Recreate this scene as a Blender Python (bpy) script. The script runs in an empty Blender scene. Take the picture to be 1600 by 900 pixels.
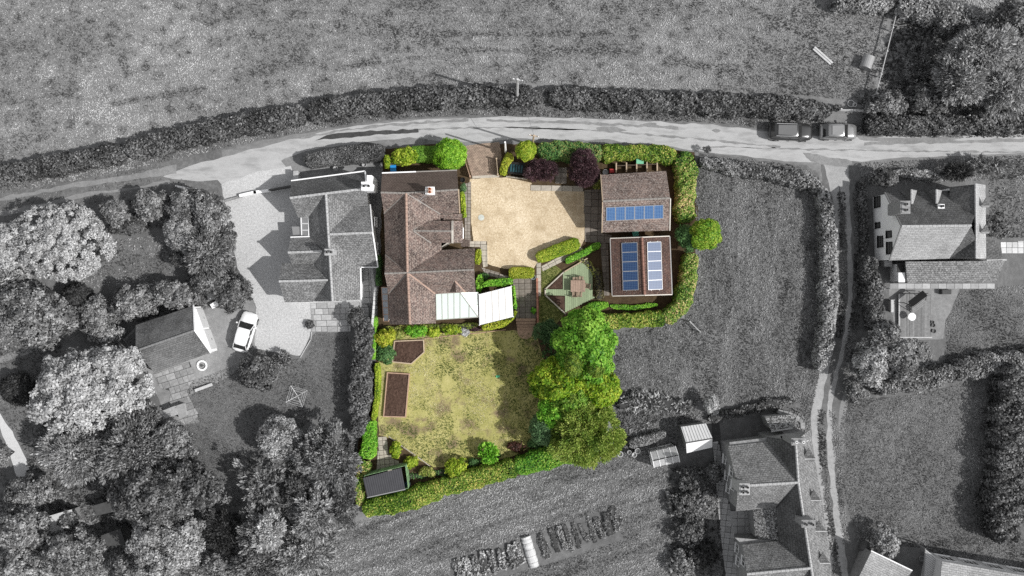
import bpy, math, random
import numpy as np
from mathutils import Vector

# ------------------------------------------------------------------ camera, sky, sun, exposure
SC = bpy.context.scene
COL = SC.collection
CAM_H = 100.0            # height of the drone above the ground, metres
PPM = 15.0               # photograph pixels per metre on the ground
cam_d = bpy.data.cameras.new('drone_camera')
cam = bpy.data.objects.new('drone_camera', cam_d)
COL.objects.link(cam)
cam.location = (0, 0, CAM_H)
cam.rotation_euler = (0, 0, 0)
cam_d.sensor_width = 36.0
cam_d.lens = 36.0 * CAM_H / (1600.0 / PPM)
cam_d.clip_start = 1.0
cam_d.clip_end = 5000.0
SC.camera = cam

SUN_EL = math.radians(47)
SUN_AZ = math.radians(-17)          # measured from +x (east), towards the south
sx, sy, sz = math.cos(SUN_EL) * math.cos(SUN_AZ), math.cos(SUN_EL) * math.sin(SUN_AZ), math.sin(SUN_EL)
sun_d = bpy.data.lights.new('sun', 'SUN')
sun_d.energy = 4.1
sun_d.angle = math.radians(0.6)
sun_d.color = (1.0, 0.99, 0.975)
sun = bpy.data.objects.new('sun', sun_d)
COL.objects.link(sun)
sun.rotation_euler = Vector((sx, sy, sz)).to_track_quat('Z', 'Y').to_euler()
sun.location = (60, -20, 80)

world = bpy.data.worlds.new('World')
SC.world = world
world.use_nodes = True
wn = world.node_tree
wn.nodes.clear()
w_out = wn.nodes.new('ShaderNodeOutputWorld')
w_bg = wn.nodes.new('ShaderNodeBackground')
w_sky = wn.nodes.new('ShaderNodeTexSky')
w_sky.sky_type = 'NISHITA'
w_sky.sun_disc = False
w_sky.sun_elevation = SUN_EL
w_sky.sun_rotation = math.atan2(sx, sy)
w_hs = wn.nodes.new('ShaderNodeHueSaturation')   # sky light made nearly colourless, keeping grey surfaces neutral
w_hs.inputs['Saturation'].default_value = 0.10
wn.links.new(w_sky.outputs[0], w_hs.inputs['Color'])
wn.links.new(w_hs.outputs[0], w_bg.inputs[0])
w_bg.inputs[1].default_value = 0.15
wn.links.new(w_bg.outputs[0], w_out.inputs[0])

SC.view_settings.view_transform = 'Standard'
SC.view_settings.look = 'None'
SC.view_settings.exposure = 0.0
SC.view_settings.gamma = 1.0
SC.view_settings.use_curve_mapping = False
SC.render.engine = 'CYCLES'
SC.cycles.max_bounces = 5
SC.cycles.diffuse_bounces = 2
SC.cycles.glossy_bounces = 2
SC.cycles.transmission_bounces = 4
SC.cycles.transparent_max_bounces = 4
SC.cycles.use_denoising = False
SC.cycles.caustics_reflective = False
SC.cycles.caustics_refractive = False

random.seed(11)
RNG = np.random.default_rng(11)

# ------------------------------------------------------------------ helpers
def P(px, py, z=0.0):
    """photograph pixel + real height -> world point"""
    k = (CAM_H - z) / CAM_H / PPM
    return Vector(((px - 800.0) * k, (450.0 - py) * k, z))

def g(v):
    return (v, v, v)

def link(o, parent=None):
    COL.objects.link(o)
    if parent is not None:
        o.parent = parent
    return o

def props(o, label=None, cat=None, group=None, kind=None):
    if label: o['label'] = label
    if cat: o['category'] = cat
    if group: o['group'] = group
    if kind: o['kind'] = kind
    return o

def thing(name, label, cat, loc, group=None, rz=0.0):
    o = bpy.data.objects.new(name, None)
    o.empty_display_size = 0.3
    link(o)
    o.location = loc
    o.rotation_euler = (0, 0, rz)
    return props(o, label, cat, group)

class MB:
    """collects polygons; build() links them as one mesh object"""
    def __init__(self):
        self.v = []; self.f = []; self.uv = []; self.hasuv = False
    def poly(self, pts, uv=None):
        n = len(self.v)
        self.v += [tuple(p) for p in pts]
        self.f.append(tuple(range(n, n + len(pts))))
        self.uv.append(uv)
        if uv: self.hasuv = True
    def box(self, c, s, rz=0.0, M=None):
        cx, cy, cz = c; hx, hy, hz = s[0] / 2, s[1] / 2, s[2] / 2
        co, si = math.cos(rz), math.sin(rz)
        q = []
        for dx, dy, dz in ((-1,-1,-1),(1,-1,-1),(1,1,-1),(-1,1,-1),(-1,-1,1),(1,-1,1),(1,1,1),(-1,1,1)):
            x, y, z = dx * hx, dy * hy, dz * hz
            p = Vector((cx + x * co - y * si, cy + x * si + y * co, cz + z))
            q.append(M @ p if M else p)
        for a in ((3,2,1,0),(4,5,6,7),(0,1,5,4),(1,2,6,5),(2,3,7,6),(3,0,4,7)):
            self.poly([q[i] for i in a])
        return self
    def prism(self, pts, z0, z1):
        lo = [(p[0], p[1], z0) for p in pts]; hi = [(p[0], p[1], z1) for p in pts]
        n = len(pts)
        self.poly(hi); self.poly(lo[::-1])
        for i in range(n):
            j = (i + 1) % n
            self.poly([lo[i], lo[j], hi[j], hi[i]])
        return self
    def bar(self, a, b, w, h, up=(0, 0, 1)):
        a, b = Vector(a), Vector(b); d = (b - a).normalized(); up = Vector(up)
        s = d.cross(up)
        if s.length < 1e-4: s = d.cross(Vector((1, 0, 0)))
        s.normalize(); u = s.cross(d).normalized()
        q = [p + s * (i * w / 2) + u * (j * h / 2) for p in (a, b) for i, j in ((-1,-1),(1,-1),(1,1),(-1,1))]
        for f in ((0,1,2,3),(7,6,5,4),(0,4,5,1),(1,5,6,2),(2,6,7,3),(3,7,4,0)):
            self.poly([q[i] for i in f])
        return self
    def tube(self, a, b, r0, r1=None, n=8):
        a, b = Vector(a), Vector(b); r1 = r0 if r1 is None else r1
        d = (b - a).normalized(); s = d.orthogonal().normalized(); u = d.cross(s)
        A = [a + (s * math.cos(t) + u * math.sin(t)) * r0 for t in [2 * math.pi * k / n for k in range(n)]]
        B = [b + (s * math.cos(t) + u * math.sin(t)) * r1 for t in [2 * math.pi * k / n for k in range(n)]]
        for k in range(n):
            j = (k + 1) % n
            self.poly([A[k], A[j], B[j], B[k]])
        self.poly(A[::-1]); self.poly(B)
        return self
    def lathe(self, c, prof, n=12):
        """prof: (radius, z) list"""
        rings = [[(c[0] + r * math.cos(2*math.pi*k/n), c[1] + r * math.sin(2*math.pi*k/n), c[2] + z) for k in range(n)] for r, z in prof]
        for a, b in zip(rings, rings[1:]):
            for k in range(n):
                j = (k + 1) % n
                self.poly([a[k], a[j], b[j], b[k]])
        self.poly(rings[0][::-1]); self.poly(rings[-1])
        return self
    def slab(self, pts, t=0.1, uvm=True):
        """tilted plate: polygon pts (top face), thickness t downwards"""
        pts = [Vector(p) for p in pts]
        nrm = Vector((0, 0, 0))
        for i in range(len(pts)):
            nrm += pts[i].cross(pts[(i + 1) % len(pts)])
        if nrm.z < 0: pts = pts[::-1]; nrm = -nrm
        nrm.normalize()
        e = Vector((-nrm.y, nrm.x, 0))
        e = e.normalized() if e.length > 1e-3 else Vector((1, 0, 0))
        v = nrm.cross(e)
        self.poly(pts, [(p.dot(e), p.dot(v)) for p in pts])
        lo = [p - Vector((0, 0, t)) for p in pts]
        self.poly(lo[::-1], [(p.dot(e), p.dot(v)) for p in lo[::-1]])
        n = len(pts)
        for i in range(n):
            j = (i + 1) % n
            q = [lo[i], lo[j], pts[j], pts[i]]
            self.poly(q, [(p.dot(e), p.dot(v)) for p in q])
        return self
    def mesh(self, name, mat, org=(0, 0, 0), smooth=False, weld=False):
        me = bpy.data.meshes.new(name)
        o = org
        me.from_pydata([(x - o[0], y - o[1], z - o[2]) for x, y, z in self.v], [], self.f)
        if self.hasuv:
            uv = me.uv_layers.new(name='UVMap')
            k = 0
            for f, u in zip(self.f, self.uv):
                for i in range(len(f)):
                    uv.data[k].uv = u[i] if u else (0, 0)
                    k += 1
        if mat: me.materials.append(mat)
        if weld:
            import bmesh
            bm = bmesh.new(); bm.from_mesh(me)
            bmesh.ops.remove_doubles(bm, verts=bm.verts, dist=0.001)
            bmesh.ops.recalc_face_normals(bm, faces=bm.faces)
            bm.to_mesh(me); bm.free()
        if smooth:
            me.polygons.foreach_set('use_smooth', [True] * len(me.polygons))
        me.update()
        return me
    def part(self, name, mat, root, parent=None, **kw):
        """child of root (or sub-part of parent); geometry given in world coordinates, root unrotated"""
        o = bpy.data.objects.new(name, self.mesh(name, mat, root.location if root else (0,0,0), **kw))
        return link(o, parent or root)
    def single(self, name, mat, label, cat=None, group=None, kind=None, **kw):
        zs = min(v[2] for v in self.v); n = len(self.v)
        org = (sum(v[0] for v in self.v) / n, sum(v[1] for v in self.v) / n, zs)
        o = bpy.data.objects.new(name, self.mesh(name, mat, org, **kw))
        link(o); o.location = org
        return props(o, label, cat, group, kind)

# ------------------------------------------------------------------ materials
_M = {}
def nodes(name):
    m = bpy.data.materials.new(name); m.use_nodes = True
    nt = m.node_tree
    return m, nt, nt.nodes['Principled BSDF']

def N(nt, kind, **kw):
    n = nt.nodes.new('ShaderNode' + kind)
    for k, v in kw.items():
        if k.startswith('i_'): n.inputs[k[2:].replace('_', ' ')].default_value = v
        else: setattr(n, k, v)
    return n

def ramp(nt, stops):
    r = N(nt, 'ValToRGB'); cr = r.color_ramp
    while len(cr.elements) < len(stops): cr.elements.new(0.5)
    for e, (p, c) in zip(cr.elements, stops):
        e.position = p; e.color = (*c, 1)
    return r

def m_plain(name, col, rough=0.6, var=0.15, scale=3.0, bump=0.0, metal=0.0, spec=0.3, rnd=0.0):
    """single-coloured material with a little noise; rnd = change of value from object to object"""
    if name in _M: return _M[name]
    m, nt, b = nodes(name)
    tc = N(nt, 'TexCoord'); no = N(nt, 'TexNoise', i_Scale=scale, i_Detail=6.0, i_Roughness=0.65)
    nt.links.new(tc.outputs['Object'], no.inputs['Vector'])
    r = ramp(nt, [(0.3, tuple(c * (1 - var) for c in col)), (0.7, tuple(min(1, c * (1 + var)) for c in col))])
    nt.links.new(no.outputs['Fac'], r.inputs[0])
    out = r.outputs[0]
    if rnd:
        oi = N(nt, 'ObjectInfo'); mr = N(nt, 'MapRange'); mr.inputs[3].default_value = 1 - rnd; mr.inputs[4].default_value = 1 + rnd
        nt.links.new(oi.outputs['Random'], mr.inputs[0])
        hs = N(nt, 'HueSaturation'); nt.links.new(out, hs.inputs['Color']); nt.links.new(mr.outputs[0], hs.inputs['Value'])
        out = hs.outputs[0]
    nt.links.new(out, b.inputs['Base Color'])
    b.inputs['Roughness'].default_value = rough; b.inputs['Metallic'].default_value = metal
    b.inputs['Specular IOR Level'].default_value = spec
    if bump:
        bp = N(nt, 'Bump', i_Strength=bump, i_Distance=0.05)
        nt.links.new(no.outputs['Fac'], bp.inputs['Height']); nt.links.new(bp.outputs[0], b.inputs['Normal'])
    _M[name] = m
    return m

def m_ground(name, stops, big=0.12, small=3.0, mix=0.5, stretch=(1, 1), rot=0.0, bump=0.5, fine=14.0, rough=0.95, spots=None):
    """soil, grass, gravel, concrete: broad patches mixed with fine grain"""
    if name in _M: return _M[name]
    m, nt, b = nodes(name)
    ge = N(nt, 'NewGeometry'); mp = N(nt, 'Mapping'); mp.inputs['Scale'].default_value = (*stretch, 1); mp.inputs['Rotation'].default_value = (0, 0, rot)
    nt.links.new(ge.outputs['Position'], mp.inputs[0])
    n1 = N(nt, 'TexNoise', i_Scale=big, i_Detail=5.0, i_Roughness=0.6)
    n2 = N(nt, 'TexNoise', i_Scale=small, i_Detail=6.0, i_Roughness=0.7)
    n3 = N(nt, 'TexNoise', i_Scale=fine, i_Detail=3.0, i_Roughness=0.7)
    for n in (n1, n2): nt.links.new(mp.outputs[0], n.inputs['Vector'])
    nt.links.new(ge.outputs['Position'], n3.inputs['Vector'])
    mx = N(nt, 'Mix'); mx.inputs[0].default_value = mix
    nt.links.new(n1.outputs['Fac'], mx.inputs[2]); nt.links.new(n2.outputs['Fac'], mx.inputs[3])
    mx2 = N(nt, 'Mix'); mx2.inputs[0].default_value = 0.4
    nt.links.new(mx.outputs[0], mx2.inputs[2]); nt.links.new(n3.outputs['Fac'], mx2.inputs[3])
    r = ramp(nt, stops); nt.links.new(mx2.outputs[0], r.inputs[0])
    out = r.outputs[0]
    if spots:                                   # darker stains with a shape of their own
        scale, lo, hi, col = spots
        n4 = N(nt, 'TexNoise', i_Scale=scale, i_Detail=4.0, i_Roughness=0.6); nt.links.new(mp.outputs[0], n4.inputs['Vector'])
        mr = N(nt, 'MapRange'); mr.inputs[1].default_value = lo; mr.inputs[2].default_value = hi; nt.links.new(n4.outputs['Fac'], mr.inputs[0])
        mc = N(nt, 'Mix', data_type='RGBA'); nt.links.new(mr.outputs[0], mc.inputs[0]); nt.links.new(out, mc.inputs[6]); mc.inputs[7].default_value = (*col, 1)
        out = mc.outputs[2]
    nt.links.new(out, b.inputs['Base Color'])
    b.inputs['Roughness'].default_value = rough; b.inputs['Specular IOR Level'].default_value = 0.15
    if bump:
        bp = N(nt, 'Bump', i_Strength=bump, i_Distance=0.06)
        nt.links.new(mx2.outputs[0], bp.inputs['Height']); nt.links.new(bp.outputs[0], b.inputs['Normal'])
    _M[name] = m
    return m

def m_leaf(name, cols, trans=0.25, rough=0.55):
    """foliage: colour picked per leaf from the leaf's own tint"""
    if name in _M: return _M[name]
    m, nt, b = nodes(name)
    at = N(nt, 'Attribute', attribute_name='tint')
    st = [(0.1 + 0.8 * i / (len(cols) - 1), c) for i, c in enumerate(cols)]
    r = ramp(nt, st); nt.links.new(at.outputs['Fac'], r.inputs[0])
    nt.links.new(r.outputs[0], b.inputs['Base Color'])
    b.inputs['Roughness'].default_value = rough; b.inputs['Specular IOR Level'].default_value = 0.25
    tr = N(nt, 'BsdfTranslucent'); nt.links.new(r.outputs[0], tr.inputs[0])
    ms = N(nt, 'MixShader'); ms.inputs[0].default_value = trans
    nt.links.new(b.outputs[0], ms.inputs[1]); nt.links.new(tr.outputs[0], ms.inputs[2])
    nt.links.new(ms.outputs[0], nt.nodes['Material Output'].inputs[0])
    _M[name] = m
    return m

def m_tile(name, c1, c2, gap, lichen, lich_amt=0.5, tw=0.26, th=0.2, rough=0.85, blotch=0.5):
    """tiled roof: courses of small tiles from the slope's UVs, each its own tone, lichen blotches"""
    if name in _M: return _M[name]
    m, nt, b = nodes(name)
    uv = N(nt, 'UVMap')
    bk = N(nt, 'TexBrick'); bk.offset = 0.5
    bk.inputs['Color1'].default_value = (*c1, 1); bk.inputs['Color2'].default_value = (*c2, 1); bk.inputs['Mortar'].default_value = (*gap, 1)
    bk.inputs['Scale'].default_value = 1.0; bk.inputs['Mortar Size'].default_value = 0.02; bk.inputs['Bias'].default_value = 0.0
    bk.inputs['Brick Width'].default_value = tw; bk.inputs['Row Height'].default_value = th
    nt.links.new(uv.outputs[0], bk.inputs['Vector'])
    n1 = N(nt, 'TexNoise', i_Scale=0.5, i_Detail=5.0, i_Roughness=0.65); n2 = N(nt, 'TexNoise', i_Scale=5.0, i_Detail=4.0, i_Roughness=0.75)
    n3 = N(nt, 'TexNoise', i_Scale=16.0, i_Detail=2.0)
    ge = N(nt, 'NewGeometry')
    for n in (n1, n2, n3): nt.links.new(ge.outputs['Position'], n.inputs['Vector'])
    hs = N(nt, 'HueSaturation'); nt.links.new(bk.outputs['Color'], hs.inputs['Color'])
    mr = N(nt, 'MapRange'); mr.inputs[1].default_value = 0.3; mr.inputs[2].default_value = 0.7; mr.inputs[3].default_value = 1 - blotch; mr.inputs[4].default_value = 1 + blotch
    nt.links.new(n1.outputs['Fac'], mr.inputs[0]); nt.links.new(mr.outputs[0], hs.inputs['Value'])
    ad = N(nt, 'Math', operation='ADD'); nt.links.new(n2.outputs['Fac'], ad.inputs[0]); nt.links.new(n3.outputs['Fac'], ad.inputs[1])
    lr = N(nt, 'MapRange'); lr.inputs[1].default_value = 1.12 - 0.2 * lich_amt; lr.inputs[2].default_value = 1.3 - 0.2 * lich_amt; lr.inputs[4].default_value = 0.8
    nt.links.new(ad.outputs[0], lr.inputs[0])
    mc = N(nt, 'Mix', data_type='RGBA'); nt.links.new(lr.outputs[0], mc.inputs[0]); nt.links.new(hs.outputs[0], mc.inputs[6]); mc.inputs[7].default_value = (*lichen, 1)
    nt.links.new(mc.outputs[2], b.inputs['Base Color'])
    b.inputs['Roughness'].default_value = rough; b.inputs['Specular IOR Level'].default_value = 0.25
    bp = N(nt, 'Bump', i_Strength=0.7, i_Distance=0.04); 
    a2 = N(nt, 'Math', operation='ADD'); nt.links.new(bk.outputs['Fac'], a2.inputs[0]); a2.inputs[0].default_value = 0
    mu = N(nt, 'Math', operation='MULTIPLY'); nt.links.new(bk.outputs['Fac'], mu.inputs[0]); mu.inputs[1].default_value = -1.0
    a3 = N(nt, 'Math', operation='ADD'); nt.links.new(mu.outputs[0], a3.inputs[0]); nt.links.new(n3.outputs['Fac'], a3.inputs[1])
    nt.links.new(a3.outputs[0], bp.inputs['Height']); nt.links.new(bp.outputs[0], b.inputs['Normal'])
    _M[name] = m
    return m

def m_brick(name, c1, c2, gap, bw, bh, mort=0.012, rot=0.0, rough=0.9):
    if name in _M: return _M[name]
    m, nt, b = nodes(name)
    ge = N(nt, 'NewGeometry'); mp = N(nt, 'Mapping'); mp.inputs['Rotation'].default_value = (0, 0, rot)
    nt.links.new(ge.outputs['Position'], mp.inputs[0])
    bk = N(nt, 'TexBrick'); bk.inputs['Color1'].default_value = (*c1, 1); bk.inputs['Color2'].default_value = (*c2, 1); bk.inputs['Mortar'].default_value = (*gap, 1)
    bk.inputs['Scale'].default_value = 1.0; bk.inputs['Mortar Size'].default_value = mort
    bk.inputs['Brick Width'].default_value = bw; bk.inputs['Row Height'].default_value = bh
    nt.links.new(mp.outputs[0], bk.inputs['Vector'])
    no = N(nt, 'TexNoise', i_Scale=2.0, i_Detail=6.0); nt.links.new(ge.outputs['Position'], no.inputs['Vector'])
    hs = N(nt, 'HueSaturation'); mr = N(nt, 'MapRange'); mr.inputs[1].default_value = 0.3; mr.inputs[2].default_value = 0.7; mr.inputs[3].default_value = 0.7; mr.inputs[4].default_value = 1.25
    nt.links.new(no.outputs['Fac'], mr.inputs[0]); nt.links.new(mr.outputs[0], hs.inputs['Value']); nt.links.new(bk.outputs['Color'], hs.inputs['Color'])
    nt.links.new(hs.outputs[0], b.inputs['Base Color']); b.inputs['Roughness'].default_value = rough
    bp = N(nt, 'Bump', i_Strength=0.5, i_Distance=0.02); bp.invert = True
    nt.links.new(bk.outputs['Fac'], bp.inputs['Height']); nt.links.new(bp.outputs[0], b.inputs['Normal'])
    _M[name] = m
    return m

def m_glass(name, col, rough=0.08, alpha=1.0, spec=0.6):
    if name in _M: return _M[name]
    m, nt, b = nodes(name)
    b.inputs['Base Color'].default_value = (*col, 1); b.inputs['Roughness'].default_value = rough
    b.inputs['Specular IOR Level'].default_value = spec; b.inputs['Alpha'].default_value = alpha
    _M[name] = m
    return m

def m_solar(name, cell, line):
    """photovoltaic cells: 6 x 10 grid with thin bright lines under glass"""
    if name in _M: return _M[name]
    m, nt, b = nodes(name)
    uv = N(nt, 'UVMap')
    bk = N(nt, 'TexBrick'); bk.offset = 0.0
    bk.inputs['Color1'].default_value = (*cell, 1); bk.inputs['Color2'].default_value = tuple(c * 0.8 for c in cell) + (1,); bk.inputs['Mortar'].default_value = (*line, 1)
    bk.inputs['Scale'].default_value = 1.0; bk.inputs['Mortar Size'].default_value = 0.012
    bk.inputs['Brick Width'].default_value = 0.165; bk.inputs['Row Height'].default_value = 0.165
    nt.links.new(uv.outputs[0], bk.inputs['Vector']); nt.links.new(bk.outputs['Color'], b.inputs['Base Color'])
    b.inputs['Roughness'].default_value = 0.35; b.inputs['Specular IOR Level'].default_value = 0.5
    b.inputs['Coat Weight'].default_value = 1.0; b.inputs['Coat Roughness'].default_value = 0.24
    _M[name] = m
    return m

# ------------------------------------------------------------------ foliage and grass
def unit(a):
    return a / np.maximum(np.linalg.norm(a, axis=1, keepdims=True), 1e-9)

def leaf_object(name, pts, nrm, size, width, tint, mat, parent=None, org=(0, 0, 0), axis=None):
    """one diamond-shaped leaf (or leaf spray) per point"""
    n = len(pts)
    r = RNG.normal(size=(n, 3)) if axis is None else axis
    t = unit(np.cross(np.cross(nrm, r), nrm) + 1e-6)
    b = unit(np.cross(nrm, t))
    s = size[:, None]
    v = np.empty((n, 4, 3), np.float32)
    v[:, 0] = pts + t * s; v[:, 2] = pts - t * s
    v[:, 1] = pts + b * s * width; v[:, 3] = pts - b * s * width
    v -= np.array(org, np.float32)
    me = bpy.data.meshes.new(name)
    me.vertices.add(4 * n); me.vertices.foreach_set('co', v.ravel())
    me.loops.add(4 * n); me.loops.foreach_set('vertex_index', np.arange(4 * n, dtype=np.int32))
    me.polygons.add(n); me.polygons.foreach_set('loop_start', np.arange(0, 4 * n, 4, dtype=np.int32))
    me.polygons.foreach_set('loop_total', np.full(n, 4, np.int32))
    at = me.attributes.new('tint', 'FLOAT', 'FACE'); at.data.foreach_set('value', np.clip(tint, 0, 1).astype(np.float32))
    me.materials.append(mat); me.update(calc_edges=True)
    o = bpy.data.objects.new(name, me)
    return link(o, parent)

def blob(c, r, lumps, lump_r, leaf, cover, style, spread=0.16, lo=-0.25):
    """points, normals, tints, axes of the leaves of a crown: lumps over an uneven ellipsoid"""
    c = np.array(c); r = np.array(r)
    P_, N_, T_, A_ = [], [], [], []
    ph = RNG.uniform(0, 6.28, 4)
    lumps = int(lumps * 2.6); lump_r *= 0.60; leaf *= 0.88
    for k in range(lumps):
        u = RNG.uniform(lo, 1.0); a = RNG.uniform(0, 2 * math.pi)
        # even spread over the cap
        a = k * 2.399963 + RNG.normal(0, 0.25); u = lo + (1 - lo) * ((k + 0.5) / lumps); u += RNG.normal(0, 0.05)
        u = max(min(u, 1), lo)
        q = math.sqrt(max(0, 1 - u * u))
        wob = 1 + spread * (0.55 * math.sin(2 * a + ph[0]) + 0.5 * math.sin(3 * a + ph[1]) + 0.4 * math.sin(5 * a + ph[2])) + RNG.normal(0, spread * 0.45)
        d = np.array([q * math.cos(a), q * math.sin(a), u])
        lr = lump_r * RNG.uniform(0.7, 1.3)
        if k % 3 == 2 and k > 4:                       # boughs that fill the inside of the crown
            rr = math.sqrt(RNG.uniform(0.02, 0.55)); d = unit(np.array([[rr * math.cos(a), rr * math.sin(a), 0.75]]))[0]; wob = RNG.uniform(0.72, 0.92)
        lc = c + d * np.maximum((r * wob - lr * 0.8) * (1 - abs(RNG.normal(0, 0.09 if spread > 0.08 else 0.03))), 0.05)
        n = max(6, int(4 * math.pi * lr * lr * cover / (2 * leaf * leaf * 0.6)))
        x = unit(RNG.normal(size=(n, 3)))
        x = x[x @ d > -0.35]
        rad = lr * RNG.uniform(0.45, 1.35, len(x))[:, None]
        p = lc + x * rad * np.array([1, 1, 0.8])
        P_.append(p)
        if style == 'frond':
            ax = unit(x * 0.5 + d * 1.0 + RNG.normal(0, 0.25, x.shape) + np.array([0, 0, 0.25]))
            A_.append(ax); N_.append(unit(np.cross(np.cross(ax, [0, 0, 1.0]), ax) + RNG.normal(0, 0.35, x.shape)))
        else:
            N_.append(unit(x * 0.8 + d * 0.3 + RNG.normal(0, 0.42, x.shape) + np.array([0, 0, 0.3]))); A_.append(RNG.normal(size=x.shape))
        T_.append(np.full(len(x), RNG.normal(0.5, 0.13)) + RNG.normal(0, 0.19, len(x)))
    p = np.concatenate(P_); ok = p[:, 2] > 0.05
    return p[ok], np.concatenate(N_)[ok], np.concatenate(T_)[ok], np.concatenate(A_)[ok]

M_BARK = None
def tree(px, py, rx, ry, top, mat, label, name='tree', cat='tree', style='broad', lumps=40, lump=0.8, leaf=0.16, cover=1.3,
         width=0.6, group=None, squash=None, spread=0.16, lo=-0.25, trunk=True, bark=None, lean=None):
    """a tree or bush whose crown's middle shows at (px,py); rx, ry half-widths in pixels, top = height in metres"""
    rx, ry = rx / PPM, ry / PPM
    rz = squash if squash else min(0.5 * top, 0.5 * (rx + ry) * 0.9)
    zc = max(top - rz, 0.25 * top)
    k = (CAM_H - top * 0.75) / CAM_H
    rx *= k; ry *= k
    c = P(px, py, zc + 0.25 * rz); c.z = zc
    root = thing(name, label, cat, (c.x, c.y, 0), group)
    p, n, t, a = blob(c, (rx, ry, rz), lumps, lump * k, leaf, cover, style, spread, lo)
    sz = 0.88 * leaf * RNG.uniform(0.6, 1.4, len(p))
    leaf_object('crown', p, n, sz, width, t, mat, root, root.location, a if style == 'frond' else None)
    m = MB()
    if trunk:
        tr = max(0.05, 0.035 * top)
        m.tube((c.x, c.y, 0), (c.x, c.y, zc), tr, tr * 0.6, 7)
        for i in range(5):
            b = i * 1.2566 + RNG.uniform(0, 1)
            m.tube((c.x, c.y, zc * 0.7), (c.x + rx * 0.6 * math.cos(b), c.y + ry * 0.6 * math.sin(b), zc + rz * RNG.uniform(0.1, 0.5)), tr * 0.5, tr * 0.15, 5)
        m.part('trunk', bark or M_BARK, root)
    else:
        for i in range(6):
            b = i * 1.047 + RNG.uniform(0, 1)
            m.tube((c.x, c.y, 0), (c.x + rx * 0.65 * math.cos(b), c.y + ry * 0.65 * math.sin(b), zc + rz * 0.35), 0.04, 0.015, 5)
        m.part('stem', bark or M_BARK, root)
    return root

def resample(pts, step):
    out = []
    for a, b in zip(pts, pts[1:]):
        a, b = np.array(a, float), np.array(b, float)
        n = max(1, int(np.linalg.norm(b - a)[()] / step))
        for i in range(n): out.append(a + (b - a) * i / n)
    out.append(np.array(pts[-1], float))
    return np.array(out)

def smooth_path(pts, it=2):
    pts = [np.array(p, float) for p in pts]
    for _ in range(it):
        q = [pts[0]]
        for a, b in zip(pts, pts[1:]):
            q += [a * 0.75 + b * 0.25, a * 0.25 + b * 0.75]
        q.append(pts[-1]); pts = q
    return pts

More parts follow.
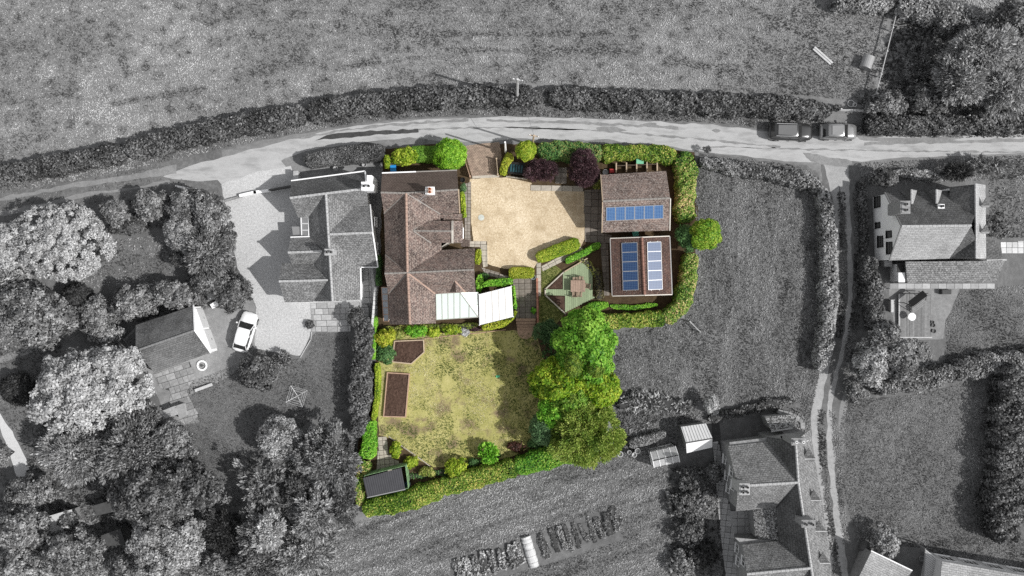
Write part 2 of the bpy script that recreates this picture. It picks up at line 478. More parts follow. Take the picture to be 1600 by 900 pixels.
def hedge(path, hw, h, mat, label, name='hedge', cat='hedge', leaf=0.11, cover=2.2, rough=0.12, width=0.6, group=None, round_=4.0, wave=0.1, style='leaf', core=None, jit=0.4):
    """clipped or wild hedge along a line of pixels; hw half-width in pixels (number or per point), h height in metres"""
    hws = hw if isinstance(hw, (list, tuple)) else [hw] * len(path)
    raw = [(*P(x, y, h * 0.9).xy, w / PPM * (1 - h * 0.9 / CAM_H)) for (x, y), w in zip(path, hws)]
    cl = resample([tuple(p) for p in smooth_path(raw)], 0.25)
    seg = np.diff(cl[:, :2], axis=0); L = np.concatenate([[0], np.cumsum(np.linalg.norm(seg, axis=1))])
    tan = np.gradient(cl[:, :2], axis=0); tan /= np.linalg.norm(tan, axis=1, keepdims=True)
    nor = np.stack([-tan[:, 1], tan[:, 0]], 1)
    per = 2 * cl[:, 2].mean() + 2 * h
    n = int(L[-1] * per * cover / (2 * leaf * leaf * width))
    s = RNG.uniform(-0.02, 1.02, n) * L[-1]
    e = 2.0 / round_
    top = RNG.uniform(0, 1, n) < (2 * cl[:, 2].mean()) / (2 * cl[:, 2].mean() + 1.6 * h)
    q1 = RNG.uniform(-1, 1, n); q2 = RNG.uniform(0.02, 1, n)
    cx = np.where(top, q1, np.sign(q1) * (1 - q2 ** round_) ** (1 / round_))
    cz = np.where(top, (1 - np.abs(q1) ** round_) ** (1 / round_), q2)
    ix = np.clip(np.searchsorted(L, s) - 1, 0, len(cl) - 2)
    f = ((s - L[ix]) / np.maximum(L[ix + 1] - L[ix], 1e-6))[:, None]
    base = cl[ix] * (1 - f) + cl[ix + 1] * f
    nn = nor[ix]; tt = tan[ix]
    # uneven outline: slow waves along the hedge plus small lumps
    ph = RNG.uniform(0, 6.28, 6)
    wv = 1 + wave * (np.sin(s * 1.1 + ph[0]) * 0.5 + np.sin(s * 2.7 + ph[1] + cx * 2) * 0.5 + np.sin(s * 5.3 + ph[2] + cx * 4) * 0.4)
    hv = 1 + wave * 0.7 * (np.sin(s * 0.9 + ph[3] + cx * 1.5) * 0.5 + np.sin(s * 2.3 + ph[4]) * 0.4 + np.sin(s * 4.9 + ph[5] + cx * 5) * 0.4)
    endf = np.clip(np.minimum(s + 0.3, L[-1] + 0.3 - s) / 0.6, 0.25, 1) ** 0.5
    dep = 1 - np.abs(RNG.normal(0, rough, n))
    w = base[:, 2] * wv * dep * endf
    pts = np.empty((n, 3)); pts[:, :2] = base[:, :2] + nn * (cx * w)[:, None]
    pts[:, 2] = np.maximum(0.05, h * cz * hv * dep * (0.6 + 0.4 * endf))
    out = np.empty((n, 3)); out[:, :2] = nn * (np.sign(cx) * np.abs(cx) ** (round_ - 1))[:, None]; out[:, 2] = cz ** (round_ - 1) + 0.05
    axis = None
    if style == 'frond':
        axis = unit(out * 0.8 + RNG.normal(0, 0.5, (n, 3)) + np.array([0, 0, 0.3])); nrm = unit(np.cross(np.cross(axis, [0, 0, 1.0]), axis) + RNG.normal(0, 0.4, (n, 3)))
    else:
        nrm = unit(out + RNG.normal(0, jit, (n, 3)) + np.array([0, 0, 0.15]))
    gx = np.sin(pts[:, 0] * 1.7 + ph[0]) * np.sin(pts[:, 1] * 1.9 + ph[1]) * 0.5 + np.sin(pts[:, 0] * 0.6 + ph[2]) * np.sin(pts[:, 1] * 0.7 + ph[3]) * 0.5
    tint = 0.47 + 0.28 * gx + RNG.normal(0, 0.23, n)
    mid = cl[len(cl) // 2]
    root = thing(name, label, cat, (mid[0], mid[1], 0), group)
    leaf_object('foliage', pts, nrm, leaf * RNG.uniform(0.6, 1.35, n), width, tint, mat, root, root.location, axis)
    m = MB()                                            # the woody inside of the hedge
    rings = []
    for i in range(0, len(cl), 2):
        w = cl[i, 2] * 0.72; ring = []
        for k in range(7):
            t = math.pi * k / 6; c_, s_ = math.cos(t), math.sin(t)
            ring.append((cl[i, 0] + nor[i, 0] * w * math.copysign(abs(c_) ** e, c_), cl[i, 1] + nor[i, 1] * w * math.copysign(abs(c_) ** e, c_), 0.78 * h * abs(s_) ** e))
        rings.append(ring)
    for a, b in zip(rings, rings[1:]):
        for k in range(6): m.poly([a[k], a[k + 1], b[k + 1], b[k]])
    m.poly(rings[0]); m.poly(rings[-1][::-1])
    m.part('branches', core or M_BARK, root)
    return root

def inside(poly, x, y):
    r = np.zeros(len(x), bool); n = len(poly)
    for i in range(n):
        (x0, y0), (x1, y1) = poly[i], poly[(i + 1) % n]
        c = ((y0 > y) != (y1 > y))
        r ^= c & (x < (x1 - x0) * (y - y0) / ((y1 - y0) if y1 != y0 else 1e-9) + x0)
    return r

def vnoise(x, y, s, seed):
    """smooth value noise"""
    rg = np.random.default_rng(seed); t = rg.uniform(0, 1, (256, 256))
    X, Y = x / s + 1000, y / s + 1000
    xi, yi = np.floor(X).astype(int), np.floor(Y).astype(int); fx, fy = X - xi, Y - yi
    fx, fy = fx * fx * (3 - 2 * fx), fy * fy * (3 - 2 * fy)
    a = t[xi % 256, yi % 256] * (1 - fx) + t[(xi + 1) % 256, yi % 256] * fx
    b = t[xi % 256, (yi + 1) % 256] * (1 - fx) + t[(xi + 1) % 256, (yi + 1) % 256] * fx
    return a * (1 - fy) + b * fy

def grass(poly, mat, label, density=22, size=0.17, name='grass', z=0.0, patch=((3.0, 0.5), (0.8, 0.35)), seed=1, holes=(), stretch=(1, 1), rot=0.0, lean=0.9, width=0.3, thin=None, cat='grass', spots=None, lines=(), bare=None, noise=0.2):
    """uncountable grass on a polygon of pixels: three blades a tuft"""
    W = [tuple(P(x, y).xy) for x, y in poly]
    xs, ys = [p[0] for p in W], [p[1] for p in W]
    n = int((max(xs) - min(xs)) * (max(ys) - min(ys)) * density)
    x, y = RNG.uniform(min(xs), max(xs), n), RNG.uniform(min(ys), max(ys), n)
    ok = inside(W, x, y)
    for h in holes: ok &= ~inside([tuple(P(a, b).xy) for a, b in h], x, y)
    x, y = x[ok], y[ok]; n = len(x)
    co, si = math.cos(rot), math.sin(rot)
    u, v = (x * co + y * si) * stretch[0], (-x * si + y * co) * stretch[1]
    t = np.full(n, 0.5)
    for i, (s, a) in enumerate(patch): t += a * (vnoise(u, v, s, seed * 10 + i) - 0.5) * 2
    if spots:                                          # darker clumps of coarse growth
        k, r0, amt = spots
        for _ in range(k):
            a = RNG.integers(0, n); rr = r0 * RNG.uniform(.5, 1.6)
            t -= amt * RNG.uniform(.5, 1.2) * np.exp(-((x - x[a]) ** 2 + (y - y[a]) ** 2) / rr ** 2)
    for (ax, ay), (bx, by), wd, amt in lines:          # trodden or wet lines
        A, B = P(ax, ay), P(bx, by); dx, dy = B.x - A.x, B.y - A.y; L2 = dx * dx + dy * dy
        f = np.clip(((x - A.x) * dx + (y - A.y) * dy) / L2, 0, 1)
        dd = (x - A.x - f * dx) ** 2 + (y - A.y - f * dy) ** 2
        t -= amt * np.exp(-dd / wd ** 2) * (0.45 + 1.1 * vnoise(x, y, .7, 77))
    if bare:                                           # worn places where few tufts are left
        keep = (vnoise(x, y, bare[0], 55) < bare[1]) | (RNG.uniform(0, 1, n) < .2); x, y, t = x[keep], y[keep], t[keep]; n = len(x)
    if thin is not None:
        keep = t > thin; x, y, t = x[keep], y[keep], t[keep]; n = len(x)
    t += RNG.normal(0, noise, n)
    B = 3
    p = np.repeat(np.stack([x, y, np.full(n, z + 0.02)], 1), B, 0)
    a = RNG.uniform(0, 6.283, n * B); le = RNG.uniform(0.3, 1, n * B) * lean
    d = np.stack([np.cos(a) * le, np.sin(a) * le, RNG.uniform(0.4, 1.0, n * B)], 1)
    sz = np.repeat(size * RNG.uniform(0.6, 1.4, n), B)
    d = unit(d) * sz[:, None]
    w = np.stack([-np.sin(a), np.cos(a), np.zeros(n * B)], 1) * (sz * width)[:, None]
    vv = np.empty((n * B, 3, 3), np.float32)
    vv[:, 0] = p - w; vv[:, 1] = p + w; vv[:, 2] = p + d
    k = n * B
    me = bpy.data.meshes.new(name)
    me.vertices.add(3 * k); me.vertices.foreach_set('co', vv.ravel())
    me.loops.add(3 * k); me.loops.foreach_set('vertex_index', np.arange(3 * k, dtype=np.int32))
    me.polygons.add(k); me.polygons.foreach_set('loop_start', np.arange(0, 3 * k, 3, dtype=np.int32)); me.polygons.foreach_set('loop_total', np.full(k, 3, np.int32))
    at = me.attributes.new('tint', 'FLOAT', 'FACE'); at.data.foreach_set('value', np.clip(np.repeat(t, B), 0, 1).astype(np.float32))
    me.materials.append(mat); me.update(calc_edges=True)
    o = link(bpy.data.objects.new(name, me))
    return props(o, label, cat, None, 'stuff')

def sheet(name, poly, z, mat, label, jitter=0.0, step=0.6, smooth=0, kind='structure', cat=None):
    """flat sheet of ground; jitter (m) roughens its edge"""
    W = [tuple(P(x, y).xy) for x, y in poly]
    if smooth:
        W = W + [W[0]]
        W = [tuple(p) for p in smooth_path(W, smooth)]
        W = W[:-1]
    if jitter:
        q = resample(W + [W[0]], step)[:-1]
        j = RNG.normal(0, 1, q.shape); j = (np.roll(j, 1, 0) + 2 * j + np.roll(j, -1, 0)) / 2.4
        q = q + j * jitter; W = [tuple(p) for p in q]
    m = MB(); m.poly([(x, y, z) for x, y in W])
    me = m.mesh(name, mat)
    if me.polygons[0].normal.z < 0: me.flip_normals()
    o = link(bpy.data.objects.new(name, me))
    return props(o, label, cat, None, kind)

def ribbon(pts, hw):
    """pixel outline of a strip along pts (pixels), half-width(s) in pixels"""
    hws = hw if isinstance(hw, (list, tuple)) else [hw] * len(pts)
    q = np.array([tuple(p) for p in smooth_path([(x, y, w) for (x, y), w in zip(pts, hws)])])
    t = np.gradient(q[:, :2], axis=0); t /= np.linalg.norm(t, axis=1, keepdims=True)
    n = np.stack([-t[:, 1], t[:, 0]], 1)
    a = q[:, :2] + n * q[:, 2:3]; b = q[:, :2] - n * q[:, 2:3]
    return [tuple(p) for p in a] + [tuple(p) for p in b[::-1]]

def lumpy(name, poly, z, amp, step, mat, root=None, seed=1):
    """uneven soil surface over a pixel polygon"""
    from mathutils.geometry import delaunay_2d_cdt
    W = [tuple(P(*p).xy) for p in poly]; n = len(W)
    rim = resample(W + [W[0]], step)[:-1]
    xs, ys = rim[:, 0], rim[:, 1]
    k = int((xs.max() - xs.min()) * (ys.max() - ys.min()) / step ** 2)
    x, y = RNG.uniform(xs.min(), xs.max(), k), RNG.uniform(ys.min(), ys.max(), k)
    ok = inside(inset_poly(W, step * .4), x, y)
    pts = [Vector(p) for p in rim] + [Vector(p) for p in zip(x[ok], y[ok])]
    v, e, f, *_ = delaunay_2d_cdt(pts, [], [list(range(len(rim)))], 1, 1e-5)
    zz = [z + (0 if i < len(rim) else RNG.uniform(-amp, amp)) for i in range(len(v))]
    m = MB()
    for t in f:
        q = [(v[i].x, v[i].y, zz[i]) for i in t]
        if (q[1][0]-q[0][0])*(q[2][1]-q[0][1]) - (q[1][1]-q[0][1])*(q[2][0]-q[0][0]) < 0: q = q[::-1]
        m.poly(q)
    return m.part(name, mat, root, weld=True)

def clip_rect(poly, x0, x1, y0, y1):
    """polygon cut to a rectangle"""
    for ax, lim, sg in ((0, x0, 1), (0, x1, -1), (1, y0, 1), (1, y1, -1)):
        out = []
        for i in range(len(poly)):
            a, b = poly[i - 1], poly[i]; da, db = (a[ax] - lim) * sg, (b[ax] - lim) * sg
            if (da >= 0) != (db >= 0):
                f = da / (da - db); out.append((a[0] + (b[0] - a[0]) * f, a[1] + (b[1] - a[1]) * f))
            if db >= 0: out.append(b)
        poly = out
        if len(poly) < 3: return []
    return poly

# ------------------------------------------------------------------ building helper
def inset_poly(W, d):
    n = len(W)
    A = sum(W[i][0] * W[(i+1) % n][1] - W[(i+1) % n][0] * W[i][1] for i in range(n))
    sg = 1 if A > 0 else -1
    out = []
    for i in range(n):
        p0, p1, p2 = Vector(W[i-1]), Vector(W[i]), Vector(W[(i+1) % n])
        a, b = (p1 - p0).normalized(), (p2 - p1).normalized()
        na, nb = Vector((-a.y, a.x)) * sg, Vector((-b.y, b.x)) * sg
        k = 1 + na.dot(nb)
        out.append(tuple(p1 + (na + nb) * (d / max(k, 0.3))))
    return out

class House:
    def __init__(self, name, label, cat, px, py, group=None):
        self.root = thing(name, label, cat, P(px, py, 0), group); self.sl = []
    def slope(self, pts, mat, t=0.14, name='roof_slope'):
        W = [P(*p) for p in pts]
        A = np.array([[p.x, p.y, 1] for p in W]); co = np.linalg.lstsq(A, np.array([p.z for p in W]), rcond=None)[0]
        self.sl.append(([(p.x, p.y) for p in W], co))
        return MB().slab(W, t).part(name, mat, self.root)
    def zroof(self, x, y, dflt):
        z = [co[0] * x + co[1] * y + co[2] for pl, co in self.sl if inside(pl, np.array([x]), np.array([y]))[0]]
        return max(z) if z else dflt
    def walls(self, fp, mat, inset=0.28, zmax=None, drop=0.16):
        W = inset_poly([tuple(P(*p).xy) for p in fp], inset); zd = [p[2] for p in fp]
        n = len(W)
        for i in range(n):
            a, b = W[i], W[(i + 1) % n]; S = 17
            m = MB(); top = []
            for k in range(S):
                f = k / (S - 1); x, y = a[0] + (b[0] - a[0]) * f, a[1] + (b[1] - a[1]) * f
                z = self.zroof(x, y, min(zd[i], zd[(i + 1) % n])) - drop
                top.append((x, y, max(0.3, z if zmax is None else min(z, zmax))))
            m.poly([(a[0], a[1], 0)] + top[:1] + top[1:] + [(b[0], b[1], 0)])
            m.part('wall', mat, self.root)
        return W
    def ridge(self, a, b, mat, r=0.13, lift=0.0, name='ridge_tiles', seg=0.4):
        a, b = P(*a), P(*b); a.z += lift; b.z += lift
        d = b - a; n = max(1, int(d.length / seg)); m = MB()
        for i in range(n):
            p, q = a + d * (i / n), a + d * ((i + 0.94) / n)
            m.tube(p, q, r, r * 0.93, 6)
        o = m.part(name, mat, self.root); o['kind'] = 'stuff'
        return o
    def strip(self, a, b, mat, w=0.12, h=0.05, name='valley', lift=0.02):
        a, b = P(*a), P(*b); a.z += lift; b.z += lift
        return MB().bar(a, b, w, h).part(name, mat, self.root)
    def chimney(self, px, py, z0, z1, w, d, mat, pots=2, potmat=None, rz=0.0, along='x', capmat=None):
        c = P(px, py, z1); m = MB()
        m.box((c.x, c.y, (z0 + z1) / 2), (w, d, z1 - z0), rz)
        m.box((c.x, c.y, z1 + 0.06), (w + 0.14, d + 0.14, 0.12), rz)
        o = m.part('chimney', mat, self.root)
        MB().box((c.x, c.y, z1 + 0.145), (w - 0.08, d - 0.08, 0.05), rz).part('flaunching', capmat or mat, self.root, o)
        offs = {1: [(0, 0)], 2: [(-.25, 0), (.25, 0)], 4: [(-.25, -.25), (.25, -.25), (-.25, .25), (.25, .25)]}[pots]
        for ox, oy in offs:
            x, y = (ox * w, oy * d) if along == 'x' else (oy * w, ox * d)
            MB().lathe((c.x + x, c.y + y, z1 + 0.15), [(0.14, 0), (0.11, 0.3), (0.13, 0.34), (0.13, 0.38), (0.085, 0.38), (0.08, 0.1)], 10).part('chimney_pot', potmat, self.root, o)
        return o
    def window(self, p, w, h, nrm, frame, glass, cols=2, rows=1, name='window'):
        """p world point on the wall (centre), nrm outward unit normal (horizontal)"""
        p = Vector(p); nrm = Vector(nrm).normalized(); s = Vector((-nrm.y, nrm.x, 0)); u = Vector((0, 0, 1))
        q = p + nrm * 0.03
        m = MB(); t = 0.07
        for a, b in (((-w/2, -h/2), (w/2, -h/2)), ((-w/2, h/2), (w/2, h/2)), ((-w/2, -h/2), (-w/2, h/2)), ((w/2, -h/2), (w/2, h/2))):
            m.bar(q + s * a[0] + u * a[1], q + s * b[0] + u * b[1], t, t, nrm)
        for k in range(1, cols):
            x = -w/2 + w * k / cols; m.bar(q + s * x - u * h/2, q + s * x + u * h/2, 0.05, 0.05, nrm)
        for k in range(1, rows):
            z = -h/2 + h * k / rows; m.bar(q - s * w/2 + u * z, q + s * w/2 + u * z, 0.05, 0.05, nrm)
        o = m.part(name, frame, self.root)
        for i in range(cols):
            for j in range(rows):
                c = q + s * (-w/2 + w * (i + .5) / cols) + u * (-h/2 + h * (j + .5) / rows) - nrm * 0.012
                x, z = w / cols / 2 - 0.03, h / rows / 2 - 0.03
                MB().poly([c - s*x - u*z, c + s*x - u*z, c + s*x + u*z, c - s*x + u*z]).part('pane', glass, self.root, o) if False else None
                mm = MB(); mm.poly([c - s*x - u*z, c + s*x - u*z, c + s*x + u*z, c - s*x + u*z]); mm.part('pane', glass, self.root, o)
        MB().bar(q - s*(w/2 + 0.08) - u*(h/2 + 0.06) + nrm*0.05, q + s*(w/2 + 0.08) - u*(h/2 + 0.06) + nrm*0.05, 0.16, 0.05).part('sill', frame, self.root, o)
        return o

def panes(root, quad, n, mat, fmat, name='pane', t=0.02, bar=0.06, edge=True, parent=None, m2=1):
    """row of n glass panes over quad (a,b,c,d world; a->b and d->c are split)"""
    a, b, c, d = [Vector(p) for p in quad]; out = []
    for i in range(n):
        f0, f1 = (i + 0.02) / n, (i + 0.98) / n
        for j in range(m2):
            g0, g1 = j / m2, (j + 0.985) / m2
            L = lambda f, h: (a.lerp(b, f)).lerp(d.lerp(c, f), h)
            out.append(MB().slab([L(f0, g0), L(f1, g0), L(f1, g1), L(f0, g1)], t).part(name, mat, root, parent))
    m = MB()
    for i in range(n + 1):
        p, q = a.lerp(b, i / n), d.lerp(c, i / n)
        m.bar(p + Vector((0, 0, .015)), q + Vector((0, 0, .015)), bar, 0.05)
    if edge:
        m.bar(a + Vector((0,0,.01)), b + Vector((0,0,.01)), bar, 0.06); m.bar(d + Vector((0,0,.01)), c + Vector((0,0,.01)), bar, 0.06)
    m.part('glazing_bars', fmat, root, parent)
    return out

_slabmesh = {}
def slabs(parent, poly, sizes, mat, ang=0.0, gap=0.035, z=0.0, t=0.04, org=None, name='slab', mode='grid', lift=0.012):
    """individual paving slabs filling a pixel polygon; slabs alike share a mesh"""
    W = [tuple(P(x, y).xy) for x, y in poly]
    co, si = math.cos(ang), math.sin(ang)
    L = [(x * co + y * si, -x * si + y * co) for x, y in W]
    x0, x1 = min(p[0] for p in L), max(p[0] for p in L); y0, y1 = min(p[1] for p in L), max(p[1] for p in L)
    rows = []
    y = y0
    hh = sizes[0][1]
    cells = []
    r = 0
    while y < y1 - 0.05:
        x = x0 - (random.uniform(0, sizes[0][0] * 0.6) if mode == 'random' else 0)
        while x < x1 - 0.05:
            w = random.choice(sizes)[0] if mode == 'random' else sizes[0][0]
            cells.append((x + w / 2, y + hh / 2, w, hh)); x += w
        y += hh; r += 1
    for cx, cy, w, h in cells:
        cp = clip_rect(L, cx - w/2 + gap/2, cx + w/2 - gap/2, cy - h/2 + gap/2, cy + h/2 - gap/2)
        if len(cp) < 3: continue
        ar = abs(sum(cp[i-1][0] * cp[i][1] - cp[i][0] * cp[i-1][1] for i in range(len(cp)))) / 2
        if ar < 0.12 * w * h: continue
        if ar < 0.9 * (w - gap) * (h - gap):              # slab cut to the edge of the paving
            m = MB(); q = [(p[0] - cx, p[1] - cy) for p in cp]
            if sum(q[i-1][0] * q[i][1] - q[i][0] * q[i-1][1] for i in range(len(q))) < 0: q = q[::-1]
            m.prism(q, 0, t)
            o = link(bpy.data.objects.new(name, m.mesh(name, mat)), parent)
            o.location = (cx * co - cy * si - parent.location.x, cx * si + cy * co - parent.location.y, z + random.uniform(0, lift)); o.rotation_euler = (0, 0, ang)
            continue
        key = (name, round(w, 2), round(h, 2), mat.name)
        if key not in _slabmesh:
            m = MB(); b = 0.012
            lo = [(-w/2+gap/2, -h/2+gap/2), (w/2-gap/2, -h/2+gap/2), (w/2-gap/2, h/2-gap/2), (-w/2+gap/2, h/2-gap/2)]
            hi = [(p[0]*(1-2*b/w), p[1]*(1-2*b/h)) for p in lo]
            m.poly([(*p, t) for p in hi])
            for i in range(4):
                j = (i + 1) % 4
                m.poly([(*lo[i], 0), (*lo[j], 0), (*lo[j], t - b), (*lo[i], t - b)]); m.poly([(*lo[i], t-b), (*lo[j], t-b), (*hi[j], t), (*hi[i], t)])
            _slabmesh[key] = m.mesh(name, mat)
        o = link(bpy.data.objects.new(name, _slabmesh[key]), parent)
        o.location = (cx * co - cy * si - parent.location.x, cx * si + cy * co - parent.location.y, z + random.uniform(0, lift))
        o.rotation_euler = (random.gauss(0, .006), random.gauss(0, .006), ang + random.gauss(0, .008))

# ------------------------------------------------------------------ palette
M_BARK = m_plain('bark', (0.045, 0.040, 0.035), 0.9, 0.3)
BARKG = m_plain('grey_bark', g(0.05), 0.9, 0.3)
G_MEADOW = m_leaf('meadow_grass_grey', [g(0.09), g(0.40), g(0.72)], 0.2, 0.8)
G_PADDOCK = m_leaf('paddock_grass_grey', [g(0.08), g(0.28), g(0.52)], 0.2, 0.8)
G_DARK = m_leaf('dark_lawn_grey', [g(0.06), g(0.18), g(0.36)], 0.2, 0.8)  # darkest of the grey grass tones
G_PALE = m_leaf('pale_lawn_grey', [g(0.10), g(0.33), g(0.60)], 0.2, 0.8)
G_LAWN = m_leaf('dry_lawn', [(0.11, 0.16, 0.035), (0.40, 0.40, 0.14), (0.74, 0.69, 0.42)], 0.2, 0.8)
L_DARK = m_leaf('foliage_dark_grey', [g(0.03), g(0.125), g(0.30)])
L_MID = m_leaf('foliage_mid_grey', [g(0.05), g(0.20), g(0.46)])
L_LIGHT = m_leaf('foliage_light_grey', [g(0.09), g(0.32), g(0.62)])
L_PALE = m_leaf('foliage_pale_grey', [g(0.22), g(0.46), g(0.72)])
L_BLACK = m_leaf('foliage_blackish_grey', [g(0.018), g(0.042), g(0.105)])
C_GREEN = m_leaf('foliage_bright_green', [(0.059, 0.189, 0.014), (0.157, 0.435, 0.029), (0.392, 0.667, 0.087)])
C_LIME = m_leaf('foliage_lime', [(0.10, 0.20, 0.01), (0.28, 0.40, 0.025), (0.54, 0.58, 0.08)])
C_YELLOW = m_leaf('foliage_yellow_green', [(0.14, 0.20, 0.01), (0.35, 0.42, 0.03), (0.62, 0.58, 0.09)])
C_OLIVE = m_leaf('foliage_olive', [(0.088, 0.14, 0.028), (0.25, 0.308, 0.056), (0.559, 0.518, 0.182)])
C_DKGREEN = m_leaf('foliage_dark_green', [(0.035, 0.08, 0.024), (0.079, 0.176, 0.056), (0.158, 0.304, 0.096)])
C_TEAL = m_leaf('foliage_blue_green', [(0.04, 0.10, 0.035), (0.10, 0.19, 0.08), (0.20, 0.31, 0.14)])
C_PURPLE = m_leaf('foliage_purple', [(0.026, 0.015, 0.017), (0.075, 0.040, 0.047), (0.16, 0.088, 0.10)])
C_HEDGE = m_leaf('foliage_mixed_hedge', [(0.03, 0.10, 0.015), (0.13, 0.26, 0.03), (0.30, 0.40, 0.08), (0.70, 0.52, 0.26)])
C_HEDGE2 = m_leaf('foliage_rough_hedge', [(0.03, 0.09, 0.01), (0.12, 0.22, 0.02), (0.24, 0.36, 0.05), (0.58, 0.52, 0.14)])
C_WHITEF = m_leaf('silver_foliage', [g(0.35), g(0.55), g(0.7)])
EARTH_CORE = M_BARK

S_MEADOW = m_ground('meadow_ground', [(0.32, g(0.09)), (0.5, g(0.20)), (0.68, g(0.34))], 0.10, 1.3, 0.55, (1, 1.6), 0.15, spots=(0.35, 0.62, 0.72, g(0.09)))
S_PADDOCK = m_ground('paddock_ground', [(0.3, g(0.070)), (0.5, g(0.140)), (0.7, g(0.252))], 0.10, 1.6, 0.6, (1.4, 0.7))
S_GARDEN = m_ground('garden_ground', [(0.3, g(0.064)), (0.5, g(0.136)), (0.7, g(0.256))], 0.15, 1.2, 0.5)
S_VERGE = m_ground('verge_ground', [(0.3, g(0.062)), (0.5, g(0.138)), (0.7, g(0.300))], 0.3, 2.2, 0.6)
S_SOILG = m_ground('dark_soil_grey', [(0.3, g(0.026)), (0.5, g(0.058)), (0.7, g(0.117))], 0.4, 3.0, 0.6)
S_LANE = m_ground('lane_concrete', [(0.3, g(0.27)), (0.48, g(0.40)), (0.7, g(0.51))], 0.25, 1.3, 0.5, (0.6, 2.2), -0.05, 0.3, rough=0.9, spots=(0.7, 0.5, 0.75, g(0.26)))
S_RUT = m_ground('worn_track', [(0.3, g(0.12)), (0.5, g(0.23)), (0.7, g(0.38))], 0.3, 2.0, 0.6, (1, 1), 0, 0.4)
S_TRACK = m_ground('pale_track', [(0.3, g(0.17)), (0.5, g(0.33)), (0.7, g(0.48))], 0.3, 2.0, 0.6, (1, 1), 0, 0.4)
S_GRAVG = m_ground('grey_gravel', [(0.33, g(0.26)), (0.5, g(0.47)), (0.66, g(0.68))], 0.12, 5.0, 0.7, bump=0.8, fine=11)
S_GRAVEL = m_ground('tan_gravel', [(0.36, (0.34, 0.25, 0.15)), (0.5, (0.60, 0.49, 0.34)), (0.62, (0.80, 0.70, 0.54))], 0.2, 5.0, 0.55, bump=0.8, fine=9, spots=(0.5, 0.48, 0.72, (0.38, 0.29, 0.18)))
S_SOIL = m_ground('garden_soil', [(0.3, (0.03, 0.02, 0.012)), (0.5, (0.075, 0.052, 0.03)), (0.7, (0.15, 0.11, 0.06))], 0.4, 3.0, 0.6, bump=0.8)
S_BEDSOIL = m_ground('raised_bed_soil', [(0.3, (0.03, 0.018, 0.013)), (0.5, (0.075, 0.045, 0.034)), (0.7, (0.15, 0.10, 0.075))], 0.5, 4.0, 0.7, bump=1.0)
S_LAWN = m_ground('dry_lawn_ground', [(0.32, (0.16, 0.17, 0.05)), (0.46, (0.34, 0.32, 0.11)), (0.6, (0.50, 0.45, 0.20)), (0.72, (0.60, 0.53, 0.30))], 0.16, 1.0, 0.5, spots=(0.45, 0.52, 0.64, (0.22, 0.17, 0.10)))
S_LAWN2 = m_ground('green_lawn_ground', [(0.32, (0.08, 0.10, 0.025)), (0.5, (0.16, 0.17, 0.055)), (0.7, (0.27, 0.25, 0.10))], 0.3, 1.5, 0.6)
S_BLOCK = m_brick('block_paving', (0.30, 0.22, 0.17), (0.38, 0.29, 0.22), (0.16, 0.12, 0.09), 0.26, 0.15, 0.02, 0.1)
M_SLABG = m_plain('grey_slab', g(0.36), 0.85, 0.18, 4.0, 0.3, rnd=0.22)
M_SLABD = m_plain('weathered_slab', (0.20, 0.175, 0.15), 0.9, 0.25, 4.0, 0.3, rnd=0.18)
M_SLABP = m_plain('pale_slab', (0.42, 0.38, 0.32), 0.9, 0.18, 4.0, 0.3, rnd=0.12)
M_SLABB = m_plain('block_slab', (0.28, 0.25, 0.22), 0.9, 0.2, 4.0, 0.3, rnd=0.15)

T_BROWN = m_tile('brown_roof_tiles', (0.205, 0.145, 0.125), (0.11, 0.084, 0.078), (0.05, 0.035, 0.03), (0.44, 0.37, 0.32), 0.62, 0.30, 0.22)
M_GLASSL = m_glass('sky_grey_window_glass', g(0.10), 0.08, 1.0, 0.8)  # lighter pane grey, with the sky's reflection put into the colour
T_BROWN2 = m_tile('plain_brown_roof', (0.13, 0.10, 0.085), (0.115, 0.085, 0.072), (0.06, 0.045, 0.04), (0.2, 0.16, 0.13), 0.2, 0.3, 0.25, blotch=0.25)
T_GAR = m_tile('mottled_brown_roof', (0.22, 0.155, 0.13), (0.13, 0.093, 0.083), (0.05, 0.04, 0.035), (0.46, 0.40, 0.36), 0.68, 0.30, 0.24)
T_SHOP = m_tile('dark_brown_roof', (0.12, 0.065, 0.05), (0.075, 0.045, 0.04), (0.04, 0.03, 0.025), (0.24, 0.18, 0.15), 0.3, 0.28, 0.2, blotch=0.3)
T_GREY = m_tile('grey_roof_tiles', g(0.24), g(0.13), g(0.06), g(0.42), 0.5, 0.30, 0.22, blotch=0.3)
T_DKSHADE = m_tile('dark_grey_shade_roof', g(0.12), g(0.09), g(0.05), g(0.26), 0.25, 0.4, 0.3, blotch=0.35)  # mostly shade put into the tile colour of slopes turned from the sun
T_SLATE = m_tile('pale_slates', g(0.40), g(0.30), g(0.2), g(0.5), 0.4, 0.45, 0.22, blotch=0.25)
T_STONE = m_tile('stone_roof_tiles', g(0.22), g(0.13), g(0.06), g(0.38), 0.5, 0.32, 0.22, blotch=0.3)
T_LICHEN = m_tile('lichen_roof', g(0.05), g(0.035), g(0.02), g(0.6), 0.75, 0.4, 0.3)
M_RIDGE = m_plain('ridge_tile_pinkish', (0.36, 0.25, 0.20), 0.85, 0.3, 6.0)
M_RIDGEG = m_plain('ridge_tile_grey', g(0.40), 0.85, 0.3, 6.0)
M_RIDGED = m_plain('ridge_tile_dark', g(0.2), 0.85, 0.3, 6.0)
M_WHITE = m_plain('white_render', g(0.90), 0.8, 0.06, 1.0)
M_PALEW = m_plain('cream_render', (0.62, 0.58, 0.52), 0.85, 0.1, 1.0)
M_STONEW = m_plain('stone_wall_grey', g(0.26), 0.9, 0.35, 4.0, 0.5)
M_BRICKW = m_brick('red_brick', (0.34, 0.14, 0.09), (0.26, 0.11, 0.07), (0.35, 0.30, 0.25), 0.22, 0.075)
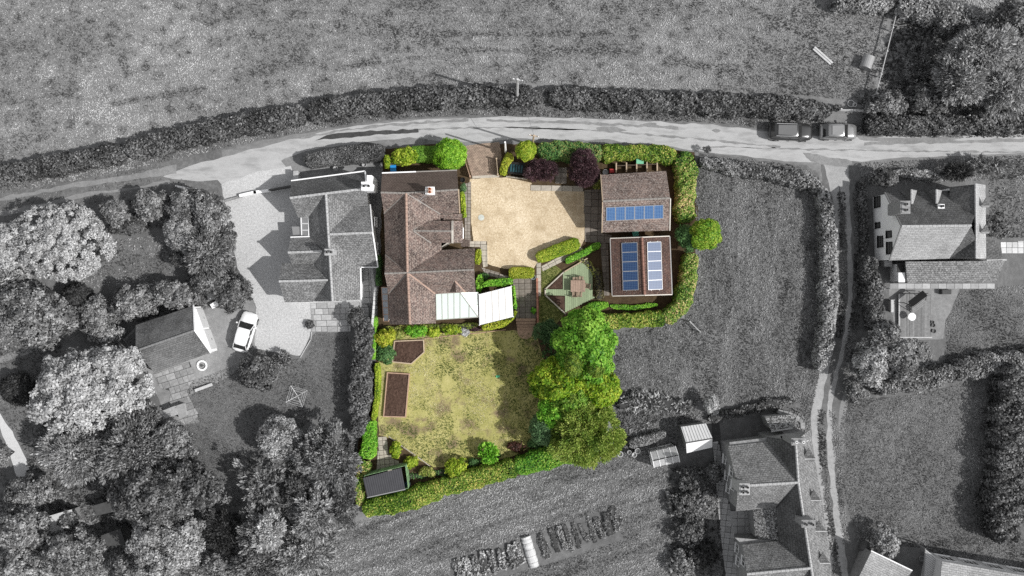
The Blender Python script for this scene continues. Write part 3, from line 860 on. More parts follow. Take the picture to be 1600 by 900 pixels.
M_LEAD = m_plain('lead_flashing', g(0.22), 0.6, 0.2, 3.0)
M_LEADC = m_plain('lead_flashing_brown', (0.26, 0.24, 0.22), 0.6, 0.2, 3.0)
M_TERRA = m_plain('terracotta', (0.45, 0.17, 0.09), 0.8, 0.15)
M_POTG = m_plain('grey_chimney_pot', g(0.12), 0.8, 0.2)
M_FRAMEW = m_plain('white_frame', g(0.78), 0.5, 0.04)
M_GLASSD = m_glass('dark_window_glass', g(0.03), 0.06, 1.0, 0.8)
M_GLASSM = m_glass('mint_roof_glass', (0.64, 0.72, 0.67), 0.3)
M_GLASSB = m_glass('blue_grey_roof_glass', (0.30, 0.33, 0.36), 0.3)
M_POLY = m_plain('white_polycarbonate', g(0.78), 0.6, 0.09, 1.6)
M_GLASSBAR = m_plain('glazing_bar_grey', (0.36, 0.34, 0.31), 0.6, 0.1)
M_WOODP = m_plain('pale_timber', (0.46, 0.36, 0.26), 0.8, 0.2, 6.0)
M_WOODR = m_plain('pinkish_timber', (0.42, 0.28, 0.20), 0.8, 0.2, 6.0)
M_WOODG = m_plain('weathered_timber_grey', g(0.24), 0.85, 0.25, 6.0)
M_WOODGP = m_plain('bleached_timber_grey', g(0.50), 0.85, 0.2, 6.0)
M_WOODDG = m_plain('dark_timber_grey', g(0.075), 0.85, 0.25, 6.0)
M_GLASSBG = m_glass('grey_roof_glass', g(0.33), 0.25)
M_WOODD = m_plain('dark_timber', (0.10, 0.075, 0.055), 0.85, 0.25, 6.0)
M_METALG = m_plain('grey_metal', g(0.32), 0.4, 0.1, 3.0, metal=0.3)
M_CORR = m_plain('dark_corrugated_sheet', (0.05, 0.05, 0.055), 0.75, 0.12, 2.0)
M_BLACK = m_plain('black_plastic', g(0.012), 0.5, 0.1)
M_RUBBER = m_plain('tyre_rubber', g(0.015), 0.85, 0.1)
M_GREENP = m_plain('green_painted_boards', (0.16, 0.30, 0.14), 0.7, 0.25, 4.0)
M_DECKG = m_plain('pale_green_deck', (0.27, 0.33, 0.20), 0.8, 0.12, 5.0, rnd=0.08)

# ------------------------------------------------------------------ the setting: ground, lane, drives, lawns
m = MB(); m.poly([(-1500, -1500, 0), (1500, -1500, 0), (1500, 1500, 0), (-1500, 1500, 0)])
gr = link(bpy.data.objects.new('ground', m.mesh('ground', S_MEADOW))); props(gr, 'mottled grey meadow and open ground all around', None, None, 'structure')

sheet('garden_ground', [(-150, 345), (120, 318), (345, 284), (362, 330), (372, 420), (398, 470), (395, 540), (470, 556), (490, 518), (560, 480), (590, 500), (590, 640), (562, 700), (560, 810), (525, 850), (520, 1000), (-150, 1000)], 0.004, S_GARDEN, 'dark grey lawn of the wooded garden west of the coloured plot', 0.1, smooth=1)
sheet('paddock', [(1085, 255), (1180, 262), (1290, 285), (1300, 420), (1295, 570), (1262, 655), (1100, 660), (958, 650), (950, 510), (1070, 498), (1090, 420)], 0.004, S_PADDOCK, 'grey mown paddock between the hedge and the track', 0.1)
sheet('rough_ground', [(955, 640), (1262, 640), (1300, 700), (1340, 1000), (1040, 1000), (1045, 735), (985, 715)], 0.006, S_GARDEN, 'rough dark ground around the sheds and the dormered house', 0.12)
sheet('kitchen_garden_grass', [(520, 840), (600, 808), (720, 770), (880, 725), (1000, 700), (1048, 735), (1062, 800), (1050, 1000), (500, 1000)], 0.008, S_PADDOCK, 'grey grass of the vegetable garden below the plot', 0.1)
sheet('east_garden_ground', [(1335, 262), (1620, 250), (1800, 255), (1800, 1000), (1310, 1000), (1318, 700), (1330, 560), (1340, 400)], 0.004, S_PADDOCK, 'grey garden ground around the white gabled house', 0.1)
sheet('field_verge', ribbon([(-60, 300), (60, 286), (200, 258), (330, 228), (430, 205), (540, 185), (680, 172), (800, 172), (950, 178), (1100, 182), (1200, 195), (1400, 208), (1660, 206)], [10, 10, 10, 11, 11, 11, 11, 11, 11, 11, 11, 11, 10]), 0.006, S_VERGE, 'grassy verge between the roadside hedge and the lane', 0.08)

sheet('lane_verge', [(-60, 290), (80, 282), (200, 262), (350, 226), (350, 300), (200, 318), (80, 340), (-60, 365)], 0.008, S_VERGE, 'muddy grass lane margins at the western end', 0.12)
sheet('lane', [(255, 275), (300, 258), (350, 246), (400, 232), (450, 219), (500, 207), (560, 197), (640, 189), (720, 184), (800, 182), (880, 184), (960, 187), (1040, 191), (1120, 197), (1200, 206), (1290, 213), (1400, 214), (1500, 212), (1660, 206),
               (1660, 240), (1560, 241), (1480, 244), (1400, 247), (1340, 252), (1280, 253), (1210, 250), (1150, 243), (1090, 235), (1020, 226), (950, 220), (870, 217), (800, 216), (760, 222), (700, 222), (640, 214), (590, 220), (520, 228), (470, 238), (440, 252), (452, 268), (350, 292), (340, 282), (300, 283)], 0.012, S_LANE, 'pale worn concrete lane curving past the plot', 0.06, 0.5)
sheet('lane_rut', ribbon([(-60, 322), (0, 312), (70, 298), (126, 288), (200, 278), (275, 264)], [3, 3, 3, 4, 4, 7]), 0.013, S_RUT, 'pale upper wheel rut of the lane at the western end', 0.05, 0.3)
sheet('lane_rut', ribbon([(-60, 345), (0, 334), (50, 325), (100, 313), (132, 303), (200, 296), (265, 284)], [3, 3, 4, 3, 3, 2, 3]), 0.013, S_RUT, 'pale lower wheel rut of the lane at the western end', 0.05, 0.3)
sheet('grass_island', [(492, 219), (520, 209), (560, 206), (610, 203), (654, 202), (655, 207), (610, 210), (560, 213), (520, 218)], 0.016, S_SOILG, 'long dark grass strip in the lane opposite the dark hedge', 0.04, 0.3)
for ip, (pl, lb) in enumerate((([(932, 199), (950, 197), (975, 201), (982, 205), (950, 206), (936, 204)], 'dark pothole patch in the lane above the dark purple tree'),
               ([(1000, 195), (1020, 191), (1028, 195), (1012, 199)], 'small dark patch at the lane edge above the tiled garage'),
               ([(1112, 203), (1120, 200), (1128, 204), (1118, 208)], 'dark scuffed patch in the lane west of the black car'),
               ([(1255, 238), (1300, 246), (1330, 250), (1332, 262), (1290, 258), (1262, 250)], 'dirt spread where the track joins the lane'),
               ([(1340, 214), (1420, 216), (1500, 213), (1502, 219), (1420, 222), (1345, 220)], 'dark gritty margin of the lane east of the small grey car'))):
    sheet('lane_patch', pl, 0.020 + 0.002 * ip, S_RUT, lb, 0.03, 0.2, smooth=1)

sheet('lane_side_verge', [(1090, 237), (1150, 246), (1210, 252), (1260, 258), (1282, 270), (1282, 290), (1180, 268), (1095, 262)], 0.010, S_VERGE, 'grass strip between the paddock hedge and the lane', 0.08, 0.4)
sheet('track_bed', ribbon([(1312, 248), (1318, 320), (1326, 400), (1322, 480), (1310, 560), (1292, 620), (1286, 680), (1296, 760), (1310, 850), (1325, 960)], [30, 26, 24, 22, 22, 24, 24, 20, 20, 22]), 0.008, S_GARDEN, 'dark grassy bed of the farm track', 0.1)
sheet('track_rut', ribbon([(1296, 250), (1304, 290), (1308, 340), (1308, 400), (1306, 480), (1300, 530)], [12, 7, 3, 3, 3, 3]), 0.014, S_TRACK, 'western wheel rut of the track beside the paddock hedge', 0.05, 0.3)
sheet('track_rut', ribbon([(1312, 252), (1320, 300), (1327, 380), (1329, 460), (1322, 530), (1305, 590), (1294, 640), (1297, 700), (1304, 780), (1314, 860), (1324, 940)], [14, 6, 4, 4, 4, 4, 4, 5, 5, 6, 6]), 0.0165, S_TRACK, 'long pale eastern wheel rut of the track', 0.05, 0.3)
sheet('track_rut', ribbon([(1297, 545), (1284, 590), (1275, 640), (1272, 690), (1280, 740), (1292, 820), (1302, 890)], [5, 6, 7, 6, 5, 4, 4]), 0.018, S_TRACK, 'pale wheel rut curving past the dormered house', 0.05, 0.3)

# grey gravel forecourt of the neighbour
sheet('gravel_forecourt', [(345, 288), (400, 270), (455, 258), (462, 290), (560, 300), (592, 470), (560, 474), (488, 476), (487, 518), (472, 556), (440, 552), (398, 545), (400, 480), (372, 420), (356, 360), (350, 310)], 0.016, S_GRAVG, 'pale grey gravel forecourt of the neighbouring house', 0.05, 0.4)
sheet('garage_apron', [(212, 545), (300, 500), (330, 462), (390, 455), (402, 490), (398, 545), (360, 590), (290, 620), (310, 660), (270, 668), (236, 600)], 0.012, m_ground('stained_concrete_grey', [(0.3, g(0.10)), (0.5, g(0.24)), (0.7, g(0.42))], 0.3, 1.4, 0.5, rough=0.9), 'stained concrete yard before the neighbour garage', 0.05, 0.4)
sheet('garden_path', ribbon([(-10, 640), (6, 665), (22, 700), (34, 730), (36, 745)], [4, 6, 10, 12, 11]), 0.012, m_ground('pale_path', [(0.3, g(0.4)), (0.6, g(0.62))], 0.4, 4.0, 0.6), 'bright curving gravel path in the western garden', 0.04, 0.3)
sheet('garden_path', ribbon([(-20, 570), (20, 555), (60, 542)], [6, 6, 4]), 0.012, S_RUT, 'short grey path beside the round dark bush', 0.05, 0.3)

# the coloured plot
sheet('plot_soil', [(600, 232), (680, 226), (735, 228), (840, 222), (960, 226), (1085, 238), (1090, 330), (1085, 430), (1070, 488), (1000, 506), (945, 514), (935, 600), (950, 660), (940, 700), (880, 722), (780, 750), (640, 784), (572, 796), (560, 770), (560, 690), (586, 620), (588, 500), (594, 400), (598, 270)], 0.018, S_SOIL, 'brown garden soil of the plot', 0.06, 0.5)
sheet('gravel_drive', [(734, 279), (790, 277), (830, 285), (836, 297), (912, 297), (914, 372), (905, 388), (840, 410), (835, 420), (792, 420), (770, 416), (762, 412), (760, 392), (740, 380), (735, 340)], 0.024, S_GRAVEL, 'sunlit tan gravel drive between the house and the garage', 0.03, 0.3)
sheet('drive_entrance', [(727, 228), (756, 224), (780, 222), (784, 244), (778, 275), (738, 277), (730, 250)], 0.026, S_BLOCK, 'block paved drive entrance off the lane', 0)
sheet('main_lawn', [(597, 516), (640, 524), (700, 520), (770, 517), (802, 516), (838, 520), (850, 560), (852, 640), (858, 690), (800, 712), (740, 728), (676, 730), (640, 708), (610, 684), (592, 680), (590, 600)], 0.024, S_LAWN, 'dry straw and olive lawn of the plot', 0.05, 0.4)
sheet('side_lawn', [(843, 420), (862, 412), (880, 424), (852, 455), (882, 490), (870, 505), (842, 505)], 0.024, S_LAWN2, 'small green lawn beside the pale green deck', 0.03, 0.3)

for pts, hw_, lb in (([(470, 216), (560, 199), (650, 192), (730, 188)], 1.6, 'weedy crack along the upper edge of the lane above the dark hedge'), ([(760, 189), (860, 190), (960, 194), (1060, 200)], 2.0, 'gritty dirt strip along the upper lane edge above the plot'),
                     ([(600, 206), (700, 200), (800, 199), (900, 202), (1000, 209), (1110, 219), (1220, 230)], 1.2, 'faint dark wheel line along the middle of the lane'), ([(1110, 229), (1250, 233), (1400, 236), (1600, 238)], .8, 'thin dark cable line drawn along the eastern lane'),  # the thin eastern line is an overhead cable drawn flat on the lane
                     ([(1350, 224), (1450, 222), (1600, 219)], 2.5, 'gritty dirt strip on the lane east of the field gate')):
    sheet('lane_stain', ribbon(pts, hw_), 0.0145, S_RUT, lb, 0.05, 0.25)

# ------------------------------------------------------------------ main house of the plot
Z0, Z1 = 3.5, 5.9
h = House('tiled_house', 'large brown tiled house with crossing gables beside the tan gravel drive', 'house', 665, 390)
S = lambda *p, mat=T_BROWN, **k: h.slope(p, mat, **k)
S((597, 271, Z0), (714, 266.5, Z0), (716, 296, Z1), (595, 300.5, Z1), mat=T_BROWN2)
S((595, 301, Z1), (634, 302, Z1), (600, 334, Z0))
S((634, 302, Z1), (716, 296.5, Z1), (718, 333, Z0), (688, 334.5, Z0))
S((634, 302, Z1), (636, 426, Z1), (602, 398, Z0), (600, 334, Z0))
S((635, 302, Z1), (688, 334.5, Z0), (690, 392, Z0), (637, 426, Z1))
S((601, 427, Z1), (637, 425.5, Z1), (602, 398, Z0))
S((637, 425.5, Z1), (741, 421, Z1), (742, 388, Z0), (684, 391, Z0))
S((637, 426.5, Z1), (741, 421.5, Z1), (743, 456, Z0), (680, 459, Z0))
S((601, 427.5, Z1), (637, 426.5, Z1), (607, 459, Z0))
S((637, 427, Z1), (640, 507, Z1), (609, 507, Z0), (607, 459, Z0))
S((638, 427, Z1), (641, 507, Z1), (681, 505, Z0), (680, 459, Z0))
# east wing between the two gables
S((646, 360, 5.5), (706, 361, 5.5), (707, 345, 4.2), (662, 345, 4.4))
S((646, 361, 5.5), (706, 361.5, 5.5), (707, 379, 4.1), (674, 380, 4.1))
S((708, 345, 3.9), (723, 345, 3.3), (723, 379, 3.3), (708, 379, 3.9))
S((688, 335.5, 3.35), (722, 334, 3.35), (722, 344, 2.9), (690, 344, 2.95))
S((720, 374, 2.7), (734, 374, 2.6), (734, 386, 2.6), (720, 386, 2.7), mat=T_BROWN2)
S((711, 439, 4.85), (702, 456.5, 3.6), (713, 456.5, 4.55)); S((711, 439, 4.85), (713, 456.5, 4.55), (727, 456.5, 3.6))
h.walls([(597, 271, Z0), (714, 266.5, Z0), (718, 333, Z0), (688, 334.5, Z0), (706, 346, 4.2), (706, 379, 4.1), (684, 391, Z0), (742, 388, Z0), (743, 456, Z0), (680, 459, Z0), (681, 505, Z0), (609, 507, Z0), (607, 459, Z0), (602, 398, Z0), (600, 334, Z0)], M_PALEW)
h.walls([(700, 345, 3.9), (723, 345, 3.3), (723, 379, 3.3), (700, 379, 3.9)], M_PALEW, 0.12)
for a, b in (((595, 300.7, Z1), (634, 301.7, Z1)), ((634, 301.7, Z1), (716, 296.2, Z1)), ((601, 427.3, Z1), (637, 426, Z1)), ((637, 426, Z1), (741, 421.3, Z1))):
    h.ridge(a, b, M_RIDGEG if False else M_LEADC, 0.10)
for a, b in (((634.5, 302, Z1), (636.5, 426, Z1)), ((637, 427, Z1), (640.5, 507, Z1))): h.ridge(a, b, M_RIDGE, 0.14)
h.ridge((646, 360.5, 5.5), (706, 361.2, 5.5), M_LEADC, 0.09)
for a, b in (((634, 302, Z1), (600, 334, Z0)), ((635, 302, Z1), (688, 334.5, Z0)), ((637, 426, Z1), (684, 391, Z0)), ((637, 426, Z1), (602, 398, Z0)), ((637, 427, Z1), (607, 459, Z0)), ((646, 360, 5.5), (662, 346, 4.5)), ((646, 361, 5.5), (674, 380, 4.2))):
    h.strip(a, b, M_LEADC, 0.1, 0.04)
for a, b in (((638, 427, Z1), (680, 459, Z0)), ((711, 439, 4.85), (727, 456.5, 3.6))): h.strip(a, b, M_RIDGE, 0.14, 0.06, 'valley')
h.strip((707, 345.5, 4.25), (707, 361.2, 5.56), M_PALEW, 0.2, 0.1, 'bargeboard'); h.strip((707, 361.2, 5.56), (707, 379.5, 4.15), M_PALEW, 0.2, 0.1, 'bargeboard')
h.strip((716.5, 296, Z1), (718.5, 333, Z0), M_WOODP, 0.12, 0.1, 'bargeboard'); h.strip((597, 270.5, Z0 - .05), (650, 268.5, Z0 - .05), M_WHITE, 0.14, 0.1, 'gutter'); h.strip((650, 268.5, Z0 - .05), (714, 266, Z0 - .05), M_LEADC, 0.12, 0.1, 'gutter')
h.chimney(672, 298, 4.9, 7.0, 0.75, 0.6, M_WHITE, 2, M_TERRA, along='y', capmat=M_PALEW)
a = P(663, 306, 7.3)
m = MB(); m.tube((a.x, a.y, 5.4), a, 0.025, n=5)
m.bar(a + Vector((-.5, -.5, 0)), a + Vector((.5, .5, 0)), 0.03, 0.03)
for k in range(6):
    c = a + Vector((1, 1, 0)) * (-.45 + .18 * k); m.bar(c + Vector((-.22, .22, 0)), c + Vector((.22, -.22, 0)), 0.02, 0.02)
m.part('aerial', M_METALG, h.root)
for (x, y, nx, ny, w, hh, zc) in ((724.4, 362, 1, 0, 1.0, 1.1, 1.5), (741.5, 405, 1, 0, 1.3, 1.2, 2.2), (741.8, 438, 1, 0, 1.3, 1.2, 2.2), (716.4, 315, 1, 0, 1.2, 1.2, 2.2)):
    p = P(x, y, Z0); h.window((p.x - 0.27, p.y, zc), w, hh, (nx, ny, 0), M_FRAMEW, M_GLASSD, 2, 1)
HOUSE = h.root
# conservatory roof with hip, lean-to and white canopy
c = House('conservatory', 'glazed conservatory with pale mint roof panes below the brown tiled house', 'conservatory', 714, 478)
A, B = P(681, 459.5, 3.2), P(719, 457, 3.2)
E, F = P(747.5, 495.5, 2.45), P(682, 500, 2.45); D = P(747, 456.5, 2.45)
Em = P(719, 497.5, 2.45)
panes(c.root, (A, B, Em, F), 4, M_GLASSM, M_GLASSBAR, bar=0.045)
m = MB()
def tri_panes(root, quads, mat):
    for q in quads: MB().slab(q, 0.02).part('pane', mat, root)
X1 = P(733, 496.4, 2.45); H1 = B.lerp(E, 0.5)
tri_panes(c.root, [[B, H1 - Vector((.03, 0, 0)), X1 - Vector((.03, 0, 0)), Em]], M_GLASSM); tri_panes(c.root, [[H1 + Vector((.02, 0, 0)), E - Vector((.05, 0, 0)), X1 + Vector((.03, 0, 0))]], M_GLASSM)
prev = (B, D)
for k in range(1, 5):
    f = k / 4; p, q = B.lerp(E, f), D.lerp(E, f)
    if k < 4: MB().slab([prev[0], prev[1], q, p], 0.02).part('pane', M_GLASSM, c.root)
    else: MB().slab([prev[0], prev[1], E], 0.02).part('pane', M_GLASSM, c.root)
    if k < 4: m.bar(p + Vector((0, 0, .02)), q + Vector((0, 0, .02)), 0.05, 0.05)
    prev = (p, q)
m.bar(B + Vector((0, 0, .03)), E + Vector((0, 0, .03)), 0.07, 0.06); m.bar(H1 + Vector((0, 0, .02)), X1 + Vector((0, 0, .02)), 0.05, 0.05)
m.bar(D, E, 0.08, 0.08); m.bar(Em, E, 0.08, 0.08)
m.part('hip_bars', M_GLASSBAR, c.root)
c.walls([(681.5, 460, 2.4), (747, 457.5, 2.4), (747, 495.5, 2.4), (682, 499.5, 2.4)], M_FRAMEW, 0.06, 2.35, 0)
c = House('lean_to', 'narrow lean-to with blue-grey roof panes on the west wall of the brown house', 'lean-to', 602, 475)
panes(c.root, (P(596, 449, 2.2), P(599.5, 502, 2.2), P(607.5, 502, 2.7), P(606, 449, 2.7)), 5, M_GLASSB, M_WOODR, bar=0.07)
c.walls([(596.5, 449.5, 2.1), (606.5, 449.5, 2.1), (607.5, 501.5, 2.1), (600, 501.5, 2.1)], M_FRAMEW, 0.05, 2.1, 0)
q = [P(748, 459, 2.75), P(799, 447, 2.75), P(802, 494, 2.55), (0, 0, 0), (0, 0, 0)]
c = House('white_canopy', 'square white ribbed canopy roof edged with climbers beside the conservatory', 'canopy', 775, 478)
a, b, cc, d = P(748, 460, 2.7), P(799, 447, 2.7), P(802, 495, 2.55), P(749, 508, 2.55)
m = MB(); n = 44
for i in range(n):
    f0, f1 = i / n, (i + 1) / n; z = 0.025 if i % 2 else 0.0; z2 = 0.0 if i % 2 else 0.025
    m.poly([a.lerp(b, f0) + Vector((0, 0, z)), a.lerp(b, f1) + Vector((0, 0, z2)), d.lerp(cc, f1) + Vector((0, 0, z2)), d.lerp(cc, f0) + Vector((0, 0, z))])
m.part('roof_sheet', M_POLY, c.root)
m = MB()
for k in range(1, 5): m.bar(a.lerp(b, k / 5) + Vector((0, 0, .03)), d.lerp(cc, k / 5) + Vector((0, 0, .03)), .05, .025)
m.part('sheet_joint', M_PALEW, c.root)
m = MB()
for p in (a, b, cc, d): m.tube((p.x * .98 + a.x * .02, p.y, 0), (p.x, p.y, p.z - 0.03), 0.06, n=6)
for k in range(4): m.bar(a.lerp(d, (k + .3) / 3.6) - Vector((0, 0, .09)), b.lerp(cc, (k + .3) / 3.6) - Vector((0, 0, .09)), 0.05, 0.12)
m.part('frame', M_FRAMEW, c.root)

# ------------------------------------------------------------------ garage and workshop with solar panels
h = House('garage', 'mottled brown tiled garage with six blue solar panels beside the gravel drive', 'garage', 994, 316)
h.slope([(939, 273, 2.7), (1041, 267, 2.7), (1047, 309.5, 5.0), (942, 314.5, 5.0)], T_GAR)
h.slope([(942, 314.5, 5.0), (1047, 309.5, 5.0), (1046, 360, 2.6), (941, 363.5, 2.6)], T_GAR)
h.walls([(939, 273, 2.7), (1041, 267, 2.7), (1046, 360, 2.6), (941, 363.5, 2.6)], M_BRICKW, 0.25)
h.ridge((942, 314.5, 5.0), (1047, 309.5, 5.0), M_LEADC, 0.11)
h.strip((941.5, 315, 5.0), (940.5, 363.5, 2.6), M_WOODP, 0.08, 0.1, 'bargeboard'); h.strip((941.5, 314, 5.0), (938.5, 273, 2.7), M_WOODP, 0.08, 0.1, 'bargeboard')
h.strip((1047.5, 310, 5.0), (1046.5, 360, 2.6), M_PALEW, 0.1, 0.1, 'bargeboard')
h.window(tuple(P(941, 340, 2.6) - Vector((-0.24, 0, 1.2))), 1.0, 1.0, (-1, 0, 0), M_FRAMEW, M_GLASSD, 2, 1)
d_ = MB(); p = P(941, 300, 2.6); d_.box((p.x + 0.22, p.y, 1.05), (0.06, 2.4, 2.1)); d_.part('garage_door', M_GREENP, h.root)
GARAGE = h
h2 = House('workshop', 'dark brown tiled workshop with panels on both slopes of its roof', 'workshop', 1002, 416)
h2.slope([(954, 373, 2.6), (1003, 371.2, 3.65), (1007, 460.8, 3.65), (957, 462, 2.6)], T_SHOP)
h2.slope([(1003, 371.2, 3.65), (1046, 369.4, 2.6), (1049.6, 459.6, 2.6), (1007, 460.8, 3.65)], T_SHOP)
h2.walls([(954, 373, 2.6), (1046, 369.4, 2.6), (1049.6, 459.6, 2.6), (957, 462, 2.6)], M_BRICKW, 0.22)
h2.ridge((1003, 371.2, 3.65), (1007, 460.8, 3.65), m_plain('red_ridge', (0.24, 0.13, 0.10), 0.85, 0.2), 0.16)
for a, b in (((953.6, 372.5, 2.58), (1003, 370.7, 3.63)), ((1003, 370.7, 3.63), (1046, 369, 2.58)), ((957, 462.6, 2.58), (1007, 461.4, 3.63)), ((1007, 461.4, 3.63), (1050, 460.2, 2.58))): h2.strip(a, b, M_PALEW, 0.09, 0.12, 'bargeboard', 0)
h2.strip((953.6, 373, 2.55), (956.6, 462, 2.55), m_plain('gutter_grey', (0.35, 0.34, 0.33), 0.5), 0.1, 0.09, 'gutter', 0); h2.strip((1046.5, 369.4, 2.55), (1050.2, 459.6, 2.55), m_plain('gutter_grey', g(.3)), 0.1, 0.09, 'gutter', 0)
h2.window(tuple(P(980, 461, 2.6) + Vector((0, 0.2, -1.2))), 1.2, 1.0, (0, -1, 0), M_FRAMEW, M_GLASSD, 2, 1)

M_PV = m_solar('solar_cells_blue', (0.012, 0.085, 0.27), (0.16, 0.28, 0.42))
M_PV2 = m_solar('solar_cells_deep_blue', (0.004, 0.034, 0.125), (0.07, 0.13, 0.22))
M_ALU = m_plain('panel_aluminium', g(0.5), 0.35, 0.05, metal=0.4)
def solar(label, quad, n, plane, mat, lift=0.1, group='roof solar arrays'):
    """quad: (px,py) corners a,b,c,d at the roof surface, split a->b in n panels; plane = roof plane coefficients"""
    W = []
    for px, py in quad:
        p = P(px, py, 3.5)
        for _ in range(6): p = P(px, py, plane[0] * p.x + plane[1] * p.y + plane[2] + lift)
        W.append(p)
    a, b, c, d = W
    root = thing('solar_array', label, 'solar panels', ((a.x + c.x) / 2, (a.y + c.y) / 2, min(p.z for p in W)), group)
    L = lambda f, k: (a.lerp(b, f)).lerp(d.lerp(c, f), k)
    e1 = (b - a).length / n; e2 = (d - a).length
    nz = (b - a).cross(d - a).normalized(); nz = nz if nz.z > 0 else -nz
    for i in range(n):
        f0, f1 = (i + .015) / n, (i + .985) / n
        q = [L(f0, 0), L(f1, 0), L(f1, 1), L(f0, 1)]
        m = MB(); m.poly(q if (q[1]-q[0]).cross(q[3]-q[0]).z > 0 else q[::-1], [(0.03, .03), (e1 - .03, .03), (e1 - .03, e2 - .03), (.03, e2 - .03)])
        if (q[1]-q[0]).cross(q[3]-q[0]).z <= 0: m.uv[0] = m.uv[0][::-1]
        o = m.part('panel', mat, root)
        fr = MB()
        for u, v in ((0, 1), (1, 2), (2, 3), (3, 0)): fr.bar(q[u] + nz * .005, q[v] + nz * .005, 0.04, 0.04, nz)
        fr.part('frame', M_ALU, root, o)
    r = MB()
    for k in (0.22, 0.78): r.bar(L(-0.02, k) - nz * .05, L(1.02, k) - nz * .05, 0.04, 0.05, nz)
    r.part('rail', M_ALU, root)
solar('row of six bright blue solar panels on the garage roof', [(947, 324.2), (1036.6, 320.2), (1036.4, 341), (947, 345)], 6, GARAGE.sl[1][1], M_PV)
solar('column of five deep blue solar panels on the workshop slope facing the house', [(971.4, 379.6), (973.6, 454), (997.6, 453), (995.6, 378.6)], 5, h2.sl[0][1], M_PV2)
solar('column of five glaring pale solar panels on the sunny workshop slope', [(1011.4, 378.4), (1013, 453), (1035, 452), (1032.6, 377.6)], 5, h2.sl[1][1], M_PV2)

# ------------------------------------------------------------------ neighbour house, grey, to the west
Z0, Z1 = 3.0, 5.3
h = House('neighbour_house', 'grey tiled house with white gable walls beside the grey gravel forecourt', 'house', 515, 375)
S = lambda *p, mat=T_GREY, **k: h.slope(p, mat, **k)
S((455, 283, Z0), (570, 268, Z0), (572, 294, Z1), (453, 309, Z1), mat=T_DKSHADE)  # north slope painted darker for its shade
S((453, 309.5, Z1), (509, 302.5, Z1), (482, 339, Z0), (466, 340, Z0))
S((509, 302, Z1), (573, 294.5, Z1), (575, 321, Z0 + .3), (550, 323, Z0 + .3))
S((509, 302, Z1), (519.5, 471, Z1), (491, 471, Z0), (482, 339, Z0))
S((509, 302, Z1), (550, 322.5, Z0 + .3), (560, 340, Z0), (563, 468, Z0), (519.5, 471, Z1))
S((515, 366, Z1), (582, 363.3, Z1), (578, 320, Z0), (549, 322, Z0))
S((515, 366, Z1), (582, 363.3, Z1), (590, 417, Z0), (558, 417, Z0))
S((454, 371, Z0), (484, 370, Z0), (504, 392.5, 4.8), (450, 394.5, 4.8)); S((450, 394.5, 4.8), (504, 392.5, 4.8), (489, 414, Z0), (456, 414, Z0))
S((440, 411, Z0), (488, 412, Z0), (513, 437.5, 5.0), (436, 439.5, 5.0)); S((436, 439.5, 5.0), (513, 437.5, 5.0), (489, 471.5, Z0 - .1), (445, 472.5, Z0 - .1))
h.walls([(455, 283, Z0), (570, 268, Z0), (575, 321, Z0 + .3), (580, 321, Z0), (590, 416, Z0), (562, 417, Z0), (563, 468, Z0), (490, 471, Z0), (482, 339, Z0), (466, 340, Z0)], M_WHITE, 0.22)
h.walls([(454, 371, Z0), (492, 371, Z0), (492, 414, Z0), (456, 414, Z0)], M_WHITE, 0.22); h.walls([(440, 411, Z0), (492, 411, Z0), (492, 471.5, Z0), (445, 472.5, Z0)], M_WHITE, 0.22)
for a, b in (((453, 309.2, Z1), (573, 294.3, Z1)), ((509, 302, Z1), (519.5, 471, Z1)), ((515, 366, Z1), (582, 363.3, Z1)), ((450, 394.5, 4.8), (504, 392.5, 4.8)), ((436, 439.5, 5.0), (513, 437.5, 5.0))): h.ridge(a, b, M_RIDGEG, 0.13)
h.strip((455, 282.5, Z0 - .05), (570, 267.5, Z0 - .05), M_WHITE, 0.13, 0.1, 'gutter'); h.strip((563.5, 417, Z0 - .03), (564.5, 468, Z0 - .03), M_WHITE, 0.14, 0.1, 'gutter'); h.strip((562, 417.6, Z0 - .03), (590, 417.6, Z0 - .03), M_WHITE, 0.1, 0.1, 'gutter')
h.strip((454, 370.6, Z0 - .03), (484, 369.6, Z0 - .03), M_WHITE, 0.1, 0.1, 'gutter')
for a, b in (((582.5, 363.3, Z1), (578.5, 320, Z0)), ((582.5, 363.3, Z1), (590.5, 417, Z0)), ((572.6, 294, Z1), (570.6, 268, Z0))): h.strip(a, b, M_WHITE, 0.12, 0.12, 'bargeboard')
h.chimney(573, 291, 3.4, 6.6, 0.9, 0.7, M_WHITE, 2, M_POTG); h.chimney(515, 394, 4.6, 6.4, 0.8, 0.5, M_RIDGEG, 2, M_POTG)
MB().box((P(577, 284, 4.5).x, P(577, 284, 4.5).y, 2.3), (0.5, 1.3, 4.4)).part('chimney_breast', M_WHITE, h.root)
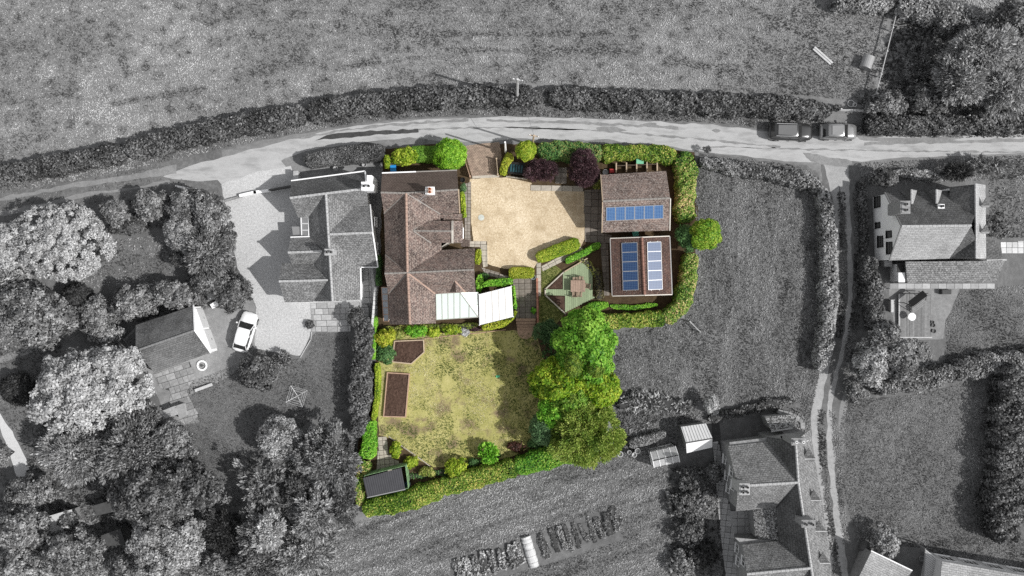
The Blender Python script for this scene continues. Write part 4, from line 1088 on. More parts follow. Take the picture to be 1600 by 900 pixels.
# glazed bay and flat porch on the west side
bay = House('glazed_bay', 'white framed glazed bay on the shaded west side of the neighbour house', 'bay window', 476, 355)
panes(bay.root, (P(470.5, 339, 2.5), P(471.5, 370, 2.5), P(482.5, 370, 2.9), P(482, 339, 2.9)), 3, M_GLASSBG, M_FRAMEW, bar=0.12, m2=2)
bay.walls([(470.5, 339, 2.4), (482.5, 339, 2.4), (482.5, 370, 2.4), (471.5, 370, 2.4)], M_FRAMEW, 0.05, 2.35, 0)
pf = House('flat_porch', 'small flat grey porch roof beside the glazed bay', 'porch', 463, 362)
pf.slope([(456, 354, 2.3), (470, 354, 2.35), (471, 369.5, 2.35), (458, 370, 2.3)], M_METALG, 0.1)
pf.walls([(456, 354, 2.2), (470, 354, 2.2), (471, 369.5, 2.2), (458, 370, 2.2)], M_WOODG, 0.1, 2.2, 0)
for y, zc in ((345, 1.4), (385, 1.4), (400, 1.4)):
    p = P(583.5, y, Z0); h.window((p.x - 0.06 + (y - 345) * 0.002, p.y, zc), 0.9, 1.1, (1, 0, 0), M_FRAMEW, M_GLASSD, 2, 1)

# ------------------------------------------------------------------ neighbour garage, south-west
h = House('neighbour_garage', 'weathered grey garage with bright white gable facing the white car', 'garage', 268, 530)
h.slope([(212, 508, 2.7), (302, 477.5, 2.7), (304, 516, 4.7), (212, 548, 4.7)], m_tile('worn_grey_roof', g(0.15), g(0.11), g(0.08), g(0.24), 0.4, 0.34, 0.25, blotch=0.5))
h.slope([(212, 548, 4.7), (304, 516, 4.7), (329, 551, 2.7), (241, 582, 2.7)], _M['worn_grey_roof'])
h.walls([(212, 508, 2.7), (302, 477.5, 2.7), (329, 551, 2.7), (241, 582, 2.7)], M_WHITE, 0.1)
h.ridge((212, 548, 4.7), (304, 516, 4.7), M_RIDGED, 0.1)
h.strip((302.4, 477, 2.7), (304.4, 516, 4.7), M_WHITE, 0.12, 0.12, 'bargeboard'); h.strip((304.4, 516, 4.7), (329.4, 551, 2.7), M_WHITE, 0.12, 0.12, 'bargeboard')
a, b = P(302, 477.5, 2.7), P(329, 551, 2.7); d = (b - a); d.z = 0; dn = d.normalized(); nr = Vector((-dn.y, dn.x, 0)); nr = nr if nr.x > 0 else -nr
for f in (0.27, 0.73):
    p = a.lerp(b, f) - nr * 0.06; p.z = 1.05
    q = [p + dn * 1.05 + Vector((0, 0, -1.03)), p - dn * 1.05 + Vector((0, 0, -1.03)), p - dn * 1.05 + Vector((0, 0, 1.03)), p + dn * 1.05 + Vector((0, 0, 1.03))]
    m = MB(); m.bar(p - dn * 1.05, p + dn * 1.05, 0.08, 2.06); o = m.part('garage_door', m_plain('pale_garage_door', g(0.62), 0.5, 0.05), h.root)
    m = MB(); m.bar(p + nr * .05 - dn * .1 - Vector((0, 0, .3)), p + nr * .05 + dn * .1 - Vector((0, 0, .3)), 0.04, 0.04); m.part('handle', M_BLACK, h.root, o)
h = House('slatted_lean_to', 'dark slatted lean-to against the west end of the neighbour garage', 'lean-to', 210, 545)
a, b, c, d = P(193, 530, 1.7), P(211, 512, 2.3), P(240, 580, 2.3), P(226, 574, 1.7)
for k in range(15):
    f0, f1 = (k + .05) / 15, (k + .85) / 15
    MB().slab([a.lerp(d, f0), b.lerp(c, f0), b.lerp(c, f1), a.lerp(d, f1)], 0.03).part('slat', m_plain('slat_dark_grey', g(0.09), 0.8, rnd=.2), h.root)
m = MB()
for p, q in ((a, d), (b, c)): m.bar(p - Vector((0, 0, .07)), q - Vector((0, 0, .07)), 0.08, 0.1)
for p in (a, d): m.bar((p.x, p.y, 0), p - Vector((0, 0, .1)), 0.1, 0.1)
m.part('frame', M_WOODG, h.root)

# ------------------------------------------------------------------ white gabled house, east
h = House('white_gabled_house', 'house with tall white windowed gable and pale slate roof east of the track', 'house', 1450, 355)
S = lambda *p, mat=T_GREY, **k: h.slope(p, mat, **k)
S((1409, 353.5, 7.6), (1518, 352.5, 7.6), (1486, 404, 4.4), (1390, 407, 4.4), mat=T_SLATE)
S((1409, 353.5, 7.6), (1518, 352.5, 7.6), (1488, 297.5, 3.7), (1383, 301, 3.7), mat=T_DKSHADE)  # north and west slopes get darker tiles, shade painted into the colour
S((1524, 288, 6.3), (1524, 336, 6.3), (1517, 352, 7.4), (1484, 320, 4.8), (1485, 292, 4.6), mat=T_DKSHADE)
S((1517, 353, 7.4), (1525, 374, 6.4), (1525, 403, 6.3), (1485, 404, 4.5), mat=T_DKSHADE)
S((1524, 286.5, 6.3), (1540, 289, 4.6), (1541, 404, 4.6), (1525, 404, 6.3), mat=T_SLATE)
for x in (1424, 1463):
    S((x - 18, 298.5, 3.7), (x, 296, 5.4), (x, 319, 5.4), mat=T_DKSHADE); S((x, 296, 5.4), (x + 9, 297.5, 4.0), (x + 3, 318, 5.1), (x, 319, 5.4), mat=T_SLATE)  # west side painted dark as shaded, east side pale as sunlit
    h.ridge((x, 296, 5.4), (x, 319, 5.4), M_RIDGEG, 0.11)
W = h.walls([(1383, 301, 3.7), (1485, 297, 3.7), (1485, 291, 4.4), (1540, 289, 4.6), (1541, 404, 4.5), (1391, 407, 4.4)], M_WHITE, 0.12)
h.ridge((1409, 353.3, 7.6), (1518, 352.3, 7.6), M_RIDGEG, 0.13); h.ridge((1524, 287, 6.3), (1525, 404, 6.3), M_RIDGEG, 0.11)
for a, b in (((1408.5, 353.3, 7.62), (1382.5, 301, 3.7)), ((1408.5, 353.3, 7.62), (1389.5, 407, 4.4))): h.strip(a, b, M_RIDGED, 0.12, 0.12, 'bargeboard')
h.chimney(1414, 324, 5.2, 8.4, 0.8, 1.1, M_STONEW, 2, M_POTG, along='y')
h.chimney(1470, 322.5, 4.6, 5.7, 0.5, 0.3, M_WHITE, 1, M_POTG)
p0 = P(1383, 301, 3.7); wx = p0.x + 0.125
def gw(py, z, w, hh, rows):
    y = P(1390, py, z).y; q0, q1 = P(1383, 301, 3.7), P(1391, 407, 4.4)
    h.window((q0.x + (q1.x - q0.x) * (y - q0.y) / (q1.y - q0.y) + 0.10, y, z), w, hh, (-1, 0, 0), M_BLACK, M_GLASSL, 1, rows)
gw(315.5, 1.5, 1.1, 1.3, 2); gw(352, 1.4, 0.55, 1.0, 1); gw(377.5, 1.9, 1.1, 1.2, 2); gw(366, 4.2, 0.65, 1.1, 1); gw(387.5, 4.2, 1.15, 1.2, 2)
for y in (320, 361):                      # hipped dormers on the sunny slope, shade painted into their north hips
    d = [(1533, y - 9, 6.0), (1545, y, 5.9), (1530, y, 6.1), (1545, y + 4, 5.2)]
    h.slope([(1541, y - 11, 6.2), (1547, y + 1, 5.7), (1533, y + 1, 5.9)], T_DKSHADE, 0.1, 'dormer_roof'); h.slope([(1547, y + 1, 5.7), (1533, y + 1, 5.9), (1535, y + 4, 5.3), (1545, y + 4, 5.2)], T_SLATE, 0.1, 'dormer_roof')
    p = P(1540, y, 5.1); MB().box((p.x - .15, p.y + .1, 4.9), (0.5, 0.7, 0.7)).part('dormer_cheek', M_RIDGEG, h.root)
h.slope([(1541, 375, 4.0), (1555, 374, 4.0), (1568, 405, 3.0), (1541, 406, 3.4)], T_DKSHADE)
h.walls([(1541, 375, 3.4), (1555, 375, 3.4), (1566, 404, 2.8), (1541, 404, 2.8)], M_WHITE, 0.15)
h.strip((1541, 407, 3.3), (1572, 406, 3.0), M_RIDGEG, 0.16, 0.14, 'coping')
# south extension
h = House('rear_extension', 'low grey roofed extension along the south of the white gabled house', 'extension', 1490, 425)
h.slope([(1415, 408.5, 3.4), (1570, 407.5, 3.4), (1557, 441, 2.5), (1418, 442, 2.5)], T_GREY)
h.walls([(1415, 409, 2.4), (1570, 408, 2.4), (1557, 441, 2.4), (1418, 442, 2.4)], M_WHITE, 0.12)
for i in range(13):
    x0, x1 = 1391 + i * 12.6, 1391 + i * 12.6 + 12.0
    MB().slab([P(x0, 443, 2.45), P(x1, 443, 2.45), P(x1, 451, 2.2), P(x0, 451, 2.2)], 0.03).part('veranda_panel', m_plain('veranda_panel_grey', g(0.34), 0.4, 0.15, rnd=0.25), h.root)
m = MB()
for i in range(5): p = P(1392 + i * 40, 450.5, 2.1); m.box((p.x, p.y, 1.06), (0.09, 0.09, 2.12))
m.part('veranda_post', M_WOODGP, h.root)
b = House('white_porch', 'small white porch with black roof plate below the slate roof', 'porch', 1402, 425)
b.slope([(1404, 426, 2.5), (1414, 426, 2.5), (1414, 441, 2.4), (1404, 441, 2.4)], M_WHITE, 0.1); b.slope([(1402, 411, 2.45), (1414, 411, 2.45), (1414, 425, 2.45), (1402, 425, 2.45)], M_BLACK, 0.08)  # the second plate, over the upper part, is plain black
b.walls([(1403, 411, 2.3), (1414, 411, 2.3), (1414, 441, 2.3), (1403, 441, 2.3)], M_WHITE, 0.1, 2.3, 0)
MB().box((*P(1385, 412, .5).xy, 0.5), (0.8, 0.6, 1.0)).single('storage_box', M_RIDGEG, 'pale storage box at the foot of the white gable', 'box')

pt = sheet('gravel_patio', [(1388, 448), (1500, 450), (1492, 470), (1478, 500), (1473, 530), (1400, 530), (1390, 470)], 0.012, S_RUT, 'pale gravel patio around the timber deck', 0.04, 0.3)
dk = thing('timber_deck', 'weathered timber deck with a round white table below the white gabled house', 'deck', P(1428, 493, 0))
x0, x1, y0, y1 = P(1404, 0).x, P(1453, 0).x, P(0, 526).y, P(0, 459).y; n = 24
for i in range(n):
    m = MB(); w = (x1 - x0) / n; m.box((x0 + w * (i + .5), (y0 + y1) / 2, 0.26), (w * .93, y1 - y0, 0.04)); m.part('board', m_plain('deck_board_grey', g(0.20), 0.85, 0.25, 4.0, rnd=0.25), dk)
m = MB()
for y in (y0 + .1, (y0 + y1) / 2, y1 - .1): m.box(((x0 + x1) / 2, y, 0.12), (x1 - x0, 0.12, 0.23))
m.part('joist', M_WOODDG, dk)
m = MB(); m.box(((x0 + x1) / 2, y0 - .06, .24), (x1 - x0 + .2, .1, .16)); m.box((x0 - .06, (y0 + y1) / 2, .24), (.1, y1 - y0, .16)); m.part('edging', M_WOODGP, dk)
t = thing('round_table', 'round white table standing on the timber deck', 'table', tuple(P(1425, 495, 1.0).xy) + (0.28,))
c = Vector(t.location)
m = MB(); m.lathe((c.x, c.y, c.z + .70), [(0.36, 0), (0.4, 0.02), (0.4, 0.05), (0.02, 0.055)], 24); m.part('table_top', M_WHITE, t, smooth=False)
m = MB(); m.tube(c + Vector((0, 0, 0)), c + Vector((0, 0, .7)), 0.05, n=8); m.lathe((c.x, c.y, c.z), [(0.3, 0), (0.28, .04), (.05, .06)], 12); m.part('pedestal', M_METALG, t)
t = thing('garden_swing', 'dark swing seat with slatted canopy on the timber deck', 'swing seat', tuple(P(1430, 471, 0.3).xy) + (0.28,))
c = Vector(t.location); u = Vector((math.cos(.65), math.sin(.65), 0)); v = Vector((-u.y, u.x, 0))
m = MB(); m.slab([c + u * -1 + v * .1 + Vector((0, 0, 1.5)), c + u * .9 + v * .1 + Vector((0, 0, 1.5)), c + u * .9 + v * .75 + Vector((0, 0, 1.25)), c + u * -1 + v * .75 + Vector((0, 0, 1.25))], .04); m.part('canopy', M_BLACK, t)
for k in range(4):
    o = -.1 - k * .17; m = MB(); m.slab([c + u * -.9 + v * o + Vector((0, 0, .45)), c + u * .8 + v * o + Vector((0, 0, .45)), c + u * .8 + v * (o - .13) + Vector((0, 0, .45)), c + u * -.9 + v * (o - .13) + Vector((0, 0, .45))], .03); m.part('seat_slat', M_WOODG, t)
m = MB()
for a in (-1, .9):
    for b in (-.6, .6): m.bar(c + u * a + v * b, c + u * a + v * .2 + Vector((0, 0, 1.4)), .06, .06)
m.part('frame', M_WOODDG, t)
t = thing('planter_bench', 'pale slatted bench against the west side of the timber deck', 'bench', P(1391, 478, 0))
c = P(1391, 478, 0); m = MB(); m.box((c.x, c.y, .4), (.4, 1.3, .06)); m.part('seat', M_WOODGP, t)
m = MB(); m.box((c.x - .24, c.y, .62), (.06, 1.3, .4)); m.part('backrest', M_WOODG, t)
for s in (-.55, .55): m = MB(); m.box((c.x, c.y + s, .19), (.36, .08, .37)); m.part('leg', M_WOODG, t)
MB().box((*P(1477, 456, .3).xy, 0.3), (1.0, .5, .6)).box((*P(1477, 456, .3).xy, 0.62), (.9, .4, .05)).single('planter_box', M_WOODDG, 'dark planter box beside the veranda posts', 'planter')
for x, y, r in ((1456, 508, .2), (1457, 517, .22), (1455, 503, .16)): 
    m = MB(); p = P(x, y); m.lathe((p.x, p.y, 0), [(r * .7, 0), (r, .35), (r * 1.08, .36), (r * 1.08, .42), (r * .8, .42), (r * .75, .3)], 12)
    m.single('plant_pot', M_POTG, {508: 'middle one of three dark pots at the deck edge', 517: 'largest southern dark pot at the deck edge', 503: 'smallest northern dark pot at the deck edge'}[y], 'pot', 'pots at the deck edge')
sheet('side_path', [(1565, 379), (1640, 376), (1640, 393), (1568, 395)], 0.012, S_RUT, 'pale slab path east of the white gabled house')
sp = sheet('slab_path', [(1563, 377), (1630, 376), (1630, 395), (1565, 396)], 0.014, S_VERGE, 'paved path running east from the slate roofed house'); slabs(sp, [(1563, 377), (1630, 376), (1630, 395), (1565, 396)], [(0.6, 0.6)], m_plain('bright_slab', g(0.55), .8, .1, rnd=.15), z=0.015)

# ------------------------------------------------------------------ dormered stone house, south-east
h = House('dormered_house', 'long stone house with four small dormers beside the track', 'house', 1215, 790)
S = lambda *p, mat=T_STONE, **k: h.slope(p, mat, **k)
RZ = 7.1
S((1137, 697, 4.2), (1198, 690, 4.2), (1247, 738, 6.6), (1247, 753.5, RZ), (1153, 759, RZ))
S((1153, 759.5, RZ), (1247.5, 754, RZ), (1212, 793, 4.8), (1150, 799, 4.6))
S((1243, 689, 6.9), (1247, 754, RZ), (1198, 698, 4.2), (1199, 683, 4.2), mat=T_DKSHADE)  # west slopes of the long ridge painted darker for their shade
S((1247.5, 754, RZ), (1267.5, 887, RZ), (1217, 845, 4.6), (1213, 793, 4.6), mat=T_LICHEN if False else T_DKSHADE)
S((1243, 689, 6.9), (1266, 671, 4.6), (1274, 723, 4.6), (1284, 780, 4.6), (1294, 850, 4.6), (1312, 985, 4.6), (1283, 985, RZ), (1267.5, 887, RZ), (1247.5, 754, RZ))
S((1160, 851, 4.4), (1217, 845, 4.4), (1267.5, 887, RZ), (1167, 896.5, 6.9)); S((1167, 897, 6.9), (1267.5, 888, RZ), (1245, 935, 4.6), (1166, 945, 4.4))
S((1268, 888, RZ), (1283, 985, RZ), (1246, 985, 4.5), (1245, 935, 4.5), mat=T_DKSHADE)
S((1177, 797, 3.2), (1216, 792, 4.4), (1218, 844, 4.4), (1180, 844, 3.2), mat=T_LICHEN)
S((1148, 840, 3.9), (1182, 843, 3.9), (1217, 845, 3.95), (1160, 851, 3.95), mat=M_STONEW)
S((1140, 691, 3.9), (1198, 684, 3.9), (1198, 690, 4.0), (1140, 697, 4.0), mat=M_STONEW)
h.walls([(1137, 697, 4.2), (1199, 689, 4.2), (1200, 683, 4.2), (1262, 674, 4.6), (1284, 780, 4.6), (1294, 850, 4.6), (1311, 984, 4.6), (1246, 984, 4.4), (1245, 935, 4.4), (1166, 944, 4.4), (1160, 851, 4.4), (1217, 845, 4.4), (1213, 795, 4.6), (1150, 798, 4.6)], M_STONEW, 0.15)
h.walls([(1177, 797, 3.1), (1217, 796, 3.1), (1218, 843, 3.1), (1180, 843, 3.1)], M_STONEW, 0.12)
for a, b in (((1153, 759.2, RZ), (1247.5, 753.8, RZ)), ((1243, 689, 6.9), (1247.5, 754, RZ)), ((1247.5, 754, RZ), (1267.5, 887, RZ)), ((1267.5, 887, RZ), (1283, 985, RZ)), ((1167, 896.8, 6.9), (1267.5, 887.5, RZ))): h.ridge(a, b, M_RIDGEG, 0.14)
h.chimney(1163, 764, 5.2, 8.6, 0.85, 0.95, M_RIDGEG, 4, M_POTG); h.chimney(1248, 690, 5.6, 8.8, 1.3, 0.55, M_STONEW, 2, M_FRAMEW); h.chimney(1263, 818, 5.6, 8.6, 1.2, 0.6, M_STONEW, 2, M_POTG)
for x, y in ((1264, 712), (1272, 777), (1280, 825), (1286, 875)):
    o = h.slope([(x, y - 12, 6.3), (x + 11, y + 5, 5.9), (x - 11, y + 5, 5.9)], T_DKSHADE, 0.12, 'dormer_roof'); h.slope([(x + 11, y + 5.5, 5.9), (x - 11, y + 5.5, 5.9), (x - 7, y + 10, 5.1), (x + 7, y + 10, 5.1)], T_GREY, 0.12, 'dormer_roof')
    h.strip((x + 11, y + 5, 5.92), (x - 11, y + 5, 5.92), M_RIDGEG, 0.1, 0.08, 'ridge_tiles')
    p = P(x - 1, y + 1, 5.2); MB().box((p.x - .1, p.y + .12, 5.0), (0.9, 0.55, 1.0)).part('dormer_cheek', M_RIDGEG, h.root)
a, b = P(1137, 697, 4.2), P(1150, 798, 4.6); nrm = Vector((-1, 0.09, 0))
for f, z in ((0.28, 1.5), (0.55, 1.5), (0.75, 1.5), (0.4, 4.1), (0.62, 4.1)):
    p = a.lerp(b, f); h.window((p.x + 0.13, p.y, z), 0.9, 1.1, nrm, M_FRAMEW, M_GLASSD, 2, 1)
a, b = P(1160, 851, 4.4), P(1166, 944, 4.4)
for f, z in ((0.2, 1.4), (0.42, 1.4), (0.3, 3.9)):
    p = a.lerp(b, f); h.window((p.x + 0.13, p.y, z), 0.9, 1.1, nrm, M_FRAMEW, M_GLASSD, 2, 1)
h.strip((1263, 688, 6.2), (1240, 700, 6.2), M_FRAMEW, 0.06, 0.06, 'pipe')
pa = sheet('house_path', ribbon([(1118, 660), (1122, 720), (1130, 800), (1140, 880), (1150, 960)], [6, 8, 12, 14, 14]), 0.012, S_SOILG, 'paved path along the west wall of the dormered house'); slabs(pa, ribbon([(1118, 690), (1122, 720), (1132, 800), (1142, 880), (1150, 930)], [5, 6, 10, 11, 11]), [(0.6, 0.6)], M_SLABG, z=0.012, ang=-0.12)
pa = sheet('yard', [(1140, 797), (1180, 797), (1180, 846), (1146, 846)], 0.014, S_SOILG, 'small shaded yard between the two wings of the dormered house'); slabs(pa, [(1140, 797), (1178, 797), (1178, 846), (1146, 846)], [(0.8, 0.8)], M_SLABG, z=0.016)
h = House('lichen_outbuilding', 'small outbuilding whose dark roof is spotted with white lichen', 'outbuilding', 1222, 660)
h.slope([(1195, 651, 2.6), (1242, 648, 2.6), (1250, 667, 3.2), (1205, 673, 3.2)], T_LICHEN); h.walls([(1195, 651, 2.6), (1242, 648, 2.6), (1250, 667, 3.2), (1205, 673, 3.2)], M_STONEW, 0.12)
h.strip((1205, 674, 3.2), (1238, 669, 3.2), M_RIDGEG, 0.14, 0.12, 'coping')
MB().slab([P(1222, 674, 2.9), P(1240, 670, 2.9), P(1253, 684, 3.3), P(1236, 688, 3.3)], .1).part('porch_roof', M_WOODG, h.root)
def rubble(label, pts, w=.45, hh=.9):
    r = thing('stone_wall', label, 'wall', P(*pts[0], 0)); n = 0
    q = resample([tuple(P(x, y).xy) for x, y in pts], 0.42)
    for i in range(len(q) - 1):
        for lay in range(2):
            p = (q[i] + q[i + 1]) / 2; d = q[i + 1] - q[i]; a = math.atan2(d[1], d[0])
            MB().box((p[0], p[1], hh * (.25 + .5 * lay) + random.uniform(-.02, .02)), (np.linalg.norm(d) * .95, w * random.uniform(.85, 1.1), hh * .49), a + random.gauss(0, .06)).part('stone', m_plain('rubble_stone', g(0.22), .95, .3, 3, .3, rnd=.35), r)
rubble('dark rubble wall curving round the lichen spotted outbuilding', [(1212, 641), (1228, 645), (1240, 650), (1250, 658), (1251, 668)])
rubble('low stone wall edging the vegetable garden beside the dark shrubs', [(1041, 766), (1046, 785), (1050, 805)], .3, .5)

# white shed, greenhouse
h = House('white_shed', 'bright white roofed shed between the shrubs and the dormered house', 'shed', 1090, 683)
M_SUNNYROOF = m_plain('sunny_sheet_roof', g(0.78), 0.5, 0.05)  # one roof sheet in two tones: sunny side painted lighter, shaded side darker
h.slope([(1064, 667, 2.1), (1103, 661.5, 2.1), (1113, 684, 2.7), (1072, 691.5, 2.7)], m_plain('shaded_sheet_roof', g(0.6), .5, .08), .06); h.slope([(1072, 692.5, 2.7), (1113, 685.5, 2.7), (1113, 699, 2.1), (1073, 708, 2.1)], M_SUNNYROOF, .06)
h.walls([(1064, 667, 2), (1103, 662, 2), (1112, 698, 2), (1073, 707, 2)], M_WOODG, .06); h.strip((1072, 692, 2.68), (1113, 685, 2.68), M_WOODDG, .12, .06, 'ridge_cap')
m = MB()
for k in range(9):
    f = (k + .5) / 9; m.bar(P(1064, 667, 2.13).lerp(P(1103, 661.5, 2.13), f), P(1072, 691.5, 2.73).lerp(P(1113, 684, 2.73), f), .03, .03)
m.part('roof_rib', _M['shaded_sheet_roof'], h.root)
gh = thing('greenhouse', 'small white framed greenhouse beside the white roofed shed', 'greenhouse', P(1039, 714, 0))
a, b, c, d = P(1016, 706, 1.7), P(1055, 697, 1.7), P(1062, 722, 1.7), P(1022, 731, 1.7); rm0, rm1 = a.lerp(d, .5) + Vector((0, 0, .55)), b.lerp(c, .5) + Vector((0, 0, .55))
M_GLASSG = m_glass('greenhouse_glass', g(0.6), 0.15, 0.45)
panes(gh, (a, b, rm1, rm0), 4, M_GLASSG, M_FRAMEW, bar=.07); panes(gh, (rm0, rm1, c, d), 4, M_GLASSG, M_FRAMEW, bar=.07)
lo = [Vector((p.x, p.y, .1)) for p in (a, b, c, d)]; hi = [a, b, c, d]
for i in range(4): panes(gh, (lo[i], lo[(i + 1) % 4], hi[(i + 1) % 4], hi[i]), 3, M_GLASSG, M_FRAMEW, bar=.06)
m = MB(); m.box((*a.lerp(c, .5).xy, .4), (1.8, .6, .1), .23); m.box((*a.lerp(c, .35).xy, .4), (.5, .5, .3), .23); m.part('bench', M_WOODGP, gh)
for i, (x, y, r, lb) in enumerate(((968, 708, .3, 'westernmost'), (982, 705, .22, 'smallest'), (990, 709, .26, 'southern middle'), (995, 703, .3, 'easternmost'))):
    p = P(x, y); m = MB(); m.lathe((p.x, p.y, 0), [(r * .85, 0), (r, .7), (r, .75), (r * .8, .75), (r * .75, .5), (.01, .5)], 14); m.single('round_tub', M_WOODGP if i % 2 == 0 else M_RIDGEG, f'{lb} of four pale round tubs beside the olive tree', 'tub', 'tubs beside the olive tree')

# bottom right corner
h = House('pale_roofed_shed', 'pale roofed shed at the lower edge beside the round bush', 'shed', 1385, 890)
h.slope([(1362, 861, 3.0), (1425, 892, 3.0), (1400, 945, 2.5), (1338, 910, 2.5)], T_SLATE); h.walls([(1362, 861, 2.9), (1425, 892, 2.9), (1400, 945, 2.5), (1338, 910, 2.5)], M_STONEW, .15)
h.strip((1361, 860.5, 3.02), (1425.5, 891.5, 3.02), M_WHITE, .1, .1, 'bargeboard', 0)
h = House('long_barn', 'long building with pale slate roof in the lower right corner', 'building', 1520, 900)
h.slope([(1472, 877, 4.2), (1700, 916, 4.2), (1690, 990, 6.0), (1465, 950, 6.0)], T_SLATE); h.walls([(1472, 877, 4.2), (1700, 916, 4.2), (1690, 980, 5), (1465, 950, 5)], M_PALEW if False else m_plain('cream_render_grey', g(0.6), .8, .08), .15)
a, b = P(1472, 877, 4.2), P(1700, 916, 4.2); dn = (b - a).normalized(); nr = Vector((-dn.y, dn.x, 0)); nr = nr if nr.y > 0 else -nr
for k in range(5):
    p = a.lerp(b, .1 + .17 * k) - nr * .13; h.window((p.x, p.y, 1.9), 1.5, 1.7, nr, M_FRAMEW, M_GLASSD, 3, 1)
v = thing('slatted_veranda', 'slatted lean-to roof at the end of the long slate roofed building', 'veranda', P(1450, 885, 0))
a, b, c, d = P(1446, 858, 2.5), P(1471, 877, 2.7), P(1464, 950, 2.7), P(1440, 930, 2.5)
for k in range(22):
    f0, f1 = (k + .1) / 22, (k + .8) / 22; MB().slab([a.lerp(d, f0), b.lerp(c, f0), b.lerp(c, f1), a.lerp(d, f1)], .05).part('slat', M_WOODGP, v)
m = MB()
for p in (a, d): m.bar((p.x, p.y, 0), p, .12, .12)
m.bar(a, d, .1, .1); m.part('frame', M_WOODG, v)
m = MB(); p = P(1438, 871); m.lathe((p.x, p.y, 0), [(.2, 0), (.28, .4), (.3, .42), (.24, .42), (.2, .2), (.01, .2)], 14); m.single('plant_pot', M_STONEW, 'round stone pot beside the slatted veranda', 'pot')
p = P(1350, 853); 
MB().lathe((p.x, p.y, 0), [(.62, 0), (.66, .35), (.5, .8), (.2, 1.0), (.02, 1.02)], 9).single('covered_mound', m_plain('dark_tarpaulin', g(.1), .6, .3, 2, .4), 'dark covered heap beside the pale roofed shed', 'heap')

# ------------------------------------------------------------------ green shed and garden furniture of the plot
h = House('green_shed', 'green shed with dark ribbed roof in the lower corner of the plot', 'shed', 600, 755)
a, b, c, d = P(567, 747, 2.3), P(627, 731, 2.3), P(633, 764, 2.1), P(574, 777, 2.1)
n = 36; m = MB()
for i in range(n):
    f0, f1 = i / n, (i + 1) / n; z, z2 = (0.02, 0) if i % 2 else (0, 0.02)
    m.poly([a.lerp(b, f0) + Vector((0, 0, z)), a.lerp(b, f1) + Vector((0, 0, z2)), d.lerp(c, f1) + Vector((0, 0, z2)), d.lerp(c, f0) + Vector((0, 0, z))])
m.part('roof_sheet', M_CORR, h.root); h.strip((573.5, 777.5, 2.12), (633.5, 764.5, 2.12), M_METALG, .1, .05, 'gutter', 0)
W = [P(569, 748, 2.2), P(628, 732, 2.2), P(632.5, 763, 2), P(575, 776, 2)]; W = [Vector((p.x + (0.35 if i in (1, 2) else 0), p.y + (0.28 if i in (0, 1) else 0), p.z)) for i, p in enumerate(W)]
for i in range(4):
    p, q = W[i], W[(i + 1) % 4]; nb = int((q - p).length / .28)
    for k in range(nb):
        x, y = p.lerp(q, (k + .04) / nb), p.lerp(q, (k + .96) / nb)
        MB().bar(Vector((*x.lerp(y, .5).xy, 0)), Vector((*x.lerp(y, .5).xy, x.z - .03)), (y - x).length, .04, (q - p).cross(Vector((0, 0, 1)))).part('board', m_plain('green_boards', (0.20, 0.33, 0.17), .7, .2, 4, rnd=.2), h.root)
t = thing('water_butt', 'black water butt with blue water beside the green shed', 'water butt', P(638, 754, 0)); p = t.location
MB().lathe((p.x, p.y, 0), [(.3, 0), (.36, .45), (.34, .9), (.36, .92), (.31, .92), (.30, .6)], 16).part('barrel', M_BLACK, t)
MB().lathe((p.x, p.y, .8), [(.30, 0), (.30, .02), (.01, .021)], 16).part('water', m_glass('butt_water', (.08, .16, .22), .05), t)

pa = sheet('shed_path', [(593, 684), (604, 683), (606, 700), (614, 716), (628, 722), (630, 730), (588, 742), (590, 715)], 0.03, S_SOIL, 'path to the green shed'); slabs(pa, [(591, 683), (604, 682), (606, 702), (614, 717), (628, 722), (630, 731), (588, 742), (590, 715)], [(.5, .5)], M_SLABP, .1, z=.03)

def boards(root, pts, z, w, hh, mat, closed=True):
    n = len(pts)
    for i in range(n if closed else n - 1):
        a, b = P(*pts[i]), P(*pts[(i + 1) % n]); d = (b - a).normalized() * w * .5
        MB().bar(Vector((a.x, a.y, hh / 2)) - d, Vector((b.x, b.y, hh / 2)) + d * (-1 if closed else 1), w, hh).part('board', mat, root)
def raised_bed(label, pts, mat, hh=.35):
    c = P(sum(p[0] for p in pts) / len(pts), sum(p[1] for p in pts) / len(pts))
    r = thing('raised_bed', label, 'raised bed', c, 'raised beds'); boards(r, pts, 0, .11, hh, mat)
    lumpy('soil', pts, hh * .72, .05, .2, S_BEDSOIL, r)
    return r
raised_bed('five-sided raised bed of bare brown soil near the house shrubs', [(617, 533), (662, 531), (663, 550), (643, 568), (614, 565)], M_WOODP)
raised_bed('long rectangular timber raised bed on the west side of the lawn', [(606, 582), (640, 584), (634, 651), (600, 650)], M_WOODR)
e = thing('lawn_edging', 'thin timber edging along the upper side of the dry lawn', 'edging', P(700, 522)); boards(e, [(663, 529), (700, 525), (760, 519), (790, 515)], 0, .07, .12, M_WOODR, False)
e = thing('lawn_edging', 'pale kerb boards between lawn and lower flower bed near the green shed', 'edging', P(640, 705)); boards(e, [(608, 682), (630, 698), (652, 713), (672, 728)], 0, .08, .15, M_SLABP, False)

